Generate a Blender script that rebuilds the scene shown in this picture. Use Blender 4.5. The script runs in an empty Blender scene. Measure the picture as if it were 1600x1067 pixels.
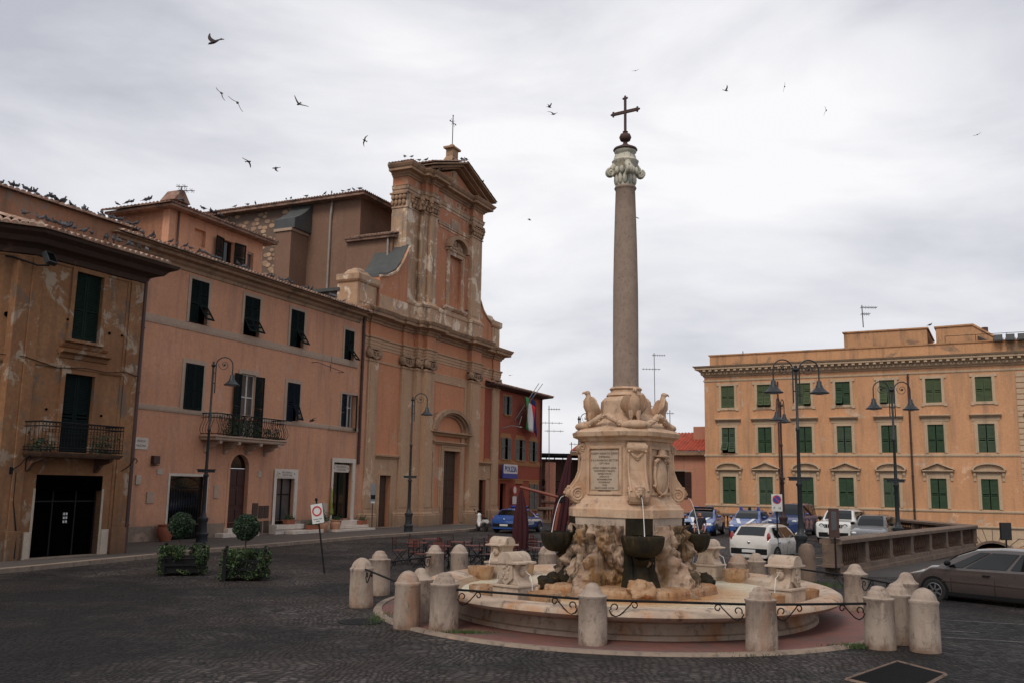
import bpy, bmesh, math, random
from mathutils import Vector, Matrix, noise
random.seed(7)
S = bpy.context.scene
COL = S.collection
PI = math.pi
# ------------------------------------------------------------------ camera
FPX, PITCH, ROLL, CAMH = 1441.0, 0.1565, 0.0174, 2.7
cp, sp, cr, sr = math.cos(PITCH), math.sin(PITCH), math.cos(ROLL), math.sin(ROLL)
cam_d = bpy.data.cameras.new('camera'); cam = bpy.data.objects.new('camera', cam_d); COL.objects.link(cam)
cam_d.sensor_width = 36; cam_d.sensor_fit = 'HORIZONTAL'; cam_d.lens = 36 * FPX / 1600
cam_d.clip_start = 0.1; cam_d.clip_end = 5000
Rt, Up, Fw = Vector((1, 0, 0)), Vector((0, -sp, cp)), Vector((0, cp, sp))
cx_, cy_ = Rt * cr + Up * sr, Rt * -sr + Up * cr
m = Matrix.Identity(4)
for i in range(3):
    m[i][0], m[i][1], m[i][2] = cx_[i], cy_[i], -Fw[i]
m[2][3] = CAMH
cam.matrix_world = m
S.camera = cam
# ------------------------------------------------------------------ world
W = bpy.data.worlds.new('World'); S.world = W; W.use_nodes = True
nt = W.node_tree; nt.nodes.clear()
def N(nt, t, **k):
    n = nt.nodes.new(t)
    for a, b in k.items():
        if a == 'inp':
            for i, v in b.items(): n.inputs[i].default_value = v
        else: setattr(n, a, b)
    return n
SUN_EL, SUN_AZ = math.radians(48), math.radians(205)   # azimuth measured clockwise from +Y
sky = N(nt, 'ShaderNodeTexSky', sky_type='NISHITA', sun_disc=False)
sky.sun_elevation = SUN_EL; sky.sun_rotation = SUN_AZ; sky.dust_density = 4
bg1 = N(nt, 'ShaderNodeBackground', inp={1: 0.1}); nt.links.new(sky.outputs[0], bg1.inputs[0])
tc = N(nt, 'ShaderNodeTexCoord')
mp = N(nt, 'ShaderNodeMapping'); mp.inputs['Scale'].default_value = (1.0, 1.0, 3.2); mp.inputs['Location'].default_value = (0.35, 0.1, 0.2)
nt.links.new(tc.outputs['Generated'], mp.inputs[0])
n1 = N(nt, 'ShaderNodeTexNoise', inp={'Scale': 2.3, 'Detail': 9, 'Roughness': 0.52, 'Distortion': 0.35}); nt.links.new(mp.outputs[0], n1.inputs['Vector'])
n2 = N(nt, 'ShaderNodeTexNoise', inp={'Scale': 0.9, 'Detail': 3, 'Roughness': 0.5}); nt.links.new(mp.outputs[0], n2.inputs['Vector'])
# a bright break in the overcast to the right of the middle, high up
dp = N(nt, 'ShaderNodeVectorMath', operation='DOT_PRODUCT'); nt.links.new(tc.outputs['Generated'], dp.inputs[0])
bd = (Fw * 1441 + Rt * 60 + Up * 420).normalized(); dp.inputs[1].default_value = bd
mr = N(nt, 'ShaderNodeMapRange', inp={1: 0.80, 2: 1.0, 3: -0.03, 4: 0.11}); mr.interpolation_type = 'SMOOTHSTEP'; nt.links.new(dp.outputs['Value'], mr.inputs[0])
a1 = N(nt, 'ShaderNodeMath', operation='MULTIPLY_ADD', inp={1: 0.85}); nt.links.new(n1.outputs[0], a1.inputs[0])
a2 = N(nt, 'ShaderNodeMath', operation='MULTIPLY', inp={1: 0.15}); nt.links.new(n2.outputs[0], a2.inputs[0])
nt.links.new(a2.outputs[0], a1.inputs[2])
a3 = N(nt, 'ShaderNodeMath', operation='ADD'); nt.links.new(a1.outputs[0], a3.inputs[0]); nt.links.new(mr.outputs[0], a3.inputs[1])
rp = N(nt, 'ShaderNodeValToRGB'); e = rp.color_ramp.elements
e[0].position = 0.0; e[0].color = (0.44, 0.45, 0.50, 1); e[1].position = 1.0; e[1].color = (0.82, 0.815, 0.825, 1)
k = e.new(0.3); k.color = (0.55, 0.555, 0.60, 1); k = e.new(0.6); k.color = (0.68, 0.68, 0.71, 1)
a4 = N(nt, 'ShaderNodeMapRange', inp={1: 0.39, 2: 0.70}); nt.links.new(a3.outputs[0], a4.inputs[0]); nt.links.new(a4.outputs[0], rp.inputs[0])
bg2 = N(nt, 'ShaderNodeBackground', inp={1: 1.0}); nt.links.new(rp.outputs[0], bg2.inputs[0])
mx = N(nt, 'ShaderNodeMixShader', inp={0: 0.94}); nt.links.new(bg1.outputs[0], mx.inputs[1]); nt.links.new(bg2.outputs[0], mx.inputs[2])
wo = N(nt, 'ShaderNodeOutputWorld'); nt.links.new(mx.outputs[0], wo.inputs[0])
sd = bpy.data.lights.new('sun', 'SUN'); sd.energy = 1.3; sd.angle = math.radians(24); sd.color = (1, 0.9, 0.78)
so = bpy.data.objects.new('sun', sd); COL.objects.link(so)
sdir = Vector((math.sin(SUN_AZ) * math.cos(SUN_EL), math.cos(SUN_AZ) * math.cos(SUN_EL), math.sin(SUN_EL)))
so.rotation_euler = (-sdir).to_track_quat('-Z', 'Y').to_euler(); so.location = (0, 0, 60)
S.view_settings.view_transform = 'Standard'; S.view_settings.look = 'None'; S.view_settings.exposure = 0.3; S.view_settings.gamma = 1
# ------------------------------------------------------------------ pixel helpers (photo pixel + real height or distance -> point)
def ray(px, py):
    X, Y = px - 800, py - 533.5
    x, y = cr * X + sr * Y, -sr * X + cr * Y
    return Vector((x, cp * FPX + sp * y, sp * FPX - cp * y))
def G(px, py, z=0.0):
    d = ray(px, py); t = (z - CAMH) / d.z
    return Vector((d.x * t, d.y * t, z))
def at(px, py, dist):
    d = ray(px, py).normalized(); return Vector((0, 0, CAMH)) + d * dist
# ------------------------------------------------------------------ materials
MATS = {}
def newmat(name):
    mt = bpy.data.materials.new(name); mt.use_nodes = True; n = mt.node_tree; b = n.nodes['Principled BSDF']; MATS[name] = mt
    return mt, n, b
def c4(c): return (c[0], c[1], c[2], 1)
def coords(n, obj=False):
    if obj: return N(n, 'ShaderNodeTexCoord').outputs['Object']
    return N(n, 'ShaderNodeNewGeometry').outputs['Position']
def mixc(n, f, a, b, mode='MIX'):
    x = N(n, 'ShaderNodeMix', data_type='RGBA', blend_type=mode)
    for idx, v in ((0, f), (6, a), (7, b)):
        if hasattr(v, 'links') or isinstance(v, bpy.types.NodeSocket): n.links.new(v, x.inputs[idx])
        else: x.inputs[idx].default_value = v if idx == 0 else c4(v)
    return x.outputs[2]
def noisef(n, vec, scale, detail=4, rough=.6, sc=(1, 1, 1), lo=.4, hi=.6, dist=0):
    mpn = N(n, 'ShaderNodeMapping'); mpn.inputs['Scale'].default_value = sc; n.links.new(vec, mpn.inputs[0])
    t = N(n, 'ShaderNodeTexNoise', inp={'Scale': scale, 'Detail': detail, 'Roughness': rough, 'Distortion': dist}); n.links.new(mpn.outputs[0], t.inputs['Vector'])
    r = N(n, 'ShaderNodeMapRange', inp={1: lo, 2: hi}); n.links.new(t.outputs[0], r.inputs[0])
    return r.outputs[0]
def bump(n, b, h, strength=.4, dist=.02, prev=None):
    bp = N(n, 'ShaderNodeBump', inp={'Strength': strength, 'Distance': dist}); n.links.new(h, bp.inputs['Height'])
    if prev: n.links.new(prev, bp.inputs['Normal'])
    n.links.new(bp.outputs[0], b.inputs['Normal']); return bp.outputs[0]
def pm(name, c1, c2=None, scale=1.5, rough=.8, metal=0, bs=.25, bscale=18, bd=.02, obj=False, spec=None, coat=0):
    mt, n, b = newmat(name); v = coords(n, obj)
    c2 = c2 or tuple(x * .72 for x in c1)
    f = noisef(n, v, scale, 6, .65, lo=.3, hi=.7)
    f2 = noisef(n, v, scale * 9, 4, .7, lo=.3, hi=.7)
    col = mixc(n, f, c1, c2)
    col = mixc(n, f2, col, tuple(x * .82 for x in c2), 'MIX') if False else col
    dk = N(n, 'ShaderNodeMapRange', inp={1: 0, 2: 1, 3: .86, 4: 1.1}); n.links.new(f2, dk.inputs[0])
    cm = N(n, 'ShaderNodeVectorMath', operation='SCALE'); n.links.new(col, cm.inputs[0]); n.links.new(dk.outputs[0], cm.inputs['Scale'])
    n.links.new(cm.outputs[0], b.inputs['Base Color'])
    b.inputs['Roughness'].default_value = rough; b.inputs['Metallic'].default_value = metal
    if spec is not None: b.inputs['Specular IOR Level'].default_value = spec
    b.inputs['Coat Weight'].default_value = coat
    if bs: bump(n, b, noisef(n, v, bscale, 5, .7, lo=0, hi=1), bs, bd)
    return mt
def stucco(name, base, alt, patch=None, slo=.52, plo=.56, phi=.6, stain=(.1, .08, .07), st=.5, pscale=.55, bs=.35, p2=None, obj=False):
    """painted plaster: mottled paint, peeled patches with their own edge, rain streaks"""
    mt, n, b = newmat(name); v = coords(n, obj)
    col = mixc(n, noisef(n, v, .45, 7, .62, lo=.35, hi=.65), base, alt)
    fine = noisef(n, v, 7, 5, .7, lo=.25, hi=.8)
    col = mixc(n, fine, col, tuple(x * .78 for x in alt), 'MIX')
    if patch:
        f = noisef(n, v, pscale, 9, .68, lo=plo, hi=phi, dist=.6)
        col = mixc(n, f, col, patch)
        hgt = f
    if p2:
        col = mixc(n, noisef(n, v, pscale * 1.7, 9, .7, sc=(1, 1, .6), lo=plo + .02, hi=phi + .02, dist=.4), col, p2)
    sf = noisef(n, v, 1.6, 6, .7, sc=(1, 1, .12), lo=slo, hi=slo + .24)
    sm = N(n, 'ShaderNodeMath', operation='MULTIPLY', inp={1: st}); n.links.new(sf, sm.inputs[0])
    col = mixc(n, sm.outputs[0], col, stain)
    n.links.new(col, b.inputs['Base Color']); b.inputs['Roughness'].default_value = .9; b.inputs['Specular IOR Level'].default_value = .2
    pv = bump(n, b, noisef(n, v, 22, 6, .75, lo=0, hi=1), bs, .02)
    if patch: bump(n, b, f, .35, -.03, pv)
    return mt
# stone / plaster
M_pink = stucco('pink plaster', (.68, .355, .22), (.58, .29, .175), slo=.48, patch=(.52, .32, .23), plo=.60, phi=.70, stain=(.30, .18, .13), st=.75, p2=(.70, .42, .29), bs=.4)
M_pinkbase = stucco('grey dado plaster', (.30, .22, .17), (.23, .17, .13), patch=(.36, .25, .19), stain=(.12, .1, .09))
M_trim = stucco('pale trim plaster', (.50, .37, .28), (.44, .32, .24), stain=(.25, .2, .16), st=.5, bs=.2)
M_dark = stucco('ochre peeling plaster', (.38, .205, .10), (.25, .12, .06), patch=(.38, .29, .21), plo=.55, phi=.60, stain=(.16, .09, .055), st=.85, pscale=1.0, p2=(.17, .12, .085), bs=.8)
M_parapet = stucco('ochre parapet plaster', (.42, .21, .12), (.33, .165, .10), patch=(.25, .19, .15), plo=.54, phi=.62, stain=(.12, .09, .07), st=.8)
M_chwall = stucco('orange church plaster', (.64, .29, .165), (.57, .25, .135), patch=(.48, .31, .22), plo=.60, phi=.64, stain=(.25, .14, .09), st=.55)
M_chstone = stucco('tan church stucco', (.56, .365, .23), (.48, .30, .185), patch=(.62, .46, .33), plo=.58, phi=.63, stain=(.22, .15, .1), st=.6)
M_chup = stucco('weathered upper stucco', (.58, .40, .27), (.46, .30, .19), patch=(.68, .56, .44), plo=.53, phi=.57, stain=(.14, .09, .065), st=.95, pscale=.8, p2=(.33, .25, .19), bs=.6)
M_chupw = stucco('weathered orange stucco', (.57, .26, .15), (.49, .215, .12), patch=(.52, .37, .27), plo=.56, phi=.62, stain=(.2, .12, .09), st=.85, pscale=.7)
M_cornice = stucco('stained cornice stucco', (.47, .31, .20), (.37, .235, .15), patch=(.20, .145, .105), plo=.56, phi=.66, stain=(.09, .07, .055), st=.8)
M_eave = stucco('dark stained timber eave', (.10, .06, .045), (.07, .045, .035), patch=(.2, .11, .07), plo=.62, phi=.7, stain=(.04, .03, .025), st=.5)
M_nave = stucco('brown nave plaster', (.27, .165, .115), (.22, .13, .09), patch=(.30, .19, .11), plo=.62, phi=.7, stain=(.12, .09, .07), st=.5)
M_red = stucco('red police plaster', (.37, .10, .062), (.31, .085, .053), stain=(.2, .07, .05), st=.4)
M_ochre = stucco('ochre band plaster', (.43, .22, .10), (.37, .18, .08), st=.35, bs=.15)
M_orange = stucco('orange palazzo plaster', (.72, .395, .215), (.63, .335, .18), slo=.46, patch=(.60, .43, .31), plo=.60, phi=.64, stain=(.34, .21, .13), st=.8, p2=(.74, .47, .30), bs=.3)  # stain streaks: grime plus ambient shade painted into the plaster colour
M_ostone = stucco('palazzo trim stone', (.64, .48, .33), (.55, .41, .28), stain=(.2, .15, .11), st=.6, bs=.2)
M_odirty = stucco('palazzo parapet plaster', (.66, .37, .2), (.54, .30, .16), patch=(.26, .18, .12), plo=.56, phi=.64, stain=(.12, .09, .07), st=.9)
M_salmon = stucco('salmon house plaster', (.60, .30, .2), (.52, .25, .17), st=.35)
def stone(name, c1, c2, vein, warm=(.5, .3, .16), wlo=.6, whi=.75, sc=1.6, bs=.5, obj=False, hol=True):
    mt, n, b = newmat(name); v = coords(n, obj)
    col = mixc(n, noisef(n, v, sc, 7, .65, lo=.35, hi=.65), c1, c2)
    col = mixc(n, noisef(n, v, sc * .9, 8, .7, sc=(1, 1, .35), lo=wlo, hi=whi, dist=.5), col, warm)
    f = noisef(n, v, sc * 4, 8, .75, sc=(1, 1, .5), lo=.53, hi=.68)
    col = mixc(n, f, col, vein)
    n.links.new(col, b.inputs['Base Color']); b.inputs['Roughness'].default_value = .82; b.inputs['Specular IOR Level'].default_value = .3
    pv = bump(n, b, noisef(n, v, 30, 6, .75, lo=0, hi=1), bs, .012)
    if hol:
        bump(n, b, noisef(n, v, 9, 4, .6, sc=(1, 1, 2), lo=.6, hi=.68), .5, -.015, pv)
    return mt
M_trav = stone('travertine', (.50, .405, .32), (.41, .31, .235), (.21, .16, .13), warm=(.42, .24, .13), wlo=.58, whi=.74)
M_ped = stone('warm pedestal marble', (.54, .39, .275), (.45, .29, .185), (.26, .18, .13), warm=(.42, .21, .10), wlo=.52, whi=.7, bs=.35)
M_insc = stone('inscription slab marble', (.45, .36, .275), (.39, .30, .23), (.28, .21, .16), warm=(.45, .3, .2), wlo=.62, whi=.8, bs=.2, hol=False)
M_letter = pm('cut letter shadow stone', (.14, .1, .08), bs=0)
M_granite = stone('grey granite shaft', (.31, .235, .185), (.25, .185, .145), (.15, .11, .09), warm=(.3, .2, .15), wlo=.6, whi=.8, sc=5, bs=.25, hol=False)
M_gcap = stone('verdigris stained marble', (.62, .56, .46), (.42, .44, .36), (.2, .23, .19), warm=(.5, .33, .2), wlo=.55, whi=.7, sc=4)
M_rock = stone('tufa rock', (.44, .33, .245), (.24, .155, .11), (.035, .025, .018), warm=(.22, .12, .045), wlo=.48, whi=.62, sc=1.5, bs=1.0)
M_moss = stone('wet mossy stone', (.010, .009, .007), (.030, .022, .010), (.005, .005, .005), warm=(.15, .085, .02), wlo=.60, whi=.70, sc=3, bs=.8)
M_moss.node_tree.nodes['Principled BSDF'].inputs['Roughness'].default_value = .7; M_moss.node_tree.nodes['Principled BSDF'].inputs['Specular IOR Level'].default_value = .15
M_rust = stone('iron stained travertine', (.40, .27, .17), (.30, .145, .06), (.08, .04, .02), warm=(.50, .41, .32), wlo=.55, whi=.7, sc=2.5)
M_balus = stone('grimy balustrade stone', (.19, .135, .10), (.13, .09, .068), (.055, .042, .035), warm=(.2, .125, .08), sc=1.2)
M_balb = stone('rusty grime balusters', (.13, .07, .042), (.07, .04, .028), (.03, .02, .017), warm=(.2, .08, .03), sc=3)
def splash(mt, c, h=.35, k=.8):
    n = mt.node_tree; b = n.nodes['Principled BSDF']; src = b.inputs['Base Color'].links[0].from_socket; v = coords(n, True)
    sp_ = N(n, 'ShaderNodeSeparateXYZ'); n.links.new(v, sp_.inputs[0]); f = noisef(n, coords(n), 5, 6, .7, lo=.2, hi=.8)
    a = N(n, 'ShaderNodeMath', operation='MULTIPLY_ADD', inp={1: .35}); n.links.new(f, a.inputs[0]); n.links.new(sp_.outputs[2], a.inputs[2])
    r = N(n, 'ShaderNodeMapRange', inp={1: .12, 2: h, 3: k, 4: 0}); n.links.new(a.outputs[0], r.inputs[0]); n.links.new(mixc(n, r.outputs[0], src, c), b.inputs['Base Color'])
M_bol = stone('bollard travertine', (.40, .325, .265), (.31, .24, .19), (.15, .115, .09), warm=(.30, .165, .10), wlo=.52, whi=.68, sc=1.5, bs=.6)
def wet(mt, c, sc=1.3, lo=.5, hi=.6, k=.9):
    n = mt.node_tree; b = n.nodes['Principled BSDF']; src = b.inputs['Base Color'].links[0].from_socket; f = noisef(n, coords(n), sc, 8, .72, sc=(1, 1, .3), lo=lo, hi=hi, dist=.8)
    m_ = N(n, 'ShaderNodeMath', operation='MULTIPLY', inp={1: k}); n.links.new(f, m_.inputs[0]); n.links.new(mixc(n, m_.outputs[0], src, c), b.inputs['Base Color'])
wet(M_rock, (.045, .034, .02), 1.5, .50, .57); wet(M_bol, (.20, .155, .125), 2.2, .52, .66, .7); wet(M_ped, (.24, .16, .11), 1.6, .54, .68, .6)
splash(M_bol, (.14, .075, .045))
M_basin = stone('stained basin travertine', (.50, .40, .31), (.36, .265, .20), (.11, .085, .07), warm=(.44, .22, .10), wlo=.5, whi=.66, sc=1.1, bs=.5)
splash(M_pink, (.25, .16, .12), 1.5, .7); splash(M_chstone, (.2, .14, .1), 1.8, .7); splash(M_dark, (.10, .065, .045), 2.2, .8)  # ochre townhouse plaster simply darkens towards its base
M_marble = stone('white marble step', (.62, .55, .48), (.55, .47, .4), (.4, .33, .28), sc=2, bs=.2, hol=False)
# metals / wood / misc
M_iron = pm('black wrought iron', (.008, .008, .009), rough=.7, metal=0, spec=.25, bs=.15, bscale=60, bd=.003)
M_lamp = pm('dark green grey lamp iron', (.016, .02, .024), (.03, .034, .038), rough=.5, metal=0, spec=.4, bs=.2, bscale=50, bd=.004)
M_lamprust = pm('rusty lamp iron', (.045, .02, .016), (.025, .018, .017), rough=.7, metal=0)
M_lens = pm('frosted lamp lens', (.45, .45, .43), rough=.3, bs=0)
M_rustcross = pm('rusted iron cross', (.11, .05, .04), (.06, .04, .035), rough=.75, metal=.2)
def slats(name, c1, c2, rough=.6):
    return pm(name, c1, c2, scale=3, rough=.85, spec=.12, bs=.2, bscale=30, bd=.004)
M_shdark = slats('near black green shutter paint', (.005, .010, .010), (.009, .016, .015))
M_shgreen = slats('weathered green shutter paint', (.014, .028, .020), (.010, .019, .014))
M_shpal = slats('palazzo green shutter paint', (.10, .13, .07), (.075, .10, .055))
M_shpal2 = slats('palazzo deep green shutter paint', (.055, .095, .055), (.04, .07, .042))
M_shpal3 = slats('faded palazzo shutter paint', (.08, .115, .075), (.06, .09, .06))
M_shgrey = slats('grey shutter paint', (.20, .20, .18), (.15, .15, .135))
M_shblue = slats('dark blue shutter paint', (.008, .013, .022), (.006, .010, .016))
M_wood = pm('dark brown door wood', (.065, .036, .023), (.045, .026, .017), scale=4, rough=.6, bs=.3, bscale=25, bd=.005)
M_wood2 = pm('wine red door wood', (.05, .014, .01), (.035, .01, .008), scale=4, rough=.45)
M_black = pm('painted dark interior', (.002, .002, .002), rough=1, bs=0, spec=0)  # near-black colour stands in for shade inside openings, gaps and holes
M_rubber = pm('tyre rubber', (.018, .018, .018), rough=.85, bs=0)
M_plasticb = pm('black plastic', (.010, .010, .011), rough=.6, bs=0, spec=.2)
M_white = pm('white painted wood', (.6, .57, .52), rough=.6)
M_cream = pm('cream panel', (.50, .42, .33), rough=.7)
M_terra = pm('terracotta', (.36, .12, .065), (.28, .09, .05), scale=4, rough=.85)
M_terra2 = pm('pale terracotta', (.48, .25, .15), (.36, .18, .11), scale=4, rough=.85)
M_pipe = pm('brown downpipe', (.09, .045, .035), (.06, .035, .03), rough=.6, metal=.2)
M_zinc = pm('pale zinc downpipe', (.36, .30, .26), rough=.5, metal=.2)
M_slate = pm('grey lead sheet', (.075, .08, .078), (.05, .055, .055), rough=.6)
M_metal = pm('grey galvanised metal', (.30, .30, .31), rough=.4, metal=.8, bs=0)
M_ant = pm('antenna metal', (.12, .12, .13), rough=.5, metal=.3, bs=0)
M_bird = pm('dark pigeon feathers', (.035, .036, .042), (.06, .06, .068), scale=12, rough=.8, bs=0, obj=True)
M_birdg = pm('grey pigeon feathers', (.11, .115, .13), (.05, .05, .06), scale=9, rough=.8, bs=0, obj=True)
M_birdf = pm('dark flight feathers', (.025, .018, .018), (.045, .03, .028), scale=12, rough=.8, bs=0, obj=True)
M_leaf = pm('dark hedge leaf', (.028, .055, .016), (.018, .04, .012), scale=8, rough=.6, bs=0)
M_leaf2 = pm('light hedge leaf', (.07, .11, .028), (.05, .09, .02), scale=8, rough=.6, bs=0)
M_leafd = pm('deep green topiary leaf', (.016, .042, .016), (.01, .03, .012), scale=8, rough=.6, bs=0)
M_leafb = pm('dry brown leaf', (.12, .05, .03), bs=0)
M_flower = pm('red geranium petals', (.35, .02, .03), (.25, .02, .03), bs=0)
M_bark = pm('thin bark', (.09, .06, .04), bs=.3)
M_grass = pm('weedy grass', (.05, .09, .02), (.035, .06, .015), bs=0)
M_parasol = pm('burgundy canvas', (.05, .005, .008), (.035, .004, .007), scale=6, rough=.9)
M_pwood = pm('red brown varnished pole', (.23, .055, .03), (.16, .04, .022), rough=.5)
M_seat = pm('red brown slat wood', (.13, .03, .02), (.08, .022, .016), scale=5, rough=.6)
M_yellow = pm('lime green cloth', (.30, .38, .05), bs=.1)
M_cloth = pm('beige tent canvas', (.45, .38, .32), bs=.1)
def flat(name, c, rough=.5, metal=0, coat=0):
    mt, n, b = newmat(name); v = coords(n)
    f = noisef(n, v, 30, 3, .6, lo=.2, hi=.8)
    n.links.new(mixc(n, f, c, tuple(x * .9 for x in c)), b.inputs['Base Color'])
    b.inputs['Roughness'].default_value = rough; b.inputs['Metallic'].default_value = metal; b.inputs['Coat Weight'].default_value = coat
    return mt
def paint(name, c, rough=.2):
    mt, n, b = newmat(name); v = coords(n, True)
    f = noisef(n, v, 1.2, 5, .6, sc=(1, 1, 2), lo=.3, hi=.7)
    n.links.new(mixc(n, f, c, tuple(x * .85 + .008 for x in c)), b.inputs['Base Color'])
    rr = N(n, 'ShaderNodeMapRange', inp={1: 0, 2: 1, 3: rough, 4: rough + .2}); n.links.new(noisef(n, v, 5, 5, .7, lo=.3, hi=.7), rr.inputs[0])
    n.links.new(rr.outputs[0], b.inputs['Roughness'])
    b.inputs['Coat Weight'].default_value = 1; b.inputs['Coat Roughness'].default_value = .04
    return mt
M_carw = paint('white car paint', (.58, .55, .5)); M_carblue = paint('police blue paint', (.018, .07, .26)); M_carblue2 = paint('deep police blue paint', (.014, .04, .15))
M_cargrey = paint('grey car paint', (.085, .085, .09)); M_carbrown = paint('taupe car paint', (.065, .05, .045), .25); M_carw2 = paint('bright white car paint', (.68, .68, .66))
M_chrome = flat('chrome trim', (.6, .6, .62), .15, 1); M_rim = flat('alloy rim', (.32, .32, .34), .35, .8)
M_head = flat('headlight glass', (.62, .64, .66), .08); M_tail = flat('red tail light', (.34, .02, .02), .15, coat=.6)
M_amber = flat('amber lamp', (.65, .22, .02), .3); M_blueL = flat('blue beacon lens', (.02, .05, .3), .2)
M_plate = flat('number plate', (.6, .6, .6), .5)
M_sblue = flat('sign blue', (.02, .06, .28), .4); M_swhite = flat('sign white', (.62, .62, .6), .45); M_sred = flat('sign red', (.5, .03, .035), .4); M_sblack = flat('sign black', (.015, .015, .015), .5)
M_fg = flat('flag green', (.01, .24, .07), .8); M_fw = flat('flag white', (.6, .6, .6), .8); M_fr = flat('flag red', (.6, .012, .02), .8); M_fb = flat('flag blue', (.015, .03, .16), .8)
M_skin = flat('skin', (.42, .19, .13), .5); M_navy = flat('navy shirt', (.008, .01, .022), .85); M_hair = flat('short greying hair', (.18, .12, .1), .8); M_short = flat('dark shorts', (.03, .03, .035), .85)
def glassm(name, c=(.02, .025, .028), rough=.06):
    mt, n, b = newmat(name); v = coords(n)
    n.links.new(mixc(n, noisef(n, v, .8, 3, .5, lo=.3, hi=.7), c, tuple(x * .5 for x in c)), b.inputs['Base Color'])
    b.inputs['Roughness'].default_value = rough; b.inputs['Specular IOR Level'].default_value = .6
    return mt
M_glass = glassm('dark window glass', (.004, .005, .005)); M_cglass = glassm('tinted car glass', (.006, .008, .008), .015); M_glassl = glassm('curtained window glass', (.10, .09, .085), .1)
def tilem(name, c1, c2, c3, sc=4.5):
    mt, n, b = newmat(name); v = coords(n)
    vo = N(n, 'ShaderNodeTexVoronoi', inp={'Scale': sc}); n.links.new(v, vo.inputs['Vector'])
    sep = N(n, 'ShaderNodeSeparateColor'); n.links.new(vo.outputs['Color'], sep.inputs[0])
    col = mixc(n, sep.outputs[0], c1, c2)
    col = mixc(n, noisef(n, v, 1.3, 7, .7, lo=.48, hi=.66), col, c3)
    n.links.new(col, b.inputs['Base Color']); b.inputs['Roughness'].default_value = .9
    bump(n, b, noisef(n, v, 20, 5, .7, lo=0, hi=1), .4, .02)
    return mt
M_tile = tilem('old clay roof tile', (.34, .17, .11), (.50, .36, .27), (.11, .08, .06))
M_tiled = tilem('dark clay roof tile', (.20, .10, .07), (.30, .19, .14), (.07, .055, .045))
M_tiler = tilem('bright red roof tile', (.42, .075, .035), (.33, .055, .03), (.2, .05, .03))
def rubble():
    mt, n, b = newmat('rubble masonry'); v = coords(n)
    mpn = N(n, 'ShaderNodeMapping'); mpn.inputs['Scale'].default_value = (1, 1, 1.6); n.links.new(v, mpn.inputs[0])
    ds = N(n, 'ShaderNodeTexVoronoi', feature='F1', inp={'Scale': 1.7, 'Randomness': .8}); n.links.new(mpn.outputs[0], ds.inputs['Vector'])
    d2 = N(n, 'ShaderNodeMapRange', inp={1: .38, 2: .52, 3: 1, 4: 0}); n.links.new(ds.outputs['Distance'], d2.inputs[0])
    sep = N(n, 'ShaderNodeSeparateColor'); n.links.new(ds.outputs['Color'], sep.inputs[0])
    st = mixc(n, sep.outputs[0], (.50, .33, .21), (.30, .19, .13))
    col = mixc(n, d2.outputs[0], (.15, .10, .075), st)
    n.links.new(col, b.inputs['Base Color']); b.inputs['Roughness'].default_value = .95
    bump(n, b, d2.outputs[0], .8, .06)
    return mt
M_rubble = rubble()
def cobble():
    mt, n, b = newmat('basalt cobbles'); v = coords(n)
    wn = N(n, 'ShaderNodeTexNoise', inp={'Scale': .5, 'Detail': 2}); n.links.new(v, wn.inputs['Vector'])
    wv = N(n, 'ShaderNodeVectorMath', operation='SCALE', inp={'Scale': 1.2}); n.links.new(wn.outputs['Color'], wv.inputs[0])
    va = N(n, 'ShaderNodeVectorMath', operation='ADD'); n.links.new(v, va.inputs[0]); n.links.new(wv.outputs[0], va.inputs[1])
    vo = N(n, 'ShaderNodeTexVoronoi', feature='F1', voronoi_dimensions='2D', inp={'Scale': 8.5, 'Randomness': .55}); n.links.new(va.outputs[0], vo.inputs['Vector'])
    ve = N(n, 'ShaderNodeTexVoronoi', feature='DISTANCE_TO_EDGE', voronoi_dimensions='2D', inp={'Scale': 8.5, 'Randomness': .55}); n.links.new(va.outputs[0], ve.inputs['Vector'])
    sep = N(n, 'ShaderNodeSeparateColor'); n.links.new(vo.outputs['Color'], sep.inputs[0])
    col = mixc(n, sep.outputs[0], (.12, .102, .094), (.026, .023, .022))
    col = mixc(n, noisef(n, v, .35, 6, .6, lo=.42, hi=.62), col, (.045, .034, .029))
    col = mixc(n, noisef(n, v, .16, 5, .6, lo=.44, hi=.56), col, (.017, .016, .016))
    jt = N(n, 'ShaderNodeMapRange', inp={1: .02, 2: .13}); n.links.new(ve.outputs['Distance'], jt.inputs[0])
    col = mixc(n, jt.outputs[0], (.008, .007, .007), col)
    n.links.new(col, b.inputs['Base Color'])
    rr = N(n, 'ShaderNodeMapRange', inp={1: 0, 2: 1, 3: .5, 4: .85}); n.links.new(sep.outputs[1], rr.inputs[0]); n.links.new(rr.outputs[0], b.inputs['Roughness'])
    b.inputs['Specular IOR Level'].default_value = .2
    h = N(n, 'ShaderNodeMapRange', inp={1: 0, 2: .35}); n.links.new(ve.outputs['Distance'], h.inputs[0]); h.interpolation_type = 'SMOOTHSTEP'
    pv = bump(n, b, h.outputs[0], 1.0, .045)
    ad = N(n, 'ShaderNodeMath', operation='MULTIPLY', inp={1: .02}); n.links.new(sep.outputs[2], ad.inputs[0])
    bump(n, b, noisef(n, v, 40, 4, .7, lo=0, hi=1), .3, .01, pv)
    return mt
M_cobble = cobble()
M_asph = pm('worn asphalt', (.05, .045, .042), (.036, .033, .031), scale=.4, rough=.9, bs=.4, bscale=60, bd=.01)
M_pave = pm('grey pavement slabs', (.085, .07, .06), (.06, .05, .043), scale=.5, rough=.8, bs=.3, bscale=30)
M_kerb = stone('kerb travertine', (.27, .21, .16), (.2, .15, .12), (.1, .08, .065), sc=1.2)
M_paint = pm('worn road paint', (.19, .18, .17), (.05, .046, .044), scale=3, rough=.8, bs=0)
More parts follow.
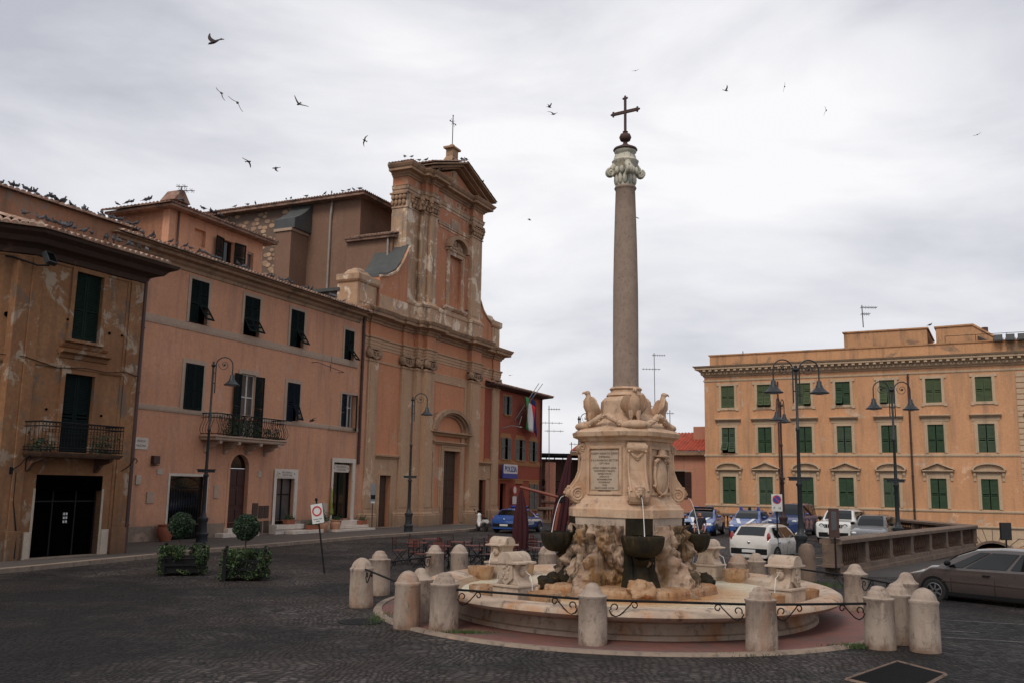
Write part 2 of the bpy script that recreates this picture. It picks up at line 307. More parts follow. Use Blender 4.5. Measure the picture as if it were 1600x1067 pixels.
M_painty = pm('worn ochre road paint', (.45, .26, .1), (.2, .13, .07), scale=3, rough=.8, bs=0)
def brickpave():
    mt, n, b = newmat('red brick paving'); v = coords(n)
    mpn = N(n, 'ShaderNodeMapping'); mpn.inputs['Rotation'].default_value = (0, 0, math.radians(38)); n.links.new(v, mpn.inputs[0])
    br = N(n, 'ShaderNodeTexBrick', inp={'Scale': 4.0, 'Color1': (.20, .062, .045, 1), 'Color2': (.14, .05, .04, 1), 'Mortar': (.13, .10, .085, 1), 'Mortar Size': .02, 'Brick Width': .5, 'Row Height': .22})
    n.links.new(mpn.outputs[0], br.inputs['Vector'])
    col = mixc(n, noisef(n, v, .7, 7, .7, lo=.5, hi=.66), br.outputs['Color'], (.085, .065, .058))
    n.links.new(col, b.inputs['Base Color']); b.inputs['Roughness'].default_value = .8
    bump(n, b, br.outputs['Fac'], .5, -.01)
    return mt
M_brick = brickpave()
def basinfloor():
    mt, n, b = newmat('stained basin floor'); v = coords(n)
    dv = N(n, 'ShaderNodeVectorMath', operation='DISTANCE'); n.links.new(v, dv.inputs[0]); dv.inputs[1].default_value = (2.7, 21.6, .4)
    wob = noisef(n, v, 1.5, 6, .7, lo=0, hi=1)
    ma = N(n, 'ShaderNodeMath', operation='MULTIPLY_ADD', inp={1: 1.5}); n.links.new(wob, ma.inputs[0]); n.links.new(dv.outputs['Value'], ma.inputs[2])
    r = N(n, 'ShaderNodeMapRange', inp={1: 2.6, 2: 4.0, 3: 1, 4: 0}); n.links.new(ma.outputs[0], r.inputs[0])
    col = mixc(n, wob, (.92, .87, .77), (.86, .79, .66))
    col = mixc(n, r.outputs[0], col, (.66, .30, .09))
    col = mixc(n, noisef(n, v, .9, 6, .7, lo=.66, hi=.85), col, (.7, .7, .5))
    n.links.new(col, b.inputs['Base Color']); b.inputs['Roughness'].default_value = .6
    return mt
M_floor = basinfloor()
def waterm():
    mt, n, b = newmat('thin water'); v = coords(n)
    n.nodes.remove(b); out = n.nodes['Material Output']
    gl = N(n, 'ShaderNodeBsdfGlossy', inp={'Roughness': .06}); tr = N(n, 'ShaderNodeBsdfTransparent'); tr.inputs[0].default_value = (.93, .94, .9, 1)
    fr = N(n, 'ShaderNodeFresnel', inp={'IOR': 1.12})
    bp = N(n, 'ShaderNodeBump', inp={'Strength': .5, 'Distance': .03}); n.links.new(noisef(n, v, 7, 5, .6, lo=0, hi=1), bp.inputs['Height'])
    n.links.new(bp.outputs[0], gl.inputs['Normal']); n.links.new(bp.outputs[0], fr.inputs['Normal'])
    mxx = N(n, 'ShaderNodeMixShader'); n.links.new(fr.outputs[0], mxx.inputs[0]); n.links.new(tr.outputs[0], mxx.inputs[1]); n.links.new(gl.outputs[0], mxx.inputs[2]); n.links.new(mxx.outputs[0], out.inputs[0])
    return mt
M_water = waterm()
M_jet = flat('falling water', (.8, .8, .8), .1)
# ------------------------------------------------------------------ mesh builder
class MB:
    def __init__(s): s.v = []; s.f = []; s.mi = []; s.M = None; s.cur = 0
    def add(s, vs, fs):
        o = len(s.v)
        for p in vs:
            p = Vector(p)
            if s.M is not None: p = s.M @ p
            s.v.append(p)
        for f in fs: s.f.append(tuple(o + i for i in f)); s.mi.append(s.cur)
        return s
    def box(s, x0, x1, y0, y1, z0, z1):
        vs = [(x, y, z) for z in (z0, z1) for y in (y0, y1) for x in (x0, x1)]
        return s.add(vs, [(0, 2, 3, 1), (4, 5, 7, 6), (0, 1, 5, 4), (2, 6, 7, 3), (0, 4, 6, 2), (1, 3, 7, 5)])
    def frus(s, x0, x1, y0, y1, z0, z1, ix, iy):   # box with inset top
        vs = [(x0, y0, z0), (x1, y0, z0), (x0, y1, z0), (x1, y1, z0), (x0 + ix, y0 + iy, z1), (x1 - ix, y0 + iy, z1), (x0 + ix, y1 - iy, z1), (x1 - ix, y1 - iy, z1)]
        return s.add(vs, [(0, 2, 3, 1), (4, 5, 7, 6), (0, 1, 5, 4), (2, 6, 7, 3), (0, 4, 6, 2), (1, 3, 7, 5)])
    def prism(s, pts, a, b, axis='y'):             # polygon pts=(p,q) extruded; axis y: (x,z); x: (y,z); z: (x,y)
        n = len(pts)
        f = {'y': lambda p, t: (p[0], t, p[1]), 'x': lambda p, t: (t, p[0], p[1]), 'z': lambda p, t: (p[0], p[1], t)}[axis]
        vs = [f(p, a) for p in pts] + [f(p, b) for p in pts]
        return s.add(vs, [tuple(range(n)), tuple(range(2 * n - 1, n - 1, -1))] + [(i, (i + 1) % n, n + (i + 1) % n, n + i) for i in range(n)])
    def lathe(s, prof, n=20, cx=0, cy=0, a0=0, a1=2 * PI, sx=1, sy=1, cap=True):
        full = abs(a1 - a0 - 2 * PI) < 1e-6; k = n if full else n + 1
        vs = []; fs = []
        for (r, z) in prof:
            for i in range(k):
                a = a0 + (a1 - a0) * i / n; vs.append((cx + r * sx * math.cos(a), cy + r * sy * math.sin(a), z))
        for j in range(len(prof) - 1):
            for i in range(n):
                i2 = (i + 1) % k if full else i + 1
                fs.append((j * k + i, j * k + i2, (j + 1) * k + i2, (j + 1) * k + i))
        if full and cap:
            if prof[0][0] > 1e-4: fs.append(tuple(range(k - 1, -1, -1)))
            if prof[-1][0] > 1e-4: fs.append(tuple((len(prof) - 1) * k + i for i in range(k)))
        return s.add(vs, fs)
    def tube(s, path, r, n=8, sy=1.0, up=None):
        P = [Vector(p) for p in path]; m_ = len(P)
        R = r if isinstance(r, (list, tuple)) else [r] * m_
        T = [(P[min(i + 1, m_ - 1)] - P[max(i - 1, 0)]).normalized() for i in range(m_)]
        u = Vector(up) if up else (Vector((0, 0, 1)) if abs(T[0].z) < .9 else Vector((1, 0, 0)))
        vs = []
        for i in range(m_):
            u = (u - T[i] * u.dot(T[i]))
            if u.length < 1e-5: u = T[i].orthogonal()
            u.normalize(); w = T[i].cross(u)
            for k in range(n):
                a = 2 * PI * k / n; vs.append(P[i] + u * (R[i] * math.cos(a)) + w * (R[i] * sy * math.sin(a)))
        fs = [(i * n + k, i * n + (k + 1) % n, (i + 1) * n + (k + 1) % n, (i + 1) * n + k) for i in range(m_ - 1) for k in range(n)]
        fs += [tuple(range(n - 1, -1, -1)), tuple((m_ - 1) * n + k for k in range(n))]
        return s.add(vs, fs)
    def ell(s, c, r, n=12, m=8):
        c = Vector(c); prof = []
        vs = [(c.x, c.y, c.z - r[2])]; fs = []
        for j in range(1, m):
            ph = -PI / 2 + PI * j / m
            for i in range(n):
                a = 2 * PI * i / n; vs.append((c.x + r[0] * math.cos(ph) * math.cos(a), c.y + r[1] * math.cos(ph) * math.sin(a), c.z + r[2] * math.sin(ph)))
        vs.append((c.x, c.y, c.z + r[2])); L = len(vs) - 1
        for i in range(n):
            fs.append((0, 1 + (i + 1) % n, 1 + i)); fs.append((L, 1 + (m - 2) * n + i, 1 + (m - 2) * n + (i + 1) % n))
            for j in range(m - 2):
                a = 1 + j * n; fs.append((a + i, a + (i + 1) % n, a + n + (i + 1) % n, a + n + i))
        return s.add(vs, fs)
    def grid(s, fn, nu, nv):
        vs = [fn(i / nu, j / nv) for j in range(nv + 1) for i in range(nu + 1)]
        return s.add(vs, [(j * (nu + 1) + i, j * (nu + 1) + i + 1, (j + 1) * (nu + 1) + i + 1, (j + 1) * (nu + 1) + i) for j in range(nv) for i in range(nu)])
    def mould(s, plan, prof, cap=True):
        """plan: (x,y) polyline, outside on the right-hand side of travel; prof: (out,z)"""
        n = len(plan); P = [Vector(p) for p in plan]; nr = []
        for i in range(n - 1):
            d = (P[i + 1] - P[i]).normalized(); nr.append(Vector((d.y, -d.x)))
        mt = []
        for i in range(n):
            a = nr[max(i - 1, 0)]; b = nr[min(i, n - 2)]; mt.append((a + b) / max(.3, 1 + a.dot(b)))
        k = len(prof); vs = []
        for i in range(n):
            for (o, z) in prof:
                q = P[i] + mt[i] * o; vs.append((q.x, q.y, z))
        fs = [(i * k + j, (i + 1) * k + j, (i + 1) * k + j + 1, i * k + j + 1) for i in range(n - 1) for j in range(k - 1)]
        if cap: fs += [tuple(range(k)), tuple((n - 1) * k + j for j in range(k - 1, -1, -1))]
        return s.add(vs, fs)
    def wall(s, u0, u1, z0, z1, holes, y=0.0, depth=.25):
        us = sorted(set([u0, u1] + [h[0] for h in holes] + [h[1] for h in holes])); zs = sorted(set([z0, z1] + [h[2] for h in holes] + [h[3] for h in holes]))
        us = [u for u in us if u0 - 1e-6 <= u <= u1 + 1e-6]; zs = [z for z in zs if z0 - 1e-6 <= z <= z1 + 1e-6]
        for a, b in zip(us, us[1:]):
            for c, d in zip(zs, zs[1:]):
                mu, mz = (a + b) / 2, (c + d) / 2
                if any(h[0] < mu < h[1] and h[2] < mz < h[3] for h in holes): continue
                s.add([(a, y, c), (b, y, c), (b, y, d), (a, y, d)], [(0, 1, 2, 3)])
        for h in holes:
            a, b, c, d = h[:4]; e = y + depth
            s.add([(a, y, c), (b, y, c), (b, y, d), (a, y, d), (a, e, c), (b, e, c), (b, e, d), (a, e, d)], [(0, 4, 5, 1), (1, 5, 6, 2), (2, 6, 7, 3), (3, 7, 4, 0)])
        return s
    def build(s, name, mat, parent=None, smooth=False, bevel=0, angle=35, recalc=True):
        me = bpy.data.meshes.new(name); me.from_pydata([tuple(v) for v in s.v], [], s.f)
        mats = mat if isinstance(mat, (list, tuple)) else [mat]
        for x in mats: me.materials.append(x)
        if len(mats) > 1:
            for p, i in zip(me.polygons, s.mi): p.material_index = i
        if recalc:
            bm = bmesh.new(); bm.from_mesh(me); bmesh.ops.remove_doubles(bm, verts=bm.verts, dist=1e-5); bmesh.ops.recalc_face_normals(bm, faces=bm.faces); bm.to_mesh(me); bm.free()
        if smooth:
            for p in me.polygons: p.use_smooth = True
            me.set_sharp_from_angle(angle=math.radians(angle))
        me.update()
        o = bpy.data.objects.new(name, me); COL.objects.link(o)
        if parent: o.parent = parent
        if bevel:
            b = o.modifiers.new('bevel', 'BEVEL'); b.width = bevel; b.segments = 2; b.limit_method = 'ANGLE'; b.angle_limit = math.radians(40)
        return o
def tag(o, label, cat, group=None):
    o['label'] = label; o['category'] = cat
    if group: o['group'] = group
    return o
def thing(name, label, cat, loc=(0, 0, 0), rz=0, group=None, rot=None):
    o = bpy.data.objects.new(name, None); COL.objects.link(o); o.empty_display_size = .3
    o.location = loc; o.rotation_euler = rot if rot else (0, 0, rz)
    return tag(o, label, cat, group)
def struct(o, kind='structure'): o['kind'] = kind; return o
def kids(o): return [c for c in KID.get(o.name, [])]
KID = {}
def dup(root, loc, rz=None, label=None, group=None, rot=None, scale=None):
    r = root.copy(); COL.objects.link(r); r.location = loc
    if rz is not None: r.rotation_euler = (0, 0, rz)
    if rot: r.rotation_euler = rot
    if scale: r.scale = (scale,) * 3
    if label: r['label'] = label
    if group: r['group'] = group
    for ch in list(root.children):
        c = ch.copy(); COL.objects.link(c); c.parent = r
        for g in list(ch.children):
            d = g.copy(); COL.objects.link(d); d.parent = c
    return r
def T(x=0, y=0, z=0, rz=0, rx=0, ry=0):
    return Matrix.Translation((x, y, z)) @ Matrix.Rotation(rz, 4, 'Z') @ Matrix.Rotation(ry, 4, 'Y') @ Matrix.Rotation(rx, 4, 'X')
def text_into(mb, txt, size, M, ext=.004, align='CENTER'):
    cu = bpy.data.curves.new('t', 'FONT'); cu.body = txt; cu.size = size; cu.align_x = align; cu.align_y = 'CENTER'; cu.extrude = ext; cu.resolution_u = 2
    o = bpy.data.objects.new('t', cu); COL.objects.link(o)
    dg = bpy.context.evaluated_depsgraph_get(); me = bpy.data.meshes.new_from_object(o.evaluated_get(dg))
    mb.add([M @ v.co for v in me.vertices], [tuple(p.vertices) for p in me.polygons])
    bpy.data.objects.remove(o); bpy.data.curves.remove(cu); bpy.data.meshes.remove(me)
XZ = Matrix.Rotation(PI / 2, 4, 'X')     # text laid in xy -> facing -y
def tile_roof(mb, o, a, b, pitch=.24, amp=.055, rows=None, tl=0, tr=0):
    """coppi roof: o corner, a vector along the eave, b vector up the slope"""
    o, a, b = Vector(o), Vector(a), Vector(b); n = a.cross(b).normalized()
    if n.z < 0: n = -n
    cnt = max(2, int(a.length / pitch)); rows = rows or max(1, int(b.length / .42)); seg = 6
    def fn(u, v):
        ph = u * cnt * 2 * PI; w = abs(math.sin(ph / 2)) ** .8
        r = v * rows; st = (1 - (r - math.floor(r + 1e-6))) * .03
        jit = (noise.noise(Vector((u * cnt * .5, v * rows, o.x))) * .02)
        uu = tl * v + u * (1 - (tl + tr) * v)
        return o + a * uu + b * v + n * (w * amp * 1.6 + st + jit)
    mb.grid(fn, cnt * seg, rows * 2)
    # eave thickness
    mb.grid(lambda u, v: (o + a * u + n * (abs(math.sin(u * cnt * PI)) ** .8 * amp * 1.6 + .03) * v), cnt * seg, 1)
def F(yaw, o):    # facade frame rotation so local +x runs along the facade and local -y faces the square
    return (o[0], o[1], 0), PI / 2 - math.radians(yaw)
# ================================================================== SETTING
def ss(a, b, x):
    t = max(0, min(1, (x - a) / (b - a))); return t * t * (3 - 2 * t)
def gz(x, y): return .22 * ss(36, 47, y) * ss(4, 10, x)
BN, BC1, BC2, BE = (10.75, 31.3), (23.8, 48.5), (24.1, 58.6), (1.5, 73.6)
def xb(y):
    if y < 31.2: return 90
    if y < BC1[1]: return BN[0] + (BC1[0] - BN[0]) * (y - BN[1]) / (BC1[1] - BN[1])
    if y < BC2[1]: return BC1[0] + (BC2[0] - BC1[0]) * (y - BC1[1]) / (BC2[1] - BC1[1])
    return max(-79, BC2[0] - (y - BC2[1]) * 1.507)
b = MB().box(-1500, 1500, -600, 3000, -5.2, -4.2); struct(b.build('ground', M_asph))
def lerp(a, b, t): return a + (b - a) * t
ys = [-40, -10, 0, 8, 14, 20, 26, 31.19, 31.2, 34, 38, 42, 46, 48.5, 52, 58.6, 64, 70, 76, 90, 112]
b = MB()
def pf(u, v):
    j = v * (len(ys) - 1); i = min(int(j + 1e-6), len(ys) - 2); y = lerp(ys[i], ys[i + 1], j - i)
    x = lerp(-80, xb(y if abs(j - round(j)) > 1e-6 else ys[int(round(j))]), u); return (x, y, gz(x, y))
b.grid(pf, 60, len(ys) - 1); struct(b.build('piazza', M_cobble, smooth=True))
b = MB(); b.grid(lambda u, v: (lerp(xb(31.2 + v * 68.8) + .02, 110, u), 31.2 + v * 68.8, -.0011 * (v * 68.8) ** 2 - .002), 30, 30)
struct(b.build('side_road', M_asph, smooth=True))
# raised sidewalk on the left with travertine kerb
kerb = [(-15.6, 24.5), (-14.2, 28.2), (-11.75, 36.2), (-9.6, 41.9), (-7.5, 47.2), (-4.9, 52.6), (-2.5, 57.4), (-1.7, 60.2), (-1.9, 63.5)]
# back edge behind the building fronts
b = MB(); back = [(x - 9, y + 4) for x, y in kerb]
vs = [(x, y, .13) for x, y in kerb] + [(x, y, .13) for x, y in back]; n = len(kerb)
b.add(vs, [(i, i + 1, n + i + 1, n + i) for i in range(n - 1)]); struct(b.build('sidewalk', M_pave))
b = MB(); b.mould([(x, y) for x, y in kerb], [(-.30, .02), (-.30, .137), (-.02, .137), (0, .12), (0, -.02)]); struct(b.build('kerb', M_kerb))
# ring of brick paving with stone edge around the fountain
FX, FY, RA, RB = 2.70, 21.63, 4.62, 5.0
b = MB(); b.lathe([(.6, .012), (1, .02)], 96, sx=5.55, sy=5.75); o = b.build('brick_paving', M_brick); o.location = (FX, FY, 0); struct(o)
b = MB(); b.lathe([(1, .0), (1, .045), (1.028, .045), (1.034, 0)], 96, sx=5.5, sy=5.7, cap=False); o = b.build('paving_edge', M_kerb); o.location = (FX, FY, 0); struct(o)
# parking bay lines
b = MB()
def line(mb, p, q, w, z=.004):
    p, q = Vector(p), Vector(q); d = (q - p).normalized(); s = Vector((-d.y, d.x)) * w / 2; n = max(2, int((q - p).length / 1.5))
    mb.grid(lambda u, v: (lambda P: (P.x, P.y, gz(P.x, P.y) + z + .004))(p.lerp(q, u) + s * (2 * v - 1)), n, 1)
line(b, (13.9, 39.5), (10.9, 38.6), .12); line(b, (12.2, 35.6), (10.2, 35.0), .12); line(b, (6.5, 41.5), (9.4, 43.2), .12); line(b, (-9.5, 30), (-9.6, 30.02), .01)
struct(b.build('parking_lines', M_painty))
b = MB(); line(b, (9.3, 20.9), (12.9, 19.6), .07); line(b, (8.2, 18.4), (10.2, 17.7), .06); line(b, (7.8, 19.4), (9.4, 19.0), .06); line(b, (11, 19), (13.5, 18.1), .05); line(b, (7, 36.2), (9.8, 36.6), .12)
line(b, (-1.5, 51.5), (.8, 50.9), .12)
struct(b.build('road_markings', M_paint))
# ================================================================== BUILDING PARTS
def shutter_mesh(w, h, t=.045, mid=None, lou=.055):
    """louvred leaf, hinge at x=0, spans x 0..w, z 0..h, front face y=-t"""
    mb = MB(); fr = min(.07, w * .16)
    mb.box(0, fr, -t, 0, 0, h); mb.box(w - fr, w, -t, 0, 0, h); mb.box(fr, w - fr, -t, 0, 0, fr * 1.3); mb.box(fr, w - fr, -t, 0, h - fr * 1.1, h)
    mids = [h * .46] if mid is None else mid
    for q in mids: mb.box(fr, w - fr, -t, 0, q - fr / 2, q + fr / 2)
    z = fr * 1.3 + .01
    while z < h - fr * 1.3:
        if not any(abs(z + lou / 2 - q) < fr / 2 + lou / 2 for q in mids):
            mb.add([(fr, -t + .004, z), (w - fr, -t + .004, z), (w - fr, -.006, z + lou * .95), (fr, -.006, z + lou * .95), (fr, -t + .004, z + .012), (w - fr, -t + .004, z + .012), (w - fr, -.006, z + lou), (fr, -.006, z + lou)],
                   [(0, 1, 2, 3), (4, 7, 6, 5), (0, 4, 5, 1), (3, 2, 6, 7)])
        z += lou
    return mb
SHC = {}
def shutter(w, h, mat, parent, loc, rz=0, mirror=False, rx=0, name='shutter', lou=.055):
    key = (round(w, 2), round(h, 2), mat.name, mirror, lou)
    if key not in SHC:
        mb = shutter_mesh(w, h, lou=lou)
        if mirror:
            for v in mb.v: v.x = -v.x
        o = mb.build(name, mat, parent); SHC[key] = o.data
    else:
        o = bpy.data.objects.new(name, SHC[key]); COL.objects.link(o); o.parent = parent
    o.location = loc; o.rotation_euler = (rx, 0, rz); return o
def window_frame(parent, u0, u1, z0, z1, w, mat, proj=.05, y=0, sill=True, name='window', bevel=.008):
    mb = MB(); mb.box(u0 - w, u0, y - proj, y + .04, z0, z1 + w); mb.box(u1, u1 + w, y - proj, y + .04, z0, z1 + w); mb.box(u0, u1, y - proj, y + .04, z1, z1 + w)
    if sill: mb.box(u0 - w - .05, u1 + w + .05, y - proj - .07, y + .04, z0 - .1, z0)
    return mb.build(name, mat, parent, bevel=bevel)
def pane(parent, u0, u1, z0, z1, y=.2, mat=None, bars=True, fmat=None):
    g = MB().box(u0, u1, y, y + .03, z0, z1).build('pane', mat or M_glass, parent)
    if bars:
        mb = MB(); c = (u0 + u1) / 2
        for a, b_ in ((u0, u0 + .05), (c - .04, c + .04), (u1 - .05, u1)): mb.box(a, b_, y - .045, y - .002, z0, z1)
        for zz in (z0, z1 - .06, z0 + (z1 - z0) * .62): mb.box(u0 + .05, u1 - .05, y - .04, y - .004, zz, zz + .06)
        mb.build('window_sash', fmat or M_white, parent)
    return g
def louvred(parent, u0, u1, z0, z1, mat, lou=.055, y=.06, tilt=None, kind='closed'):
    """pair of closed leaves in the opening, the lower flaps propped outwards when tilt is given"""
    w = (u1 - u0) / 2
    for k in (0, 1):
        if tilt and tilt[k]:
            hz = (z1 - z0) * .42
            shutter(w - .01, z1 - z0 - hz, mat, parent, (u0 if k == 0 else u1, y, z0 + hz), mirror=(k == 1), lou=lou)
            f = shutter(w - .03, hz - .02, mat, parent, (u0 + .01 if k == 0 else u1 - .01, y - .02, z0 + hz - (hz - .02) * math.cos(tilt[k])), mirror=(k == 1), name='shutter_flap', lou=lou)
            f.rotation_euler = (-tilt[k], 0, 0); f.location.y = y - .01 - (hz - .02) * math.sin(tilt[k])
        else: shutter(w - .01, z1 - z0, mat, parent, (u0 if k == 0 else u1, y, z0), mirror=(k == 1), lou=lou)
    MB().box(u0, u1, .16, .22, z0, z1).build('pane', M_black, parent)  # black backing behind the louvres paints the dark room, no glass
def downpipe(parent, u, z0, z1, mat, y=-.09, r=.06, top=None):
    mb = MB(); path = [(u, y, z0), (u, y, z1)] + ([top] if top else []); mb.tube(path, r, 8)
    z = z0 + 1
    while z < z1: mb.tube([(u, y, z), (u, y, z + .05)], r * 1.35, 8); z += 2.4
    return mb.build('downpipe', mat, parent, smooth=True)
CORN = [(0, 0), (.06, .02), (.08, .14), (.16, .2), (.22, .34), (.24, .36), (.5, .42), (.5, .56), (.58, .62), (.64, .74), (0, .78)]
def cornice_prof(z, h, p): return [(o * p / .64, z + q * h / .78) for o, q in CORN]
def string(z0, z1, p): return [(0, z0), (p * .6, z0), (p, z0 + (z1 - z0) * .35), (p, z1 - .02), (0, z1)]
# ================================================================== DARK TOWNHOUSE (far left)
loc, rz = F(26, (-14.32, 33.02))
TD = thing('townhouse', 'dark peeling ochre townhouse with iron balcony and black shop mouth at the far left', 'building', loc, rz)
LC = -3.6; ax = (-.81, .585)
plan = [(LC + ax[0] * 6, ax[1] * 6), (LC, 0), (1.0, 0), (1.0, 6)]
hol = [(-2.7, -.08, 0.13, 2.85), (-2.02, -.82, 3.62, 6.28), (-1.93, -.8, 7.45, 9.82)]
b = MB(); b.wall(LC, 1.0, -.3, 10.3, hol, depth=.3)
b.add([(LC, 0, -.3), (LC + ax[0] * 6, ax[1] * 6, -.3), (LC + ax[0] * 6, ax[1] * 6, 10.3), (LC, 0, 10.3), (1, 0, -.3), (1, 8, -.3), (1, 8, 10.3), (1, 0, 10.3)], [(0, 1, 2, 3), (4, 5, 6, 7)])
b.build('wall', M_dark, TD)
b = MB()
for a, c in ((-3.78, -3.2), (.42, 1.0)):
    b.box(max(a, LC), c, -.07, .01, -.2, 10.0); b.box(max(a, LC) - .03, c + .04, -.11, .01, -.2, 1.05)
b.M = None
b.box(-4.1, LC, -.02, .3, -.2, 9.9)
b.box(.3, .42, -.03, .01, .2, 10.0)
b.build('pilaster', M_dark, TD, bevel=.015)
b = MB(); b.mould(plan, string(6.42, 6.56, .06)); b.mould(plan, string(9.9, 10.0, .05)); b.build('string_course', M_dark, TD)
b = MB(); b.mould(plan, [(0, 10.0), (.1, 10.02), (.16, 10.2), (.3, 10.28), (.5, 10.34), (.62, 10.5), (.86, 10.62), (.9, 10.74), (0, 10.78)]); b.build('eaves_cornice', M_eave, TD)
b = MB()   # low tiled roof
tile_roof(b, (-4.0, -.98, 10.74), (5.35, 0, 0), (0, 5.2, 1.55), rows=12)
tile_roof(b, (-4.0 - .81 * 5, -.98 + .585 * 5, 10.74), (.81 * 5, -.585 * 5, 0), (.585 * 2, .81 * 2, .6), rows=5)
b.build('roof', M_tile, TD, smooth=True, angle=60)
b = MB(); b.box(-16, 3.9, 4.0, 4.5, 9.5, 13.25); b.build('parapet_wall', M_parapet, TD)
b = MB(); b.M = T(-16, 3.75, 13.25); tile_roof(b, (0, 0, 0), (19.9, 0, 0), (0, .9, .12), rows=2); b.build('parapet_tiles', M_tile, TD, smooth=True, angle=60)
w = window_frame(TD, -1.93, -.8, 7.45, 9.82, .16, M_dark, .08); louvred(w, -1.93, -.8, 7.45, 9.82, M_shgreen, y=.12)
b = MB(); b.mould([(-2.35, 0), (-.35, 0)], [(0, 6.78), (.05, 6.8), (.1, 6.92), (.26, 6.98), (.28, 7.06), (0, 7.1)]); b.build('window_hood', M_dark, TD)
b = MB(); b.mould([(-2.3, 0), (-.4, 0)], [(0, 7.15), (.05, 7.17), (.12, 7.25), (0, 7.28)]); b.build('window_apron', M_dark, TD)
w = window_frame(TD, -2.02, -.82, 3.62, 6.28, .14, M_dark, .07, sill=False); louvred(w, -2.02, -.82, 3.62, 6.28, M_shdark, y=.12)
# shop mouth: black panel stands in for the unlit inside; pale jambs, roller box
b = MB(); b.box(-2.7, -.08, .3, .34, .1, 2.9); b.build('shop_dark_panel', M_black, TD)
for q, r_ in (((-2.78, -2.7), (-3.0, -2.78)), ((-.08, 0), (0, .3))): MB().box(q[0], q[1], -.02, .28, .1, 2.4).box(r_[0], r_[1], -.06, 0, .1, 1.0).build('door_jamb', M_cream, TD)
b = MB(); b.box(-2.7, -.08, .02, .26, 2.35, 2.85)
for i in range(10): b.box(-2.7, -.08, .0, .02, 2.37 + i * .048, 2.4 + i * .048)
b.build('roller_shutter', M_black, TD)  # roller box coloured near-black so the mouth reads as deep shade
b = MB(); [b.box(q, q + .05, .24, .275, .16, 2.35) for q in (-2.68, -1.85, -.95, -.15)]; b.box(-2.63, -.15, .245, .27, 1.95, 2.0); b.build('shop_door_frame', M_plasticb, TD)
b = MB(); [b.box(-1.35 + i * .1, -1.29 + i * .1, .26, .279, 1.25 + j * .13, 1.33 + j * .13) for i in range(2) for j in range(3)]; b.build('notice', M_plate, TD)
b = MB(); b.box(-2.9, .2, -.15, .25, .0, .16); b.build('threshold', M_kerb, TD)
# iron balcony
b = MB(); b.mould([(-3.35, 0), (-3.35, -.95), (-.15, -.95), (-.15, 0)][::1], [(-.9, 3.42), (-.06, 3.42), (0, 3.5), (.03, 3.56), (-.9, 3.58)]); b.box(-3.3, -.2, -.9, 0, 3.43, 3.57)
for u in (-3.1, -.45): b.prism([(0, 3.43), (0, 2.95), (-.12, 2.98), (-.3, 3.2), (-.75, 3.32), (-.8, 3.43)], u - .06, u + .06, 'x')
bal = b.build('balcony', M_balb, TD)
b = MB()
def bar(p, q, r=.014, n=5): b.tube([p, q], r, n)
Z0, Z1 = 3.6, 4.54
for z in (Z0 + .05, Z0 + .13, Z1 - .14, Z1): b.tube([(-3.35, 0, z), (-3.35, -.92, z), (-.15, -.92, z), (-.15, 0, z)], .018 if z != Z1 else .026, 6)
N_ = 26
for i in range(N_ + 1):
    u = -3.35 + 3.2 * i / N_; bar((u, -.92, Z0), (u, -.92, Z1), .009)
    if i < N_:
        c = u + 3.2 / N_ / 2
        for zz, rr in ((Z1 - .07, .045), (Z0 + .26, .055), (Z0 + .66, .055), (Z0 + .46, .035)):
            b.tube([(c + rr * math.cos(t * PI / 4), -.92, zz + rr * math.sin(t * PI / 4)) for t in range(9)], .007, 4)
for yy in (-.15, -.35, -.55, -.75):
    for u in (-3.35, -.15): bar((u, yy, Z0), (u, yy, Z1), .009)
b.build('railing', M_iron, bal, smooth=True)
downpipe(TD, 1.08, 0.1, 10.3, M_pipe, y=-.06, r=.07)
b = MB()   # hooked iron brackets, cable and boxes on the wall
for u, z in ((-3.55, 2.95), (.72, 3.0)):
    b = MB(); b.tube([(u - .1, -.02, z), (u, -.3, z + .2), (u + .1, -.4, z + .42), (u + .22, -.4, z + .5), (u + .3, -.4, z + .4), (u + .24, -.4, z + .34)], .018, 6); b.box(u - .16, u - .04, -.05, 0, z - .1, z + .12); b.build('wall_bracket', M_iron, TD, smooth=True)
b = MB(); pts = [(LC - 1.5, .75, 6.66), (-3.6, -.1, 6.62), (-2.9, -.08, 6.5), (-2.4, -.12, 6.4), (-1.4, -.16, 6.52), (-.4, -.16, 6.48), (.4, -.1, 6.6), (.98, -.1, 6.5)]; b.tube(pts, .014, 5)
b.tube([(-3.5, -.05, 2.9), (-3.5, -.05, 2.0), (-3.3, -.08, 1.0), (-3.3, -.1, .2)], .03, 5)
b.build('cable', M_iron, TD)
b = MB()
for (u, z, r) in ((-3.9, 8.7, .14), (-4.0, 8.35, .09), (-4.35, 7.95, .1), (-4.1, 7.95, .1), (-2.1, 8.1, .05), (-.35, 7.9, .06), (.2, 7.9, .05), (-2.6, 5.0, .05), (-.4, 4.95, .05), (-3.3, 7.2, .06), (-3.2, 4.2, .07), (-2.3, 6.9, .07)):
    yy = 0 if u > LC else -(u - LC) / .81 * .585
    b.M = T(u, yy - .03, z); b.ell((0, 0, 0), (r, .03, r * .9), 8, 5); b.M = None
b.build('wall_hole', M_black, TD, smooth=True)
fl = thing('floodlight', 'boxy dark floodlight on an arm under the eave of the dark townhouse', 'lamp', loc, rz)
b = MB(); b.M = T(-3.55, -.75, 9.85, rx=-.5, rz=.2); b.box(-.2, .2, -.08, .1, -.22, .2); b.build('housing', M_lamp, fl, bevel=.01)
b = MB(); b.M = T(-3.55, -.75, 9.85, rx=-.5, rz=.2); b.box(-.16, .16, -.085, -.075, -.17, .16); b.build('glass', M_glass, fl)
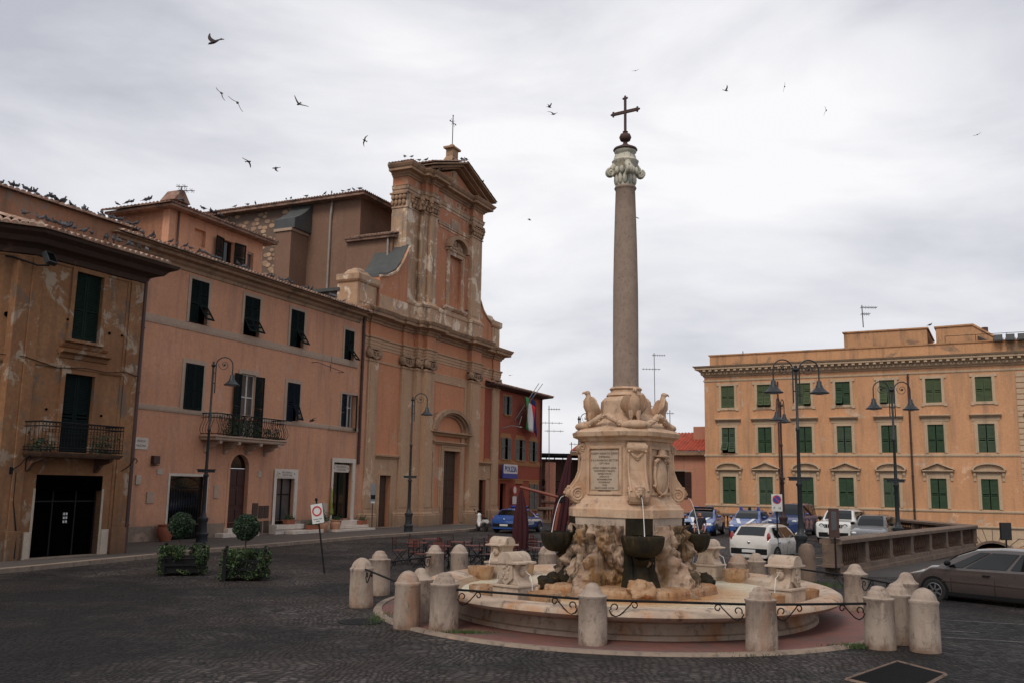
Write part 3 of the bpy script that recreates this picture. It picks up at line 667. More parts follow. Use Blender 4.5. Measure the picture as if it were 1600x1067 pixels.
b = MB(); b.tube([(-4.3, .4, 9.85), (-4.2, .1, 9.8), (-3.7, -.4, 9.6), (-3.5, -.7, 9.62)], .03, 6); b.build('arm', M_iron, fl)
# ================================================================== PINK TOWNHOUSE
loc, rz = F(24, (-8.66, 56.27)); PL, PR = loc, rz
TP = thing('townhouse', 'pink plaster townhouse with stone window frames and bowed iron balcony, left of the church', 'building', loc, rz)
win = {'t1': (-15.55, -14.38, 9.99, 12.04), 't2': (-11.8, -10.62, 10.0, 11.98), 't3': (-8.06, -6.87, 10.0, 11.98), 't4': (-2.94, -1.95, 9.75, 11.7),
       'm1': (-15.54, -14.4, 5.98, 8.1), 'm2': (-11.72, -10.64, 4.95, 8.07), 'm3': (-8.02, -6.98, 5.97, 8.03), 'm4': (-2.95, -1.4, 5.83, 7.93)}
hol = list(win.values()) + [(-15.98, -13.67, .13, 2.95), (-12.08, -10.72, .5, 4.08), (-8.53, -7.02, .6, 2.96), (-3.52, -1.56, .7, 3.95)]
b = MB(); b.wall(-20, -.02, .78, 12.6, hol, depth=.28); b.wall(-20, -.02, -.2, .78, [(-15.98, -13.67, -.2, .78), (-12.08, -10.72, .5, .78), (-8.53, -7.02, .6, .78)], depth=.28)
# arch spandrels
for sgn, u in ((1, -12.08), (-1, -10.72)):
    c = -11.4; pts = [(u, 4.08)] + [(c - sgn * .68 * math.cos(t), 3.4 + .68 * math.sin(t)) for t in [i * PI / 2 / 8 for i in range(9)]]
    b.prism(pts, 0.001, .28)
b.add([(-20, 0, -.2), (-20, 8, -.2), (-20, 8, 12.6), (-20, 0, 12.6)], [(0, 1, 2, 3)])
b.build('wall', M_pink, TP)
b = MB(); b.wall(-20, -.02, -.2, .78, [(-15.98, -13.67, -.2, .78), (-12.3, -10.5, -.2, .78), (-8.8, -6.75, -.2, .78), (-3.7, -1.4, -.2, .78)], y=-.03, depth=.03); b.build('dado', M_pinkbase, TP)
b = MB(); b.mould([(-20, 0), (-4.15, 0), (-4.15, -.04), (-1.5, -.04)][::1], string(9.6, 9.97, .05)); b.mould([(-20, 0), (-4.1, 0), (-4.1, -.04), (-1.2, -.04)], string(5.77, 6.02, .05)); b.build('string_course', M_trim, TP)
b = MB(); b.mould([(-20.0, 3), (-20.0, 0), (-1.4, 0)], [(0, 12.3), (.05, 12.32), (.08, 12.46), (.2, 12.55), (.26, 12.66), (.5, 12.72), (.54, 12.84), (.7, 12.88), (.7, 12.94), (0, 12.96)]); b.build('eaves_cornice', M_cornice, TP)
b = MB(); tile_roof(b, (-20.5, -.85, 12.93), (19.2, 0, 0), (0, 8, 2.0), rows=18); b.build('roof', M_tile, TP, smooth=True, angle=60)
b = MB(); b.box(-20, -1.4, 4.0, 8, 12.0, 13.9); b.build('attic_wall', M_parapet, TP)
for k, tl in (('t1', (0, .62)), ('t2', (.55, .6)), ('t3', (0, .6)), ('t4', (0, .7))):
    u0, u1, z0, z1 = win[k]; w = window_frame(TP, u0, u1, z0, z1, .16, M_trim, .035, sill=False); louvred(w, u0, u1, z0, z1, M_shdark, tilt=tl, y=.02)
for k, tl in (('m1', None), ('m3', (0, .4))):
    u0, u1, z0, z1 = win[k]; w = window_frame(TP, u0, u1, z0, z1, .2, M_trim, .035, sill=False); louvred(w, u0, u1, z0, z1, M_shdark if k == 'm1' else M_shblue, tilt=tl, y=-.03)
u0, u1, z0, z1 = win['m2']; w = window_frame(TP, u0, u1, z0, z1, .2, M_trim, .04, sill=False); pane(w, u0, u1, z0, z1, .12, M_glassl)
shutter(.55, z1 - z0, M_shdark, w, (u0, -.06, z0), rz=PI + .25, mirror=True) if False else None
o = shutter(.58, z1 - z0 - .05, M_shdark, w, (u0, -.05, z0), mirror=True, rz=.12); o = shutter(.58, z1 - z0 - .05, M_shdark, w, (u1, -.05, z0), rz=-.12)
u0, u1, z0, z1 = win['m4']; w = window_frame(TP, u0, u1, z0, z1, .12, M_trim, .035, sill=False); pane(w, u0 + .4, u1 - .4, z0, z1, .12, M_glassl)
louv = shutter(.5, z1 - z0, M_shblue, w, (u0, .02, z0)); shutter(.5, z1 - z0, M_shdark, w, (u1, -.04, z0), mirror=True, rz=.5)
# balcony with bowed iron rail
b = MB(); b.mould([(-14.3, 0), (-14.3, -.95), (-9.15, -.95), (-9.15, 0)], [(-.9, 4.62), (-.08, 4.62), (0, 4.66), (.02, 4.76), (.08, 4.8), (.08, 4.86), (-.9, 4.88)]); b.box(-14.2, -9.25, -.9, 0, 4.63, 4.87)
bal = b.build('balcony', M_trim, TP)
b = MB()
for u in (-13.9, -12.6, -11.0, -9.6): MB().prism([(0, 4.62), (0, 4.05), (-.14, 4.08), (-.2, 4.25), (-.5, 4.33), (-.62, 4.46), (-.92, 4.48), (-.95, 4.62)], u - .09, u + .09, 'x').build('bracket', M_trim, bal, bevel=.015)
b = MB(); rail = lambda z, r: b.tube([(-14.28, 0, z), (-14.28, -.93, z), (-9.17, -.93, z), (-9.17, 0, z)], r, 6)
rail(5.88, .028); rail(5.68, .014); rail(4.93, .02)
def bow(x, y, nx, ny): b.tube([(x + nx * q, y + ny * q, z) for q, z in ((0, 4.9), (.13, 5.0), (.17, 5.15), (.08, 5.4), (-.02, 5.55), (0, 5.7), (0, 5.88))], .013, 5)
for i in range(31): bow(-14.28 + 5.11 * i / 30, -.93, 0, -1)
for i in range(5):
    bow(-14.28, -.1 - .16 * i, -1, 0); bow(-9.17, -.1 - .16 * i, 1, 0)
b.build('railing', M_iron, bal, smooth=True)
# ground floor
s1 = MB().wall(-16.1, -13.55, .13, 3.07, [(-15.98, -13.67, .13, 2.95)], y=-.02, depth=.1).build('shop_frame', M_marble, TP)
MB().box(-15.98, -13.67, .2, .24, .13, 2.95).build('glass', M_glass, s1)
b = MB(); [b.tube([(-15.9 + i * .16, .1, .15), (-15.9 + i * .16, .1, 2.35)], .012, 5) for i in range(15)]; b.tube([(-15.98, .1, 2.4), (-13.67, .1, 2.4)], .02, 5); b.tube([(-14.82 + 1.1 * math.cos(t * PI / 12), .1, 2.4 + .5 * math.sin(t * PI / 12)) for t in range(13)], .015, 5)
for i in range(1, 7): b.tube([(-14.82, .1, 2.4), (-14.82 + 1.05 * math.cos(i * PI / 7), .1, 2.4 + .48 * math.sin(i * PI / 7))], .01, 4)
b.build('grille', M_iron, s1)
d = MB(); d.box(-12.08, -10.72, .2, .26, .5, 3.38)
for u in (-11.95, -11.33):
    for z in (.65, 1.6, 2.55): d.box(u, u + .5, .17, .21, z, z + .75)
d = d.build('door', M_wood2, TP, bevel=.01); b = MB(); b.prism([(-12.08, 3.4), (-10.72, 3.4)] + [(-11.4 + .68 * math.cos(t * PI / 12), 3.4 + .68 * math.sin(t * PI / 12)) for t in range(13)], .22, .26); b.build('fanlight', M_glass, d)
b = MB()   # plain arch band
b.prism([(-11.4 + .68 * math.cos(t * PI / 14), 3.4 + .68 * math.sin(t * PI / 14)) for t in range(15)] + [(-11.4 + .84 * math.cos(t * PI / 14), 3.4 + .84 * math.sin(t * PI / 14)) for t in range(14, -1, -1)], -.02, 0.0); b.box(-12.24, -12.08, -.02, 0, .5, 3.4); b.box(-10.72, -10.56, -.02, 0, .5, 3.4); b.build('arch_band', M_pink, TP)
b = MB(); b.box(-12.9, -10.3, -.55, .2, -.1, .32); b.box(-12.3, -10.5, -.3, .2, .32, .52); b.build('door_step', M_marble, TP, bevel=.015)
s2 = MB().wall(-8.76, -6.75, .6, 3.45, [(-8.53, -7.02, .6, 2.96)], y=-.06, depth=.06).build('shop_frame', M_marble, TP)
MB().box(-8.53, -7.02, .22, .25, .6, 2.96).build('glass', M_glassl, s2); b = MB(); [b.box(u, u + .07, .17, .215, .6, 2.96) for u in (-8.53, -7.82, -7.09)]; b.box(-8.46, -7.09, .175, .213, 2.1, 2.16); b.build('shop_window_frame', M_plasticb, s2)
b = MB(); b.box(-8.9, -6.6, -.5, .2, .36, .6); b.box(-8.2, -5.6, -1.05, -.5, -.1, .3); b.box(-8.9, -6.6, -.45, .2, -.1, .36); b.build('door_step', M_marble, TP, bevel=.015)
s3 = MB().wall(-3.7, -1.3, .67, 4.2, [(-3.5, -1.56, .67, 3.95)], y=-.08, depth=.08).build('shop_frame', M_marble, TP)
MB().box(-3.52, -1.56, .24, .27, .67, 3.95).build('glass', M_glass, s3); b = MB(); [b.box(u, u + .08, .18, .235, .67, 3.95) for u in (-3.5, -2.6, -1.66)]; b.build('shop_window_frame', M_plasticb, s3)
b = MB(); b.box(-3.9, -1.2, -.6, .2, .42, .67); b.box(-4.3, -1.0, -.95, .2, .26, .42); b.box(-4.7, -.8, -1.3, .2, -.1, .24); b.build('door_step', M_marble, TP, bevel=.015)
def shopsign(par, u0, u1, z0, z1, y, l1, l2, sz):
    o = MB().prism([(u0 + .12, z0), (u1 - .12, z0), (u1, z0 + .1), (u1, z1 - .1), (u1 - .12, z1), (u0 + .12, z1), (u0, z1 - .1), (u0, z0 + .1)], y - .03, y).build('shop_sign', M_marble, par)
    b = MB(); c = (u0 + u1) / 2; text_into(b, l1, sz, T(c, y - .034, z0 + (z1 - z0) * .66) @ XZ, .002); text_into(b, l2, sz, T(c, y - .034, z0 + (z1 - z0) * .3) @ XZ, .002)
    for s in (-1, 1): b.box(c + s * (u1 - u0) * .42 - .05, c + s * (u1 - u0) * .42 + .05, y - .034, y - .031, (z0 + z1) / 2 - .03, (z0 + z1) / 2 + .03)
    b.build('lettering', M_letter, o)
shopsign(TP, -8.5, -7.0, 3.02, 3.4, -.06, 'DEL CASTELLO', 'COSE DI CASA', .13); shopsign(TP, -3.4, -1.72, 3.4, 3.84, .1, 'DEL CASTELLO', 'COSE DI CASA', .14)
b = MB(); b.box(-18.25, -17.45, -.035, 0, 4.05, 4.55); pl = b.build('street_plaque', M_marble, TP); b = MB(); text_into(b, 'PIAZZA', .13, T(-17.85, -.037, 4.4) @ XZ, .002); text_into(b, 'MAZZINI', .13, T(-17.85, -.037, 4.2) @ XZ, .002); b.build('lettering', M_letter, pl)
for (u, z, w_, h_) in ((-17.3, 1.75, .42, .5), (-13.15, 1.95, .32, .62)): MB().box(u, u + w_, -.05, 0, z, z + h_).build('meter_cover', M_trim, TP, bevel=.01)
for (u, z, w_, h_) in ((-10.3, .95, .42, .75), (-9.8, .95, .36, .62), (-9.38, .95, .36, .62), (-9.85, .2, .36, .6), (-9.38, .2, .4, .62)):
    MB().box(u, u + w_, -.04, 0, z, z + h_).build('vent_hatch', M_wood, TP, bevel=.006)
for q in ((-18.0, -17.72, -.07, 0, 2.55, 2.95), (-5.0, -4.2, -.25, 0, .75, 1.65), (-10.0, -9.75, -.03, 0, 3.0, 3.3), (-16.8, -16.45, -.03, 0, 3.0, 3.25)): MB().box(*q).build('junction_box', M_cream, TP, bevel=.01)
b = MB(); b.box(-17.2, -16.85, -.2, 0, 3.45, 3.8); b.build('alarm_box', M_pipe, TP, bevel=.01); b = MB(); b.tube([(-17.3, -.1, 3.4), (-16.8, -.1, 3.4)], .02, 5); b.tube([(-6.0, 0, 9.35), (-6.0, -.4, 9.35), (-3.4, -.4, 9.1), (-3.4, 0, 9.1)], .02, 5); b.tube([(-4.7, -.35, 9.0), (-4.7, -.35, 9.4)], .02, 5); b.build('wall_bracket', M_pipe, TP)
downpipe(TP, -1.05, 3.9, 12.9, M_pipe, y=-.1, r=.085, top=(-1.5, -.5, 12.95))
downpipe(TP, -19.6, 0.1, 12.3, M_pipe)
# raised rooftop house
UH = MB(); y0 = 3.5; zt = 16.15; hol = [(-11.9, -11.08, 14.9, 16.0 - .2), (-9.75, -8.85, 14.3, 15.75), (-7.75, -7.2, 14.2, 15.55)]
UH.wall(-13.7, -6.45, 12.8, zt + .3, hol, y=y0, depth=.3); UH.add([(-13.7, y0, 12.8), (-13.7, y0 + 3.5, 12.8), (-13.7, y0 + 3.5, zt + .5), (-13.7, y0, zt + .3)], [(0, 1, 2, 3)]); UH.box(-13.7, -6.45, y0 + .45, y0 + 3.5, 12.8, zt + .2)
UH = UH.build('rooftop_room', M_pink, TP)
MB().box(-11.9, -11.08, y0 + .2, y0 + .25, 14.9, 15.8).build('recess_panel', M_pink, UH)
w = MB().box(-9.75, -8.85, y0 + .2, y0 + .25, 14.3, 15.75).build('pane', M_glass, UH); shutter(.75, 1.5, M_shdark, UH, (-9.75, y0 - .05, 14.27), mirror=True, rz=.2); shutter(.8, 1.5, M_shdark, UH, (-8.85, y0 - .05, 14.27), rz=-.12)
b = MB(); b.box(-7.75, -7.2, y0 + .2, y0 + .25, 14.2, 15.55); b.build('pane', M_glassl, UH); b = MB(); b.box(-7.75, -7.68, y0 + .1, y0 + .19, 14.2, 15.55); b.box(-7.68, -7.2, y0 + .1, y0 + .19, 15.48, 15.55); b.build('window_sash', M_white, UH)
b = MB(); tile_roof(b, (-14.35, y0 - .65, zt + .3), (8.5, 0, 0), (0, 2.4, .6), rows=6, tl=.28, tr=.28); tile_roof(b, (-14.35, y0 + 4.1, zt + .3), (0, -4.75, 0), (2.4, 0, .6), rows=6, tl=.5, tr=.5)
b.box(-14.2, -5.9, y0 - .6, y0 + 4, zt + .17, zt + .3)
b.build('rooftop_room_roof', M_tiled, UH, smooth=True, angle=60)
downpipe(UH, -13.15, 12.9, zt + .2, M_pipe, y=y0 - .08, r=.05)
ch = MB(); ch.M = T(-12.2, y0 + 1.2, zt + .55); ch.box(-.45, .45, -.35, .35, -.4, .5); ch.prism([(-.6, .5), (.6, .5), (.1, 1.15), (-.1, 1.15)], -.5, .5); ch = ch.build('chimney', M_tiled, UH, bevel=.02)
MB().box(-12.5, -11.9, y0 + .8, y0 + .84, zt + .7, zt + .98).build('chimney_opening', M_black, ch)
# ================================================================== CHURCH
loc, rz = F(25.08, (-8.03, 57.61)); UC, OC = -48.8, 31.7
TC = thing('church', 'baroque church with weathered orange and tan two-tier facade, pediment and arched doorway', 'church', loc, rz)
def R(ua, off): return UC + (ua - UC) * (1 - off / OC)
OL, OA, OB, OD, OW = .12, .16, .5, .8, .45
LW, RW = -2.2, 16.75
pil = [(-1.65, -.58, OL), (2.2, 3.9, OA), (4.1, 5.15, OB), (5.27, 6.41, OD), (11.9, 13.47, OD), (15.56, 16.8, OL)]
pil = [(R(a, o_), R(c, o_), o_) for a, c, o_ in pil]
pA, pB, pC, pD, pE = pil[1], pil[2], pil[3], pil[4], pil[5]
pA = (pA[0], pB[0], OA); pB = (pB[0], pC[0], OB); DR = pD[1]
base = [(LW, 3), (LW, 0), (pil[0][0], 0), (pil[0][0], -OL), (pil[0][1], -OL), (pil[0][1], 0), (pA[0], 0), (pA[0], -OA), (pA[1], -OA), (pA[1], -OB), (pB[1], -OB), (pB[1], -OD), (pC[1], -OD), (pC[1], -OW),
        (pD[0], -OW), (pD[0], -OD), (DR, -OD), (DR, -OB), (DR + .5, -OB), (DR + .5, 0), (pE[0], 0), (pE[0], -OL), (pE[1], -OL), (pE[1], 0), (RW, 0), (RW, 3)]
# walls: left bay, centre bay, right bay
Ld = (-.12, 1.15, .16, 3.3); Md = (R(7.55, .25), R(9.95, .25), .12, 5.12); Rd = (13.35, 14.5, .16, 3.22)
b = MB(); b.wall(LW, pA[0] + .3, -.2, 13.2, [Ld], y=0, depth=.35); b.wall(pC[1], pD[0], -.2, 13.4, [Md], y=-OW, depth=.5); b.wall(DR + .2, RW, -.2, 13.2, [Rd], y=0, depth=.3)
b.add([(RW, 0, -.2), (RW, 10, -.2), (RW, 10, 13.3), (RW, 0, 13.3), (LW, 0, -.2), (LW, 2, -.2), (LW, 2, 13.3), (LW, 0, 13.3)], [(0, 1, 2, 3), (4, 5, 6, 7)])
b.build('facade_wall', M_chwall, TC)
for i, (a, c, o_) in enumerate([pil[0], pA, pB, pC, pD, (DR, DR + .5, OB), pE]):
    back = 0 if i not in (3, 4) else 0
    b = MB(); b.box(a, c, -o_, .05, .95, 10.25); q = .07
    if i in (0, 3, 4, 6, 1): b.box(a + .16, c - .16, -o_ - .03, -o_ + .01, 1.3, 9.95) if c - a > .9 else None
    b.build('pilaster', M_chstone, TC, bevel=.012)
b = MB(); gaps = [(Ld[0] - .35, Ld[1] + .35), (Md[0] - .5, Md[1] + .5), (Rd[0] - .3, Rd[1] + .35)]
seg = [base[0:6] + [(gaps[0][0], 0)], [(gaps[0][1], 0)] + base[6:14] + [(gaps[1][0], -OW)], [(gaps[1][1], -OW)] + base[14:20] + [(DR + .55, 0)], [(gaps[2][1], 0)] + base[20:]]
pp = [(0, -.2), (.16, -.2), (.16, .82), (.12, .86), (.13, .92), (.07, .98), (.04, 1.04), (.03, 1.2), (0, 1.22)]
for sg in seg: MB().mould(sg, pp).build('plinth', M_chstone, TC)
b = MB(); b.mould(base, [(0, 10.2), (.05, 10.22), (.06, 10.32), (0, 10.36)]); b.build('necking', M_chstone, TC)
# ionic capitals
def ionic(a, c, o_, z0, z1, parent):
    b = MB(); b.box(a - .02, c + .02, -o_ - .05, 0, z0 + .1, z1 - .25); b.box(a - .1, c + .1, -o_ - .13, 0, z1 - .16, z1)
    for s, x in ((-1, a), (1, c)):
        for rr, yy in ((.27, .1), (.2, .14), (.1, .18)):
            b.tube([(x + s * .04, -o_ - yy, z1 - .4), (x + s * .04, -o_ + (.05 if rr > .25 else -.02), z1 - .4)], rr, 14)
    k = max(1, int((c - a) / .3))
    for i in range(k): b.ell((a + (c - a) * (i + .5) / k, -o_ - .08, z1 - .4), (.09, .08, .14), 8, 6)
    b.tube([(a + .1, -o_ - .08, z1 - .22), ((a + c) / 2, -o_ - .12, z1 - .32), (c - .1, -o_ - .08, z1 - .22)], .05, 6)
    b.tube([(a + .1, -o_ - .08, z1 - .55), ((a + c) / 2, -o_ - .14, z1 - .74), (c - .1, -o_ - .08, z1 - .55)], .06, 6)
    return b.build('capital', M_cornice, parent, smooth=True)
for i, (a, c, o_) in enumerate([pil[0], (pA[0], pA[1] - .1, OA), (pB[0] + .12, pB[1] - .1, OB), (pC[0] + .12, pC[1], OD), pD, pE]): ionic(a, c, o_, 10.34, 11.1, TC)
b = MB(); 
b = MB(); b.mould(base, [(0, 11.05), (.03, 11.06), (.03, 11.22), (.06, 11.24), (.06, 11.42), (.09, 11.44), (.09, 11.6), (.16, 11.66), (.16, 11.74), (0, 11.77)]); b.build('architrave', M_chstone, TC)
b = MB(); b.mould(base, [(0.0, 11.75), (.015, 11.76), (.015, 12.6), (0, 12.62)]); b.build('frieze', M_chwall, TC)
b = MB(); b.mould(base, [(0, 12.56), (.1, 12.58), (.14, 12.7), (.24, 12.76), (.26, 12.86), (.36, 12.9), (.66, 12.95), (.66, 13.12), (.72, 13.16), (.82, 13.34), (.82, 13.38), (0, 13.5)]); b.build('cornice', M_cornice, TC)
cu0 = (Md[0] + Md[1]) / 2
b = MB()   # raised panel frame in the centre bay and side bay bands
y = -OW
for (u0, u1, z0, z1) in ((pC[1] + .02, pD[0] - .02, 9.75, 9.95),): b.box(u0, u1, y - .05, y, z0, z1 + .3)
b.box(pC[1], pC[1] + .12, y - .05, y, 7.5, 9.75); b.box(pD[0] - .4, pD[0] - .02, y - .05, y, 6.5, 9.75)
b.build('wall_panel', M_chstone, TC)
for (a, c, rd) in ((pil[0][1], pA[0], 0), (DR + .5, pE[0], 0)):
    b = MB(); b.mould([(a, 0), (c, 0)], [(0, 4.3), (.05, 4.32), (.1, 4.42), (.26, 4.46), (.28, 4.56), (0, 4.6)]); b.build('overdoor_cornice', M_chstone, TC)
for q in ((pil[0][1] + .02, pA[0] - .02), (DR + .5, pE[0])): MB().box(q[0], q[1], -.03, 0, 3.75, 4.3).build('overdoor_panel', M_chstone, TC)
for (a, c, h, y_) in ((pil[0][1], pA[0], Ld, 0), (DR + .5, pE[0], Rd, 0), (cu0 - 1.8, cu0 + 1.8, Md, -OW)):
    MB().wall(a + .01, c - .01, .2, 3.76 if y_ == 0 else 5.5, [(h[0], h[1], .2, h[3])], y=y_ - .025, depth=.02).build('door_surround', M_chstone, TC)
def doorcase(h, y, w, zt, name='door_frame'):
    b = MB(); b.mould([(h[0], y + .1), (h[0], y)], [(0, 0)] * 2, cap=False) if False else None
    for k, (e, p) in enumerate(((0, .1), (.12, .06), (.24, .1))):
        if e >= w: break
        ww = min(.12, w - e)
        b.box(h[0] - e - ww, h[0] - e, y - p, y + .02, 0, h[3] + e + ww); b.box(h[1] + e, h[1] + e + ww, y - p, y + .02, 0, h[3] + e + ww); b.box(h[0] - e, h[1] + e, y - p, y + .02, h[3] + e, h[3] + e + ww)
    return b.build(name, M_chstone, TC, bevel=.012)
def wooddoor(h, y, rows):
    b = MB(); b.box(h[0], h[1], y, y + .05, h[2], h[3]); c = (h[0] + h[1]) / 2; hh = (h[3] - h[2]) / rows
    for k in range(rows):
        for (a, e) in ((h[0] + .08, c - .04), (c + .04, h[1] - .08)): b.box(a, e, y - .03, y, h[2] + k * hh + .06, h[2] + (k + 1) * hh - .06)
    b.box(c - .025, c + .025, y - .04, y, h[2], h[3])
    d = b.build('door', M_wood, TC, bevel=.008)
    hb = MB(); hb.ell((c - .12, y - .06, h[2] + 1.05), (.03, .04, .03), 8, 6); hb.build('handle', M_iron, d)
for h, y, w, dp, rows in ((Ld, 0, .24, .28, 3), (Md, -OW, .36, .35, 5), (Rd, 0, .24, .25, 3)):
    doorcase(h, y, w, 0); wooddoor(h, y + dp, rows); MB().box(h[0] - .45, h[1] + .45, y - .5, y + .2, -.1, h[2]).build('door_step', M_kerb, TC, bevel=.012)
# main portal: side strips, bands, segmental pediment with round hood
cu = (pC[1] + pD[0]) / 2 - .02; y = -OW
b = MB()
for s in (-1, 1): b.box(cu + s * 2.1 - .22, cu + s * 2.1 + .22, y - .12, y, .2, 6.1); b.box(cu + s * 2.1 - .12, cu + s * 2.1 + .12, y - .16, y - .11, 1.3, 5.0); b.prism([(0, 5.3), (-.28, 5.28), (-.2, 4.9), (-.1, 4.7), (0, 4.7)], cu + s * 1.85 - .1, cu + s * 1.85 + .1, 'x') if False else None
b.mould([(cu - 2.4, y), (cu + 2.4, y)], [(0, 5.5), (.14, 5.52), (.2, 5.62), (.3, 5.66), (.3, 5.74), (0, 5.78)])
b.mould([(cu - 2.65, y), (cu - 2.65, y - .15), (cu + 2.65, y - .15), (cu + 2.65, y)], [(-.1, 6.1), (.04, 6.12), (.1, 6.25), (.34, 6.3), (.36, 6.42), (-.1, 6.46)])
b.build('portal_frame', M_chstone, TC, bevel=.01)
b = MB(); RR = 2.62; zc = 6.44
def arcband(r0, r1, ya, yb, k=22, a0=0, a1=PI, sq=.56):
    pts = [(cu + r1 * math.cos(a0 + (a1 - a0) * i / k), zc + r1 * sq * math.sin(a0 + (a1 - a0) * i / k)) for i in range(k + 1)] + [(cu + r0 * math.cos(a0 + (a1 - a0) * i / k), zc + r0 * sq * math.sin(a0 + (a1 - a0) * i / k)) for i in range(k, -1, -1)]
    b.prism(pts, ya, yb)
arcband(2.3, 2.75, y - .55, y); arcband(2.1, 2.3, y - .4, y); arcband(1.85, 2.1, y - .2, y)
b.build('arched_hood', M_cornice, TC)
b = MB(); b.prism([(cu + 1.85 * math.cos(i * PI / 20), zc + .02 + 1.85 * .56 * math.sin(i * PI / 20)) for i in range(21)], y - .06, y); b.build('tympanum', M_chwall, TC)
# ------------- upper tier
u_L, u_R = 2.55, R(13.2, .35); YB = 1.35
ub = [(u_L, 1.5), (u_L, YB - .4), (u_L, .3), (R(2.75, -.3), .3), (R(3.75, -.3), .3), (R(3.75, -.3), -.1), (R(4.95, .1), -.1), (R(4.95, .1), -.35), (R(6.2, .35), -.35), (R(6.2, .35), -.05), (R(11.56, .35), -.05), (R(11.56, .35), -.35), (u_R, -.35), (u_R, 1.5)]
ub[2] = (u_L, .3)
b = MB(); b.wall(R(6.1, 0), R(11.6, 0), 13.3, 24.2, [(7.8, 9.78, 15.45, 19.15)], y=-.05, depth=.3); b.build('upper_wall', M_chupw, TC)
b = MB()
b.box(u_L, R(3.75, -.3), .3, 1.5, 13.3, 24.0); b.box(R(3.75, -.3), R(4.95, .1), -.1, 1.4, 13.3, 23.99); b.box(R(4.95, .1), R(6.2, .35), -.35, 1.4, 13.3, 23.98); b.box(R(11.56, .35), u_R, -.35, 1.4, 13.3, 23.98)
b.box(R(5.25, .35), R(6.0, .35), -.38, -.34, 15.2, 20.9); b.box(R(11.8, .35), R(12.9, .35), -.38, -.34, 15.2, 20.9); b.box(u_L - .04, u_L, .6, 1.5, 15.2, 20.9); b.box(R(4.0, .1), R(4.75, .1), -.13, -.09, 15.2, 20.9); b.box(R(2.95, -.3), R(3.6, -.3), .27, .31, 15.2, 20.9)
b.build('upper_pilaster', M_chup, TC, bevel=.015)
b = MB(); b.box(R(6.2, 0), R(11.56, 0), .35, 1.3, 13.3, 24); b.build('upper_core', M_chup, TC)
b = MB(); b.mould(ub, [(0, 13.3), (.14, 13.3), (.14, 14.6), (.2, 14.66), (.22, 14.8), (.1, 14.88), (.06, 15.0), (0, 15.04)]); b.build('upper_plinth', M_chup, TC)
def corinth(a, c, y, yb, z0, z1, side=False):
    b = MB(); b.box(a, c, y, yb, z0, z1 - .1); b.box(a - .12, c + .12, y - .14, yb, z1 - .14, z1)
    n = max(2, int((c - a) / .3))
    for row, (zz, rr) in enumerate(((z0 + .18, .13), (z0 + .48, .15))):
        for i in range(n + row):
            x = a + (c - a) * (i + (.5 if not row else 0)) / n; b.ell((x, y - .07, zz), (rr, .11, .2), 8, 6); b.ell((x, y - .16, zz + .14), (rr * .8, .08, .07), 8, 5)
    for x in (a - .02, c + .02): b.tube([(x, y - .16, z1 - .26), (x, y + .02, z1 - .26)], .15, 10); b.tube([(x, y - .2, z1 - .26), (x, y, z1 - .26)], .07, 8)
    return b.build('capital', M_cornice, TC, smooth=True)
for (a, c, y, yb) in ((R(2.75, -.3) - .1, R(3.7, -.3), .3, 1), (R(3.95, .1), R(4.85, .1), -.1, 1), (R(5.19, .35), R(6.2, .35), -.35, 1), (R(11.56, .35), u_R, -.35, .4)): corinth(a, c, y, yb, 21.35, 22.3)
b = MB(); b.M = T(u_L, 0, 0, rz=-PI / 2); b.box(-1.5, -.45, -.02, .3, 21.35, 22.2)
for i in range(4): b.ell((-1.45 + .3 * i, -.07, 21.6), (.14, .11, .2), 8, 6); b.ell((-1.4 + .3 * i, -.1, 21.95), (.15, .12, .18), 8, 6)
b.box(-1.65, -.3, -.14, .3, 22.18, 22.3); b.build('capital', M_cornice, TC, smooth=True)
b = MB(); b.mould(ub, [(0, 21.2), (.06, 21.22), (.06, 21.32), (0, 21.35)]); b.mould(ub, [(0, 22.3), (.04, 22.32), (.04, 22.5), (.09, 22.52), (.12, 22.72), (.16, 22.78), (0, 22.82)]); b.build('upper_architrave', M_chup, TC)
b = MB(); b.mould(ub, [(0, 22.8), (.02, 22.81), (.02, 23.4), (0, 23.42)]); b.build('upper_frieze', M_chupw, TC)
b = MB(); b.mould(ub, [(0, 23.38), (.1, 23.4), (.14, 23.5), (.24, 23.55), (.28, 23.66), (.6, 23.7), (.6, 23.86), (.68, 23.92), (.78, 24.08), (.78, 24.12), (0, 24.2)]); b.build('upper_cornice', M_cornice, TC)
b = MB(); text_into(b, 'D . O . M', .38, T(9.6, -.08, 23.1) @ XZ, .01); b.build('frieze_lettering', M_letter, TC)
b = MB(); b.box(8.6, 10.6, -.062, -.05, 22.86, 23.34); b.build('frieze_plate', M_chup, TC)
# pediment
pl_, pr_ = R(4.9, .35) - .75, u_R + .78; pc = (pl_ + pr_) / 2; za, zp = 24.12, 26.15
b = MB(); b.prism([(pl_ + .9, za), (pr_ - .9, za), (pc, zp - .55)], -.1, 1.2); b.build('pediment_field', M_chupw, TC)
b = MB()
for s in (-1, 1):
    xe = pl_ if s < 0 else pr_
    d = Vector((pc - xe, 0, zp - za)).normalized(); nrm = Vector((-d.z * (1 if s < 0 else -1), 0, abs(d.x)))
    for t0, t1, yo in ((-.42, -.28, -.45), (-.28, -.1, -.75), (-.1, 0, -1.1)):
        q = [(xe, za + .42 + t0 * 1.0), (pc, zp + t0), (pc, zp + t1), (xe, za + .42 + t1)] if False else [(xe + (0 if t1 > -.05 else s * -.3), za + .0 + (t0 + .42) * .9), (pc, zp + t0), (pc, zp + t1), (xe + (0 if t1 > -.05 else s * -.3), za + (t1 + .42) * .9)]
        b.prism(q, yo, 1.2)
b.build('raking_cornice', M_cornice, TC)
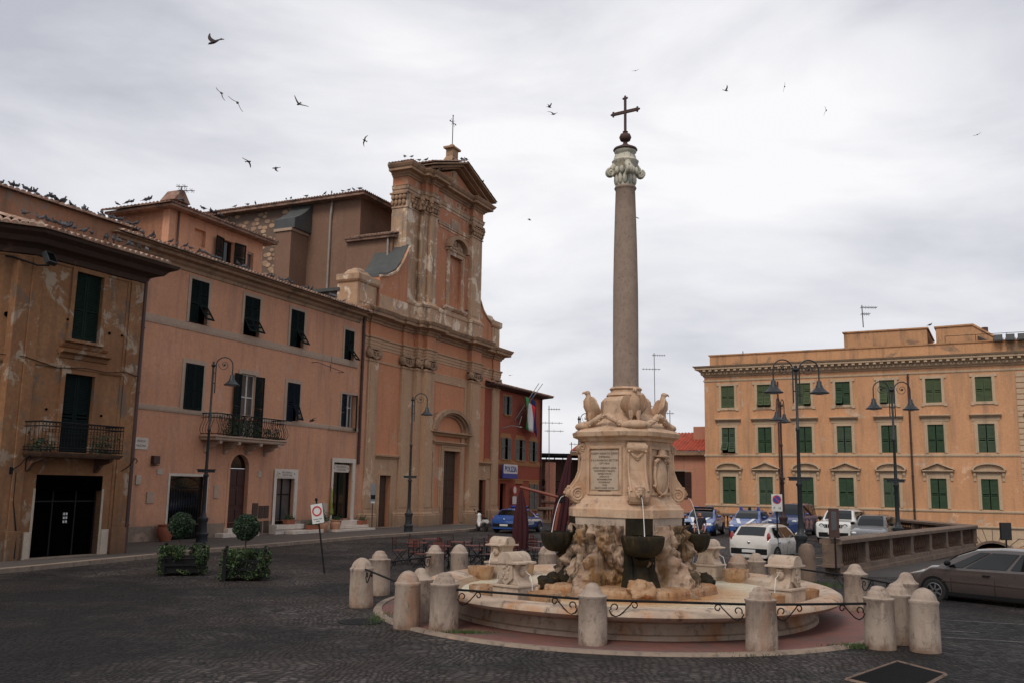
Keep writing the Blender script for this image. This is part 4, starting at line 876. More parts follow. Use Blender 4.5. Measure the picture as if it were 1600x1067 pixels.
b = MB(); tile_roof(b, (pl_ - .1, -1.15, za + .42), (0, 2.6, 0), (pc - pl_, 0, zp - za - .4), rows=9); tile_roof(b, (pr_ + .1, -1.15, za + .42), (0, 2.6, 0), (pc - pr_, 0, zp - za - .4), rows=9)
tile_roof(b, (u_L - .8, -.45, 24.15), (3.2, 0, 0), (0, 1.2, .3), rows=3, tl=.2); tile_roof(b, (u_L - .74, 1.5, 24.15), (0, -1.95, 0), (1.2, 0, .3), rows=3, tl=.3, tr=.4)
b.build('pediment_tiles', M_tiled, TC, smooth=True, angle=60)
b = MB()
for i, (dx, r, h_) in enumerate(((-.45, .26, .5), (.0, .32, .85), (.4, .24, .45), (-.15, .2, 1.05))): b.ell((pc - .2 + dx, -.11, za + .35 + h_ / 2), (r, .1, h_ / 2), 10, 7)
b.build('tympanum_relief', M_chup, TC, smooth=True)
b = MB(); b.M = T(pc + .1, .3, zp - .35); b.box(-.7, .7, -.4, .4, 0, .5); b.frus(-.7, .7, -.4, .4, .5, .95, .3, .12); b.box(-.4, .4, -.3, .3, .95, 1.5); b.box(-.62, .62, -.42, .42, 1.5, 1.66); b.frus(-.3, .3, -.3, .3, 1.66, 1.95, .2, .2); fin = b.build('cross_pedestal', M_cornice, TC, bevel=.02)
b = MB(); b.M = T(pc + .1, .3, zp + 1.55); b.tube([(0, 0, 0), (0, 0, 2.3)], .03, 6); b.tube([(-.42, 0, 1.75), (.42, 0, 1.75)], .025, 6)
for a in (.78, 2.35): b.tube([(-.35 * math.cos(a), 0, 1.75 - .35 * math.sin(a)), (.35 * math.cos(a), 0, 1.75 + .35 * math.sin(a))], .012, 5)
for x, z in ((-.42, 1.75), (.42, 1.75), (0, 2.3)): b.ell((x, 0, z), (.07, .04, .07), 8, 5)
b.build('cross', M_iron, fin)
# upper window with arched hood
w = MB(); wy = -.05; wu0, wu1 = 7.8, 9.78
w.box(wu0 - .28, wu0, wy - .12, wy, 15.35, 19.4); w.box(wu1, wu1 + .28, wy - .12, wy, 15.35, 19.4); w.box(wu0, wu1, wy - .12, wy, 19.15, 19.4)
w.box(wu0 - .14, wu0 - .02, wy - .17, wy - .11, 15.4, 19.3); w.box(wu1 + .02, wu1 + .14, wy - .17, wy - .11, 15.4, 19.3)
w.mould([(wu0 - .5, wy), (wu1 + .5, wy)], [(0, 19.4), (.14, 19.42), (.2, 19.5), (.2, 19.58), (0, 19.6)]); w.mould([(wu0 - .7, wy), (wu1 + .8, wy)], [(0, 15.05), (.15, 15.08), (.3, 15.2), (.32, 15.3), (0, 15.34)])
w.box(wu0 - .55, wu1 + .6, wy - .08, wy, 14.2, 15.05)
w = w.build('upper_window', M_chup, TC, bevel=.012)
b = MB(); k = 18; cw = (wu0 + wu1) / 2
b.prism([(cw + 1.55 * math.cos(i * PI / k), 19.6 + 1.05 * math.sin(i * PI / k)) for i in range(k + 1)] + [(cw + 1.2 * math.cos(i * PI / k), 19.6 + .8 * math.sin(i * PI / k)) for i in range(k, -1, -1)], wy - .45, wy)
b.build('arched_hood', M_cornice, w)
b = MB(); random.seed(3); b.prism([(cw + 1.2 * math.cos(i * PI / k), 19.6 + .8 * math.sin(i * PI / k)) for i in range(k + 1)], wy - .05, wy)
for i in range(26):
    a = random.uniform(.2, PI - .2); r = random.uniform(.1, .9); b.ell((cw + r * math.cos(a), wy - .08, 19.65 + .7 * r * math.sin(a)), (random.uniform(.06, .16), .07, random.uniform(.05, .14)), 7, 5)
b.build('hood_relief', M_chup, w, smooth=True)
MB().box(wu0, wu1, .15, .2, 15.4, 19.2).build('blind_panel', M_chupw, w)
b = MB(); b.mould([(R(6.2, .0), wy), (R(11.5, 0), wy)], [(0, 21.05), (.05, 21.07), (.05, 21.2), (0, 21.22)]); b.mould([(R(6.35, 0), wy), (R(11.3, 0), wy)], [(0, 20.85), (.04, 20.87), (.04, 20.95), (0, 20.96)]); b.box(R(11.25, 0), R(11.4, 0), wy - .04, wy, 15.1, 20.9); b.box(8.0, 9.4, wy - .04, wy, 21.3, 21.9); b.build('upper_panel', M_chup, TC)
# volutes
b = MB(); pts = [(u_L, 13.4), (u_L, 18.4), (2.2, 17.9), (1.7, 17.1), (1.0, 16.4), (.1, 15.95), (-.8, 15.75), (-.8, 13.4)]; b.prism(pts, .05, .8); b.build('volute_wall', M_chupw, TC)
b = MB()
for s in (0, 1):
    P = [(2.6, 18.5), (2.25, 17.95), (1.75, 17.15), (1.05, 16.45), (.12, 16.0), (-.8, 15.8)]
    yo, yi = ((-.06, .12), (.12, 2.6))[s]
    b2 = MB() if s else b
    b2.prism([(p[0], p[1] + (.12 if s else 0)) for p in P] + [(p[0] - .03 if s else p[0], p[1] - .14) for p in P[::-1]], yo, yi)
    if s: b2.build('volute_cap', M_slate, TC)
b.build('volute_edge', M_chup, TC)
b = MB(); b.prism([(-.8, 13.4), (u_L, 13.4), (u_L, 14.55), (-.8, 14.55)], -.02, .06); b.build('volute_base', M_chup, TC)
b = MB(); ur = u_R
b.prism([(ur, 13.4), (16.2, 13.4), (16.2, 15.3), (15.4, 15.35), (14.6, 15.6), (13.8, 16.1), (13.2, 16.8), (ur, 17.6)], .1, .8); b.build('volute_wall', M_chupw, TC)
b = MB(); P = [(16.2, 15.36), (15.4, 15.42), (14.6, 15.68), (13.8, 16.18), (13.2, 16.9), (ur, 17.75)]; b.prism(P + [(p[0], p[1] - .12) for p in P[::-1]], 0, .9); b.build('volute_edge', M_chup, TC)
for k_, (ua, ub_, yy) in enumerate(((-3.1, -1.0, .1), (15.35, 16.6, .0))):
    b = MB(); h = 2.0 if not k_ else 2.2
    b.box(ua, ub_, yy, yy + 1.5, 13.4, 13.4 + h); b.mould([(ua, yy + 1.5), (ua, yy), (ub_, yy), (ub_, yy + 1.5)], [(0, 13.4 + h - .5), (.08, 13.42 + h - .5), (.16, 13.4 + h - .36), (.16, 13.4 + h), (0, 13.44 + h)]); b.box(ua + .25, ub_ - .25, yy - .05, yy, 13.7, 12.8 + h)
    b.frus(ua + .15, ub_ - .15, yy + .15, yy + 1.35, 13.4 + h, 13.8 + h, .3, .3); b.ell(((ua + ub_) / 2, yy + .75, 13.75 + h), ((ub_ - ua) * .3, .4, .22), 14, 8)
    b.build('acroterion_block', M_chup, TC, bevel=.02)
# nave, side chapel, buttress
b = MB(); b.box(3.9, 13.5, 5.0, 19, 12, 23.0); nv = b.build('nave', M_nave, TC)
b = MB(); b.box(3.86, 3.9, 10.2, 20.5, 12, 23.0); b.build('rubble_wall', M_rubble, nv)
b = MB(); tile_roof(b, (3.1, 21, 23.0), (0, -16.8, 0), (4, 0, 1.3), rows=9, tr=.24, tl=.2); tile_roof(b, (3.1, 4.2, 23.0), (11, 0, 0), (0, 4, 1.3), rows=9, tl=.36, tr=.3); b.box(3.16, 13.5, 4.26, 20.5, 22.8, 23.03); b.build('nave_roof', M_tiled, nv, smooth=True, angle=60)
b = MB(); b.prism([(13.2, 12), (13.2, 19), (14.4, 19.9), (15.6, 21.6), (16.4, 22.9), (20, 22.9), (20, 12)], 3.7, 3.9, 'x') if False else None
b.box(2.0, 3.9, 9.5, 10.9, 12, 20.4); b.build('buttress', M_nave, nv)
b = MB(); b.box(1.9, 3.9, 9.4, 11.0, 20.4, 20.6); b.build('buttress_cap', M_trim, nv)
b = MB(); P = [(1.95, 20.6), (1.95, 21.3), (2.5, 21.6), (3.1, 22.0), (3.6, 22.5), (3.88, 23.0), (3.88, 20.6)]
b.prism(P, 9.2, 11.0); b.build('buttress_slate', M_slate, nv)
b = MB(); b.tube([(3.8, 7.4, 22.8), (3.75, 7.4, 22.3), (3.8, 7.5, 21.5), (3.8, 7.5, 14.5)], .1, 8); b.build('downpipe', M_zinc, nv, smooth=True)
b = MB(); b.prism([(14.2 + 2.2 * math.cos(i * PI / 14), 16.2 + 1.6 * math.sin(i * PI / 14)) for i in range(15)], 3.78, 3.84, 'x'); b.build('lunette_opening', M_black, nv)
b = MB(); b.prism([(14.2 + 2.5 * math.cos(i * PI / 14), 16.2 + 1.9 * math.sin(i * PI / 14)) for i in range(15)] + [(14.2 + 2.2 * math.cos(i * PI / 14), 16.2 + 1.6 * math.sin(i * PI / 14)) for i in range(14, -1, -1)], 3.7, 3.84, 'x'); b.build('lunette_arch', M_rubble, nv)
b = MB(); b.box(2.3, 4.2, 1.2, 4.9, 12, 19.2); cp_ = b.build('side_chapel', M_nave, TC); b = MB(); b.box(2.0, 4.2, .9, 4.9, 19.1, 19.28); tile_roof(b, (1.9, 4.95, 19.28), (0, -4.1, 0), (2.0, 0, .7), rows=5); b.build('chapel_roof', M_tiled, cp_, smooth=True, angle=60)
b = MB(); b.tube([(2.2, 1.5, 19.2), (2.2, 1.5, 15.5)], .08, 8); b.build('downpipe', M_zinc, cp_)
b = MB(); b.box(-3, 4, 1.6, 12, 12.5, 14.4); b.box(-3.2, 4, 1.4, 12, 14.4, 14.6); b.build('aisle_roof', M_slate, TC)
# ================================================================== RED POLICE BUILDING
loc, rz = F(25, (-.74, 73.19))
TR = thing('police_station', 'red plaster police station with grey shutters and flags, at the right of the church', 'building', loc, rz)
tops = [(.35, 1.75, 8.45, 9.95)]; mids = [(-.3 + .3, 1.75, 4.9, 6.6), (2.75, 4.6, 4.9, 6.6), (5.55, 7.15, 4.9, 6.6)]; gr = [(.0, 1.1, .1, 3.0), (2.85, 4.15, .1, 3.0), (5.7, 7.45, .9, 3.0)]
blind = (5.55, 6.95, 8.5, 10.0)
b = MB(); b.wall(-3, 8.2, -.5, 10.6, tops + mids + gr, depth=.3); b.add([(8.2, 0, -4), (8.2, 9, -4), (8.2, 9, 10.6), (8.2, 0, 10.6)], [(0, 1, 2, 3)]); b.build('wall', M_red, TR)
b = MB(); b.mould([(-3, 0), (8.2, 0), (8.2, 3)], string(4.45, 4.85, .05)); b.mould([(-3, 0), (8.2, 0)], string(3.25, 3.35, .05))
for h in mids + tops + [blind]:
    for q in ((h[0] - .15, h[0], h[2], h[3] + .15), (h[1], h[1] + .15, h[2], h[3] + .15), (h[0], h[1], h[3], h[3] + (.35 if h in mids else .15)), (h[0], h[1], h[2] - .15, h[2])): b.box(q[0], q[1], -.035, 0, q[2], q[3])
for h in gr[1:]: b.box(h[0] - .15, h[1] + .15, -.035, 0, h[3], h[3] + .3)
b.build('ochre_band', M_ochre, TR)
b = MB(); b.mould([(-3, 0), (8.2, 0), (8.2, 4)], [(0, 10.3), (.1, 10.35), (.5, 10.45), (.75, 10.5), (.75, 10.6), (0, 10.62)]); b.build('eaves', M_pipe, TR)
b = MB(); tile_roof(b, (-3, -.8, 10.58), (12.0, 0, 0), (0, 5, 1.2), rows=11); b.build('roof', M_tile, TR, smooth=True, angle=60)
for h in mids + tops:
    w = MB(); w.box(h[0], h[1], -.12, .02, h[2] - .07, h[2]); w = w.build('window', M_ochre, TR); pane(w, h[0], h[1], h[2], h[3], .18, M_glass, fmat=M_shgrey)
    ww = (h[1] - h[0]) * .34
    shutter(ww, h[3] - h[2], M_shgrey, w, (h[0] - .02, -.06, h[2]), rz=.0); shutter(ww, h[3] - h[2], M_shgrey, w, (h[1] + .02, -.06, h[2]), mirror=True)
h = gr[2]; w = MB().box(h[0] - .1, h[1] + .1, -.1, 0, h[2] - .1, h[2]).build('window', M_ochre, TR); MB().box(h[0], h[1], .15, .2, h[2], h[3]).build('pane', M_glass, w); shutter(.75, 2.1, M_shgrey, w, (h[0], -.05, h[2])); shutter(.75, 2.1, M_shgrey, w, (h[1], -.05, h[2]), mirror=True)
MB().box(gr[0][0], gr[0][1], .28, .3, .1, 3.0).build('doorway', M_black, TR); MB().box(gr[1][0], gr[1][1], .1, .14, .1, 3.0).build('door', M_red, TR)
MB().box(blind[0], blind[1], -.02, .0, blind[2], blind[3]).build('blind_window', M_red, TR)
sg = MB().box(-.35, 2.25, -.45, -.33, 3.4, 4.5).build('police_sign', M_sblue, TR); b = MB(); b.box(-.35, 2.25, -.46, -.452, 3.78, 4.5); b.build('sign_field', M_swhite, sg); b = MB(); text_into(b, 'POLIZIA', .62, T(.95, -.475, 4.12) @ XZ, .01); b.build('lettering', M_sblue, sg)
b = MB(); b.box(2.25, 2.32, -.3, 0, 3.8, 4.3); b.build('sign_bracket', M_iron, sg)
b = MB(); b.tube([(.2, 0, 7.35), (.6, -.6, 7.55), (1.2, -1.0, 7.5)], .03, 6); b.ell((1.35, -1.05, 7.45), (.2, .14, .09), 8, 6); b.build('wall_lamp', M_metal, TR)
downpipe(TR, 7.9, 0, 10.4, M_pipe, y=-.1, r=.07)
ps = MB(); ps.tube([(2.3, -.1, 8.1), (4.2, -1.4, 11.3)], .03, 6); ps.tube([(2.9, -.1, 8.3), (5.0, -1.4, 11.35)], .03, 6); ps.tube([(1.9, -.1, 8.0), (1.5, -.9, 7.7), (1.9, -.9, 8.4)], .03, 6); ps.build('flagpole', M_metal, TR)
def flag(name, label, cols, u, y, z, w, h, lean):
    o = thing(name, label, 'flag', loc, rz, 'flags on the police station')
    def fn(a, c0, c1):
        return lambda p, q: (u + (c0 + (c1 - c0) * p) * w + lean * q * h, y - .12 * math.sin((c0 + (c1 - c0) * p) * 9 + q * 3) - .05 * q, z - q * h - (c0 + (c1 - c0) * p) * .8 * (1 - .4 * q))
    for i, c in enumerate(cols):
        b = MB(); b.grid(fn(0, i / len(cols), (i + 1) / len(cols)), 5, 8); f = b.build('flag_stripe' if len(cols) > 1 else 'flag_cloth', c, o, smooth=True); sm = f.modifiers.new('thick', 'SOLIDIFY'); sm.thickness = .012
    return o
flag('flag', 'green white and red tricolour flag hanging above the police sign', [M_fg, M_fw, M_fr], 3.0, -.75, 10.1, 1.9, 2.6, .02)
o = flag('flag', 'dark blue flag hanging behind the tricolour on the police station', [M_fb], 4.5, -.5, 10.6, .9, 3.2, .18)
s_ = thing('road_sign', 'round no-stopping sign with plate beneath on the red police station wall', 'sign', loc, rz)
b = MB(); b.tube([(2.0, -.3, 0), (2.0, -.3, 2.9)], .04, 6); b.build('post', M_metal, s_); b = MB(); b.M = T(2.0, -.35, 2.5) @ XZ; b.lathe([(.38, 0), (.38, .02)], 24); b.build('sign_plate', M_sred, s_); b = MB(); b.M = T(2.0, -.352, 2.5) @ XZ; b.lathe([(.28, .0), (.28, .025)], 24); b.build('sign_disc', M_swhite, s_); MB().box(1.65, 2.35, -.36, -.33, 1.4, 2.0).build('sign_board', M_swhite, s_)
# ================================================================== ORANGE PALAZZO (right)
loc, rz = F(118.27, (15.78, 75)); BLoc, BRz = loc, rz
TB = thing('palazzo', 'long orange palazzo with green shutters and alternating pediments, at the right', 'building', loc, rz)
cu_ = [1.92, 4.8, 7.85, 10.75, 13.9, 17.05, 20.32, 23.7, 27.0]; UE = 30
r1, r2, r3 = (9.32, 11.08), (5.71, 7.72), (1.72, 3.85)
hol = [(c - .53, c + .53, z0, z1) for c in cu_ for z0, z1 in (r1, r2, r3)]
b = MB(); b.wall(0, UE, .55, 12.0, hol, depth=.25); b.wall(0, 18.5, -5, .55, []); b.add([(0, 0, -5), (0, 12, -5), (0, 12, 12), (0, 0, 12)], [(0, 1, 2, 3)]); b.build('wall', M_orange, TB)
b = MB(); b.wall(18.5, UE, -5, .55, [(19.1, 21.5, -5, -.7)], y=-.08, depth=.4); b.build('rusticated_base', M_ostone, TB)
pln = [(0, 6), (0, 0), (UE, 0)]
b = MB(); b.mould(pln, string(5.42, 5.62, .07)); b.mould(pln, string(1.5, 1.68, .07)); b.mould(pln, string(11.45, 11.62, .06)); b.mould([(18.4, 0), (18.4, -.1), (UE, -.1)], string(.45, .62, .1)); b.build('string_course', M_ostone, TB)
b = MB(); b.mould(pln, [(0, 11.85), (.08, 11.87), (.1, 11.95), (.22, 12.0), (.24, 12.2), (.3, 12.22), (.34, 12.36), (.62, 12.42), (.62, 12.54), (.7, 12.6), (.78, 12.7), (0, 12.74)]); cn = b.build('cornice', M_ostone, TB)
b = MB(); k = int(UE / .24)
for i in range(k): b.box(i * .24, i * .24 + .13, -.33, -.2, 12.05, 12.18)
for i in range(int(UE / .5)): b.box(i * .5 + .05, i * .5 + .27, -.58, -.3, 12.26, 12.4)
b.build('dentils', M_ostone, cn)
b = MB(); b.wall(.4, UE, 12.6, 13.62, [], y=.3); b.add([(.4, .3, 12.6), (.4, 8, 12.6), (.4, 8, 13.62), (.4, .3, 13.62)], [(0, 1, 2, 3)]); b.mould([(.4, 8), (.4, .3), (UE, .3)], [(-.3, 13.6), (.08, 13.6), (.1, 13.7), (-.3, 13.74)]); b.build('parapet', M_odirty, TB)
b = MB(); b.box(10.7, 16.7, 2, 9, 13, 15.1); b.box(10.6, 16.8, 1.9, 9, 15.1, 15.2); b.prism([(17.3, 13), (17.3, 15.1), (19.8, 15.15), (21.5, 13.9), (21.5, 13)], 2, 8); b.prism([(17.2, 15.1), (17.2, 15.2), (19.85, 15.25), (21.7, 13.95), (21.7, 13.8), (19.8, 15.13)], 1.9, 8.1); b.build('penthouse', M_odirty, TB)
b = MB(); b.prism([(20.1, 14.1), (20.1, 14.3), (21.4, 13.5), (21.4, 13.3)], 1.7, 1.9); b.tube([(20.6, 2.5, 14.3), (20.6, 2.5, 15)], .22, 8); b.build('roof_vent', M_pipe, TB)
for ci, c in enumerate(cu_):
    if c > 25: continue
    for ri, (z0, z1) in enumerate((r1, r2, r3)):
        w = MB(); u0, u1 = c - .53, c + .53
        if ri == 0:
            for q in ((u0 - .2, u0, z0 - .2, z1 + .2), (u1, u1 + .2, z0 - .2, z1 + .2), (u0, u1, z1, z1 + .2), (u0, u1, z0 - .2, z0)): w.box(q[0], q[1], -.07, .02, q[2], q[3])
            for s in (-1, 1):
                for zz in (z0 - .26, z1 + .02): w.box(c + s * .75 - .12, c + s * .75 + .12, -.078, .02, zz, zz + .22)
        else:
            w.box(u0 - .22, u0, -.06, .02, z0 - (.05 if ri == 1 else 0), z1 + .2); w.box(u1, u1 + .22, -.06, .02, z0 - (.05 if ri == 1 else 0), z1 + .2); w.box(u0, u1, -.06, .02, z1, z1 + .2)
            w.box(u0 - .1, u0 - .04, -.09, -.05, z0, z1); w.box(u1 + .04, u1 + .1, -.09, -.05, z0, z1)
        if ri == 1:
            w.mould([(c - 1.03, 0), (c + 1.03, 0)], [(0, 8.2), (.1, 8.22), (.16, 8.3), (.3, 8.34), (.32, 8.42), (0, 8.46)]); w.box(c - .9, c + .9, -.04, .02, 7.95, 8.2)
        w = w.build('window', M_ostone, TB, bevel=.01)
        if ri == 2:
            h = MB()
            h.mould([(c - 1.02, 0), (c + 1.02, 0)], [(0, 4.25), (.1, 4.27), (.16, 4.34), (.3, 4.38), (.3, 4.45), (0, 4.47)])
            for s in (-1, 1): h.prism([(0, 4.25), (-.2, 4.25), (-.18, 4.1), (-.08, 3.9), (-.07, 3.7), (0, 3.7)], c + s * .9 - .08, c + s * .9 + .08, 'x')
            h.box(c - .8, c + .8, -.05, 0, 4.05, 4.25)
            if ci % 2:   # triangular
                for s in (-1, 1): h.prism([(c + s * 1.1, 4.47), (c + s * 1.1, 4.56), (c, 5.06), (c, 4.92)], -.3, 0)
                h.prism([(c - .8, 4.47), (c + .8, 4.47), (c, 4.86)], -.05, 0)
            else:
                A = [i * PI / 12 for i in range(13)]
                h.prism([(c + 1.1 * math.cos(a), 4.47 + .53 * math.sin(a)) for a in A] + [(c + .95 * math.cos(a), 4.47 + .41 * math.sin(a)) for a in A[::-1]], -.3, 0)
                h.prism([(c + .9 * math.cos(a), 4.47 + .38 * math.sin(a)) for a in A], -.05, 0)
            h.build('pediment', M_ostone, w)
        ml = (M_shpal if ri == 0 and ci != 3 else (M_shpal2, M_shpal3, M_shpal2)[(ci * 2 + ri) % 3])
        tl = {(1, 0): (.5, .5), (2, 0): (0, .5), (3, 0): (.5, 0), (0, 1): (.7, .4), (4, 0): (.4, 0)}.get((ci, ri))
        louvred(w, u0, u1, z0, z1, ml, lou=.09, tilt=tl, y=.06)
        if ri == 1 or (ri == 2 and ci in (5, 6)): MB().box(c - .03, c + .03, .0, .012, z0, z1).build('shutter_gap', M_black, w)
b = MB()
for i in range(30):
    z = .6 + i * .4; ln = .75 if i % 2 else .5; b.box(22.35, 22.35 + ln + .3, -.06, .01, z, z + .34) if z < 11.3 else None
b.build('quoins', M_ostone, TB, bevel=.02)
b = MB()
for a in range(-4, 5):
    t = PI / 2 - a * .27; b.box(0, 0, 0, 0, 0, 0) if False else b.tube([(20.3 + 1.35 * math.cos(t), -.082, -1.5 + 1.1 * math.sin(t)), (20.3 + 2.3 * math.cos(t), -.082, -1.5 + 1.95 * math.sin(t))], .022, 4)
b.tube([(18.6, -.082, -.3), (UE, -.082, -.3)], .02, 4) if False else None
for (x0, x1, z) in ((18.6, 19.2, -.2), (21.8, 26, -.2), (21.8, 26, -.9), (18.6, 18.9, -.9)): b.tube([(x0, -.082, z), (x1, -.082, z)], .02, 4)
b.build('masonry_joint', M_letter, TB)
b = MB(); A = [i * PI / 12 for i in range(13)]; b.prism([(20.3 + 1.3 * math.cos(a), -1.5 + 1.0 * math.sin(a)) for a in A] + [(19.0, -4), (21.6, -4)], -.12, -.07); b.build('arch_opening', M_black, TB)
b = MB(); b.prism([(20.3 + 1.45 * math.cos(a), -1.5 + 1.13 * math.sin(a)) for a in A] + [(20.3 + 1.25 * math.cos(a), -1.5 + .96 * math.sin(a)) for a in A[::-1]], -.2, -.07); b.build('arch_ring', M_balus, TB)
downpipe(TB, 15.38, .6, 11.5, M_pipe, r=.07); downpipe(TB, 5.9, 1.7, 11.3, M_pipe, r=.06)
for i, u in enumerate((21.44, 22.2, 22.95)):
    f = thing('floodlight', ['leftmost', 'middle', 'rightmost'][i] + ' of three square floodlights on the palazzo parapet', 'lamp', loc, rz, 'floodlights on the palazzo parapet')
    b = MB(); b.M = T(u, -.1, 13.75, rx=-.3); b.box(-.28, .28, -.1, .12, -.25, .25); b.box(-.24, .24, -.13, -.1, -.2, .2); b.build('housing', M_lamp, f, bevel=.01); b = MB(); b.tube([(u - .3, .15, 13.65), (u - .32, -.1, 13.75)], .02, 5); b.tube([(u + .3, .15, 13.65), (u + .32, -.1, 13.75)], .02, 5); b.build('bracket', M_iron, f)
b = MB(); b.tube([(18, .2, 14.15), (26, .2, 14.15)], .02, 5); [b.tube([(18 + i * 2, .2, 13.7), (18 + i * 2, .2, 14.15)], .02, 5) for i in range(5)]; b.build('parapet_rail', M_iron, TB)
# low salmon house with red roof
TL = thing('low_house', 'low salmon house with bright red tiled roof behind the fountain', 'building', loc, rz)
b = MB(); b.wall(-12.6, -.6, -4, 5.9, [(-3.7, -2.65, 2.15, 4.3)], y=3, depth=.25); b.add([(-12.6, 3, -4), (-12.6, 9, -4), (-12.6, 9, 5.9), (-12.6, 3, 5.9)], [(0, 1, 2, 3)]); b.build('wall', M_salmon, TL)
b = MB(); b.mould([(-12.6, 8), (-12.6, 3), (-.6, 3)], [(0, 5.55), (.1, 5.6), (.5, 5.65), (.55, 5.95), (0, 6.0)]); b.build('eaves', M_cornice, TL)
b = MB(); tile_roof(b, (-13.1, 2.4, 5.98), (12.5, 0, 0), (0, 4.5, 1.75), rows=12, pitch=.3); b.build('roof', M_tiler, TL, smooth=True, angle=60)
w = window_frame(TL, -3.7, -2.65, 2.15, 4.3, .14, M_trim, .04, y=3); MB().box(-3.7, -2.65, 3.2, 3.22, 2.15, 4.3).build('pane', M_glass, w); shutter(.55, 2.1, M_wood2, w, (-2.65, 2.93, 2.15))
MB().box(-2.5, -1.3, 5, 6, 6.5, 8.2).build('chimney', M_salmon, TL)
TT = thing('terrace_house', 'brownish terrace house with dark canopy and railings between the red police station and the fountain', 'building', (4.4, 84, -4), math.radians(4))
b = MB(); b.box(-2.0, 4.2, 0, 6, 0, 5.6); b.box(-1.2, -.3, -.3, .2, 5, 9.0); b.build('wall', M_salmon, TT)
b = MB(); b.box(-2.0, 4.2, 3.5, 6, 5.6, 9.4); b.build('back_wall', M_pinkbase, TT)
b = MB(); b.box(-2.2, 4.4, -.4, 6, 9.6, 9.8); b.build('canopy', M_plasticb, TT)
b = MB()
for i in range(9): b.tube([(-1.9 + i * .75, -.2, 5.6), (-1.9 + i * .75, -.2, 9.7)], .05, 5)
for z in (5.9, 6.6, 7.3): b.tube([(-2, -.2, z), (4.3, -.2, z)], .04, 5)
for i in range(40): b.tube([(-2 + i * .16, -.2, 5.7), (-2 + i * .16, -.2, 7.3)], .02, 4)
b.build('terrace_frame', M_iron, TT)
b = MB(); tile_roof(b, (-2.1, -.5, 5.4), (6.4, 0, 0), (0, .8, .25), rows=2); b.build('tile_ledge', M_tiled, TT)
b = MB(); [b.ell((random.uniform(-1.5, 4), .6, random.uniform(6, 8)), (.3, .2, .35), 7, 5) for _ in range(10)]; b.build('balcony_clutter', M_wood2, TT)
# ================================================================== BALUSTRADES
def balustrade(P, Q, label, z0=0, z1=0, end=True):
    P, Q = Vector(P), Vector(Q); L = (Q - P).length; ang = math.atan2((Q - P).y, (Q - P).x)
    t = thing('balustrade', label, 'balustrade', (P.x, P.y, 0), ang, 'stone balustrades around the parking terrace')
    base = MB().box(0, L, -.26, .26, -5, .28).box(0, L, -.32, .32, -.1, .12); base.M = T(0, 0, 0)
    base.build('base', M_balus, t, bevel=.015)
    n = max(2, round(L / 2.9))
    MB().mould([(0, .3), (L, .3)][::-1] if False else [(-.15, -.26), (L + .15, -.26)], [(0, 1.02), (.1, 1.04), (.12, 1.16), (.05, 1.2), (-.26, 1.22), (-.57, 1.2), (-.64, 1.16), (-.62, 1.04), (-.52, 1.02)]).build('coping', M_balus, t)
    for i in range(n + 1):
        x = L * i / n; w = .28 if i in (0, n) else .2
        MB().box(max(x - w, -w), x + w, -.24, .24, .27, 1.03).box(x - w - .03, x + w + .03, -.27, .27, .27, .38).build('pier', M_balus, t, bevel=.012)
    sp = L / n; m_ = max(3, int((sp - .5) / .24)); first = None
    for i in range(n):
        b = MB()
        for k in range(m_):
            x = L * i / n + .3 + (sp - .6) * (k + .5) / m_; b.lathe([(.06, .28), (.07, .34), (.04, .4), (.085, .52), (.075, .62), (.035, .8), (.06, .92), (.07, 1.02)], 8, cx=x)
        b.build('baluster_row', M_balb, t, smooth=True)
    return t
balustrade(BN, BC1, 'weathered stone balustrade sloping away beside the ramp, behind the taupe car')
balustrade(BC1, BC2, 'stone balustrade running straight back behind the rightmost lamp post')
balustrade(BC2, (BE[0] + 1, BE[1] - .6), 'far stone balustrade behind the parked police cars, below the orange palazzo')
# ================================================================== COLUMN FOUNTAIN
FZ = math.radians(320.9)
FT = thing('fountain', 'tall column fountain with iron cross, stone eagles, inscribed pedestal and round basin', 'fountain', (FX, FY, 0), FZ)
def fl(x, y):   # world offset -> local
    c, s = math.cos(-FZ), math.sin(-FZ); return (x * c - y * s, x * s + y * c)
def octp(h, c): return [(-h + c, -h), (h - c, -h), (h, -h + c), (h, h - c), (h - c, h), (-h + c, h), (-h, h - c), (-h, -h + c)]
def octloft(mb, levels):
    vs = []; n = 8
    for (h, c, z) in levels: vs += [(x, y, z) for x, y in octp(h, c)]
    fs = [(j * n + i, j * n + (i + 1) % n, (j + 1) * n + (i + 1) % n, (j + 1) * n + i) for j in range(len(levels) - 1) for i in range(n)]
    return mb.add(vs, fs + [tuple(range(n))[::-1], tuple((len(levels) - 1) * n + i for i in range(n))])
# basin
b = MB(); b.M = Matrix.Rotation(-FZ, 4, 'Z')
a_, b_ = 4.5, 4.88
prof = [(.915, -.02), (.915, .10), (.90, .12), (.888, .30), (.905, .34), (.97, .38), (1.012, .43), (1.026, .49), (1.022, .56), (1.0, .615), (.965, .63), (.95, .615), (.93, .60), (.86, .5), (.83, .42)]
b.lathe(prof, 96, sx=a_, sy=b_, cap=False); bas = b.build('basin', M_basin, FT, smooth=True, angle=50)
b = MB(); b.M = Matrix.Rotation(-FZ, 4, 'Z'); b.lathe([(0, .40), (.84, .425), (.84, .40)], 72, sx=a_, sy=b_); b.build('basin_floor', M_floor, bas, smooth=True)
b = MB(); b.M = Matrix.Rotation(-FZ, 4, 'Z'); b.grid(lambda u, v: (.88 * a_ * v * math.cos(u * 2 * PI), .88 * b_ * v * math.sin(u * 2 * PI), .515), 72, 6); wt = b.build('basin_water', M_water, FT); 
b = MB(); octloft(b, [(1.78, .75, .4), (1.75, .75, .60), (1.6, .6, .64)]); b.build('stained_step', M_rust, FT, bevel=.03)
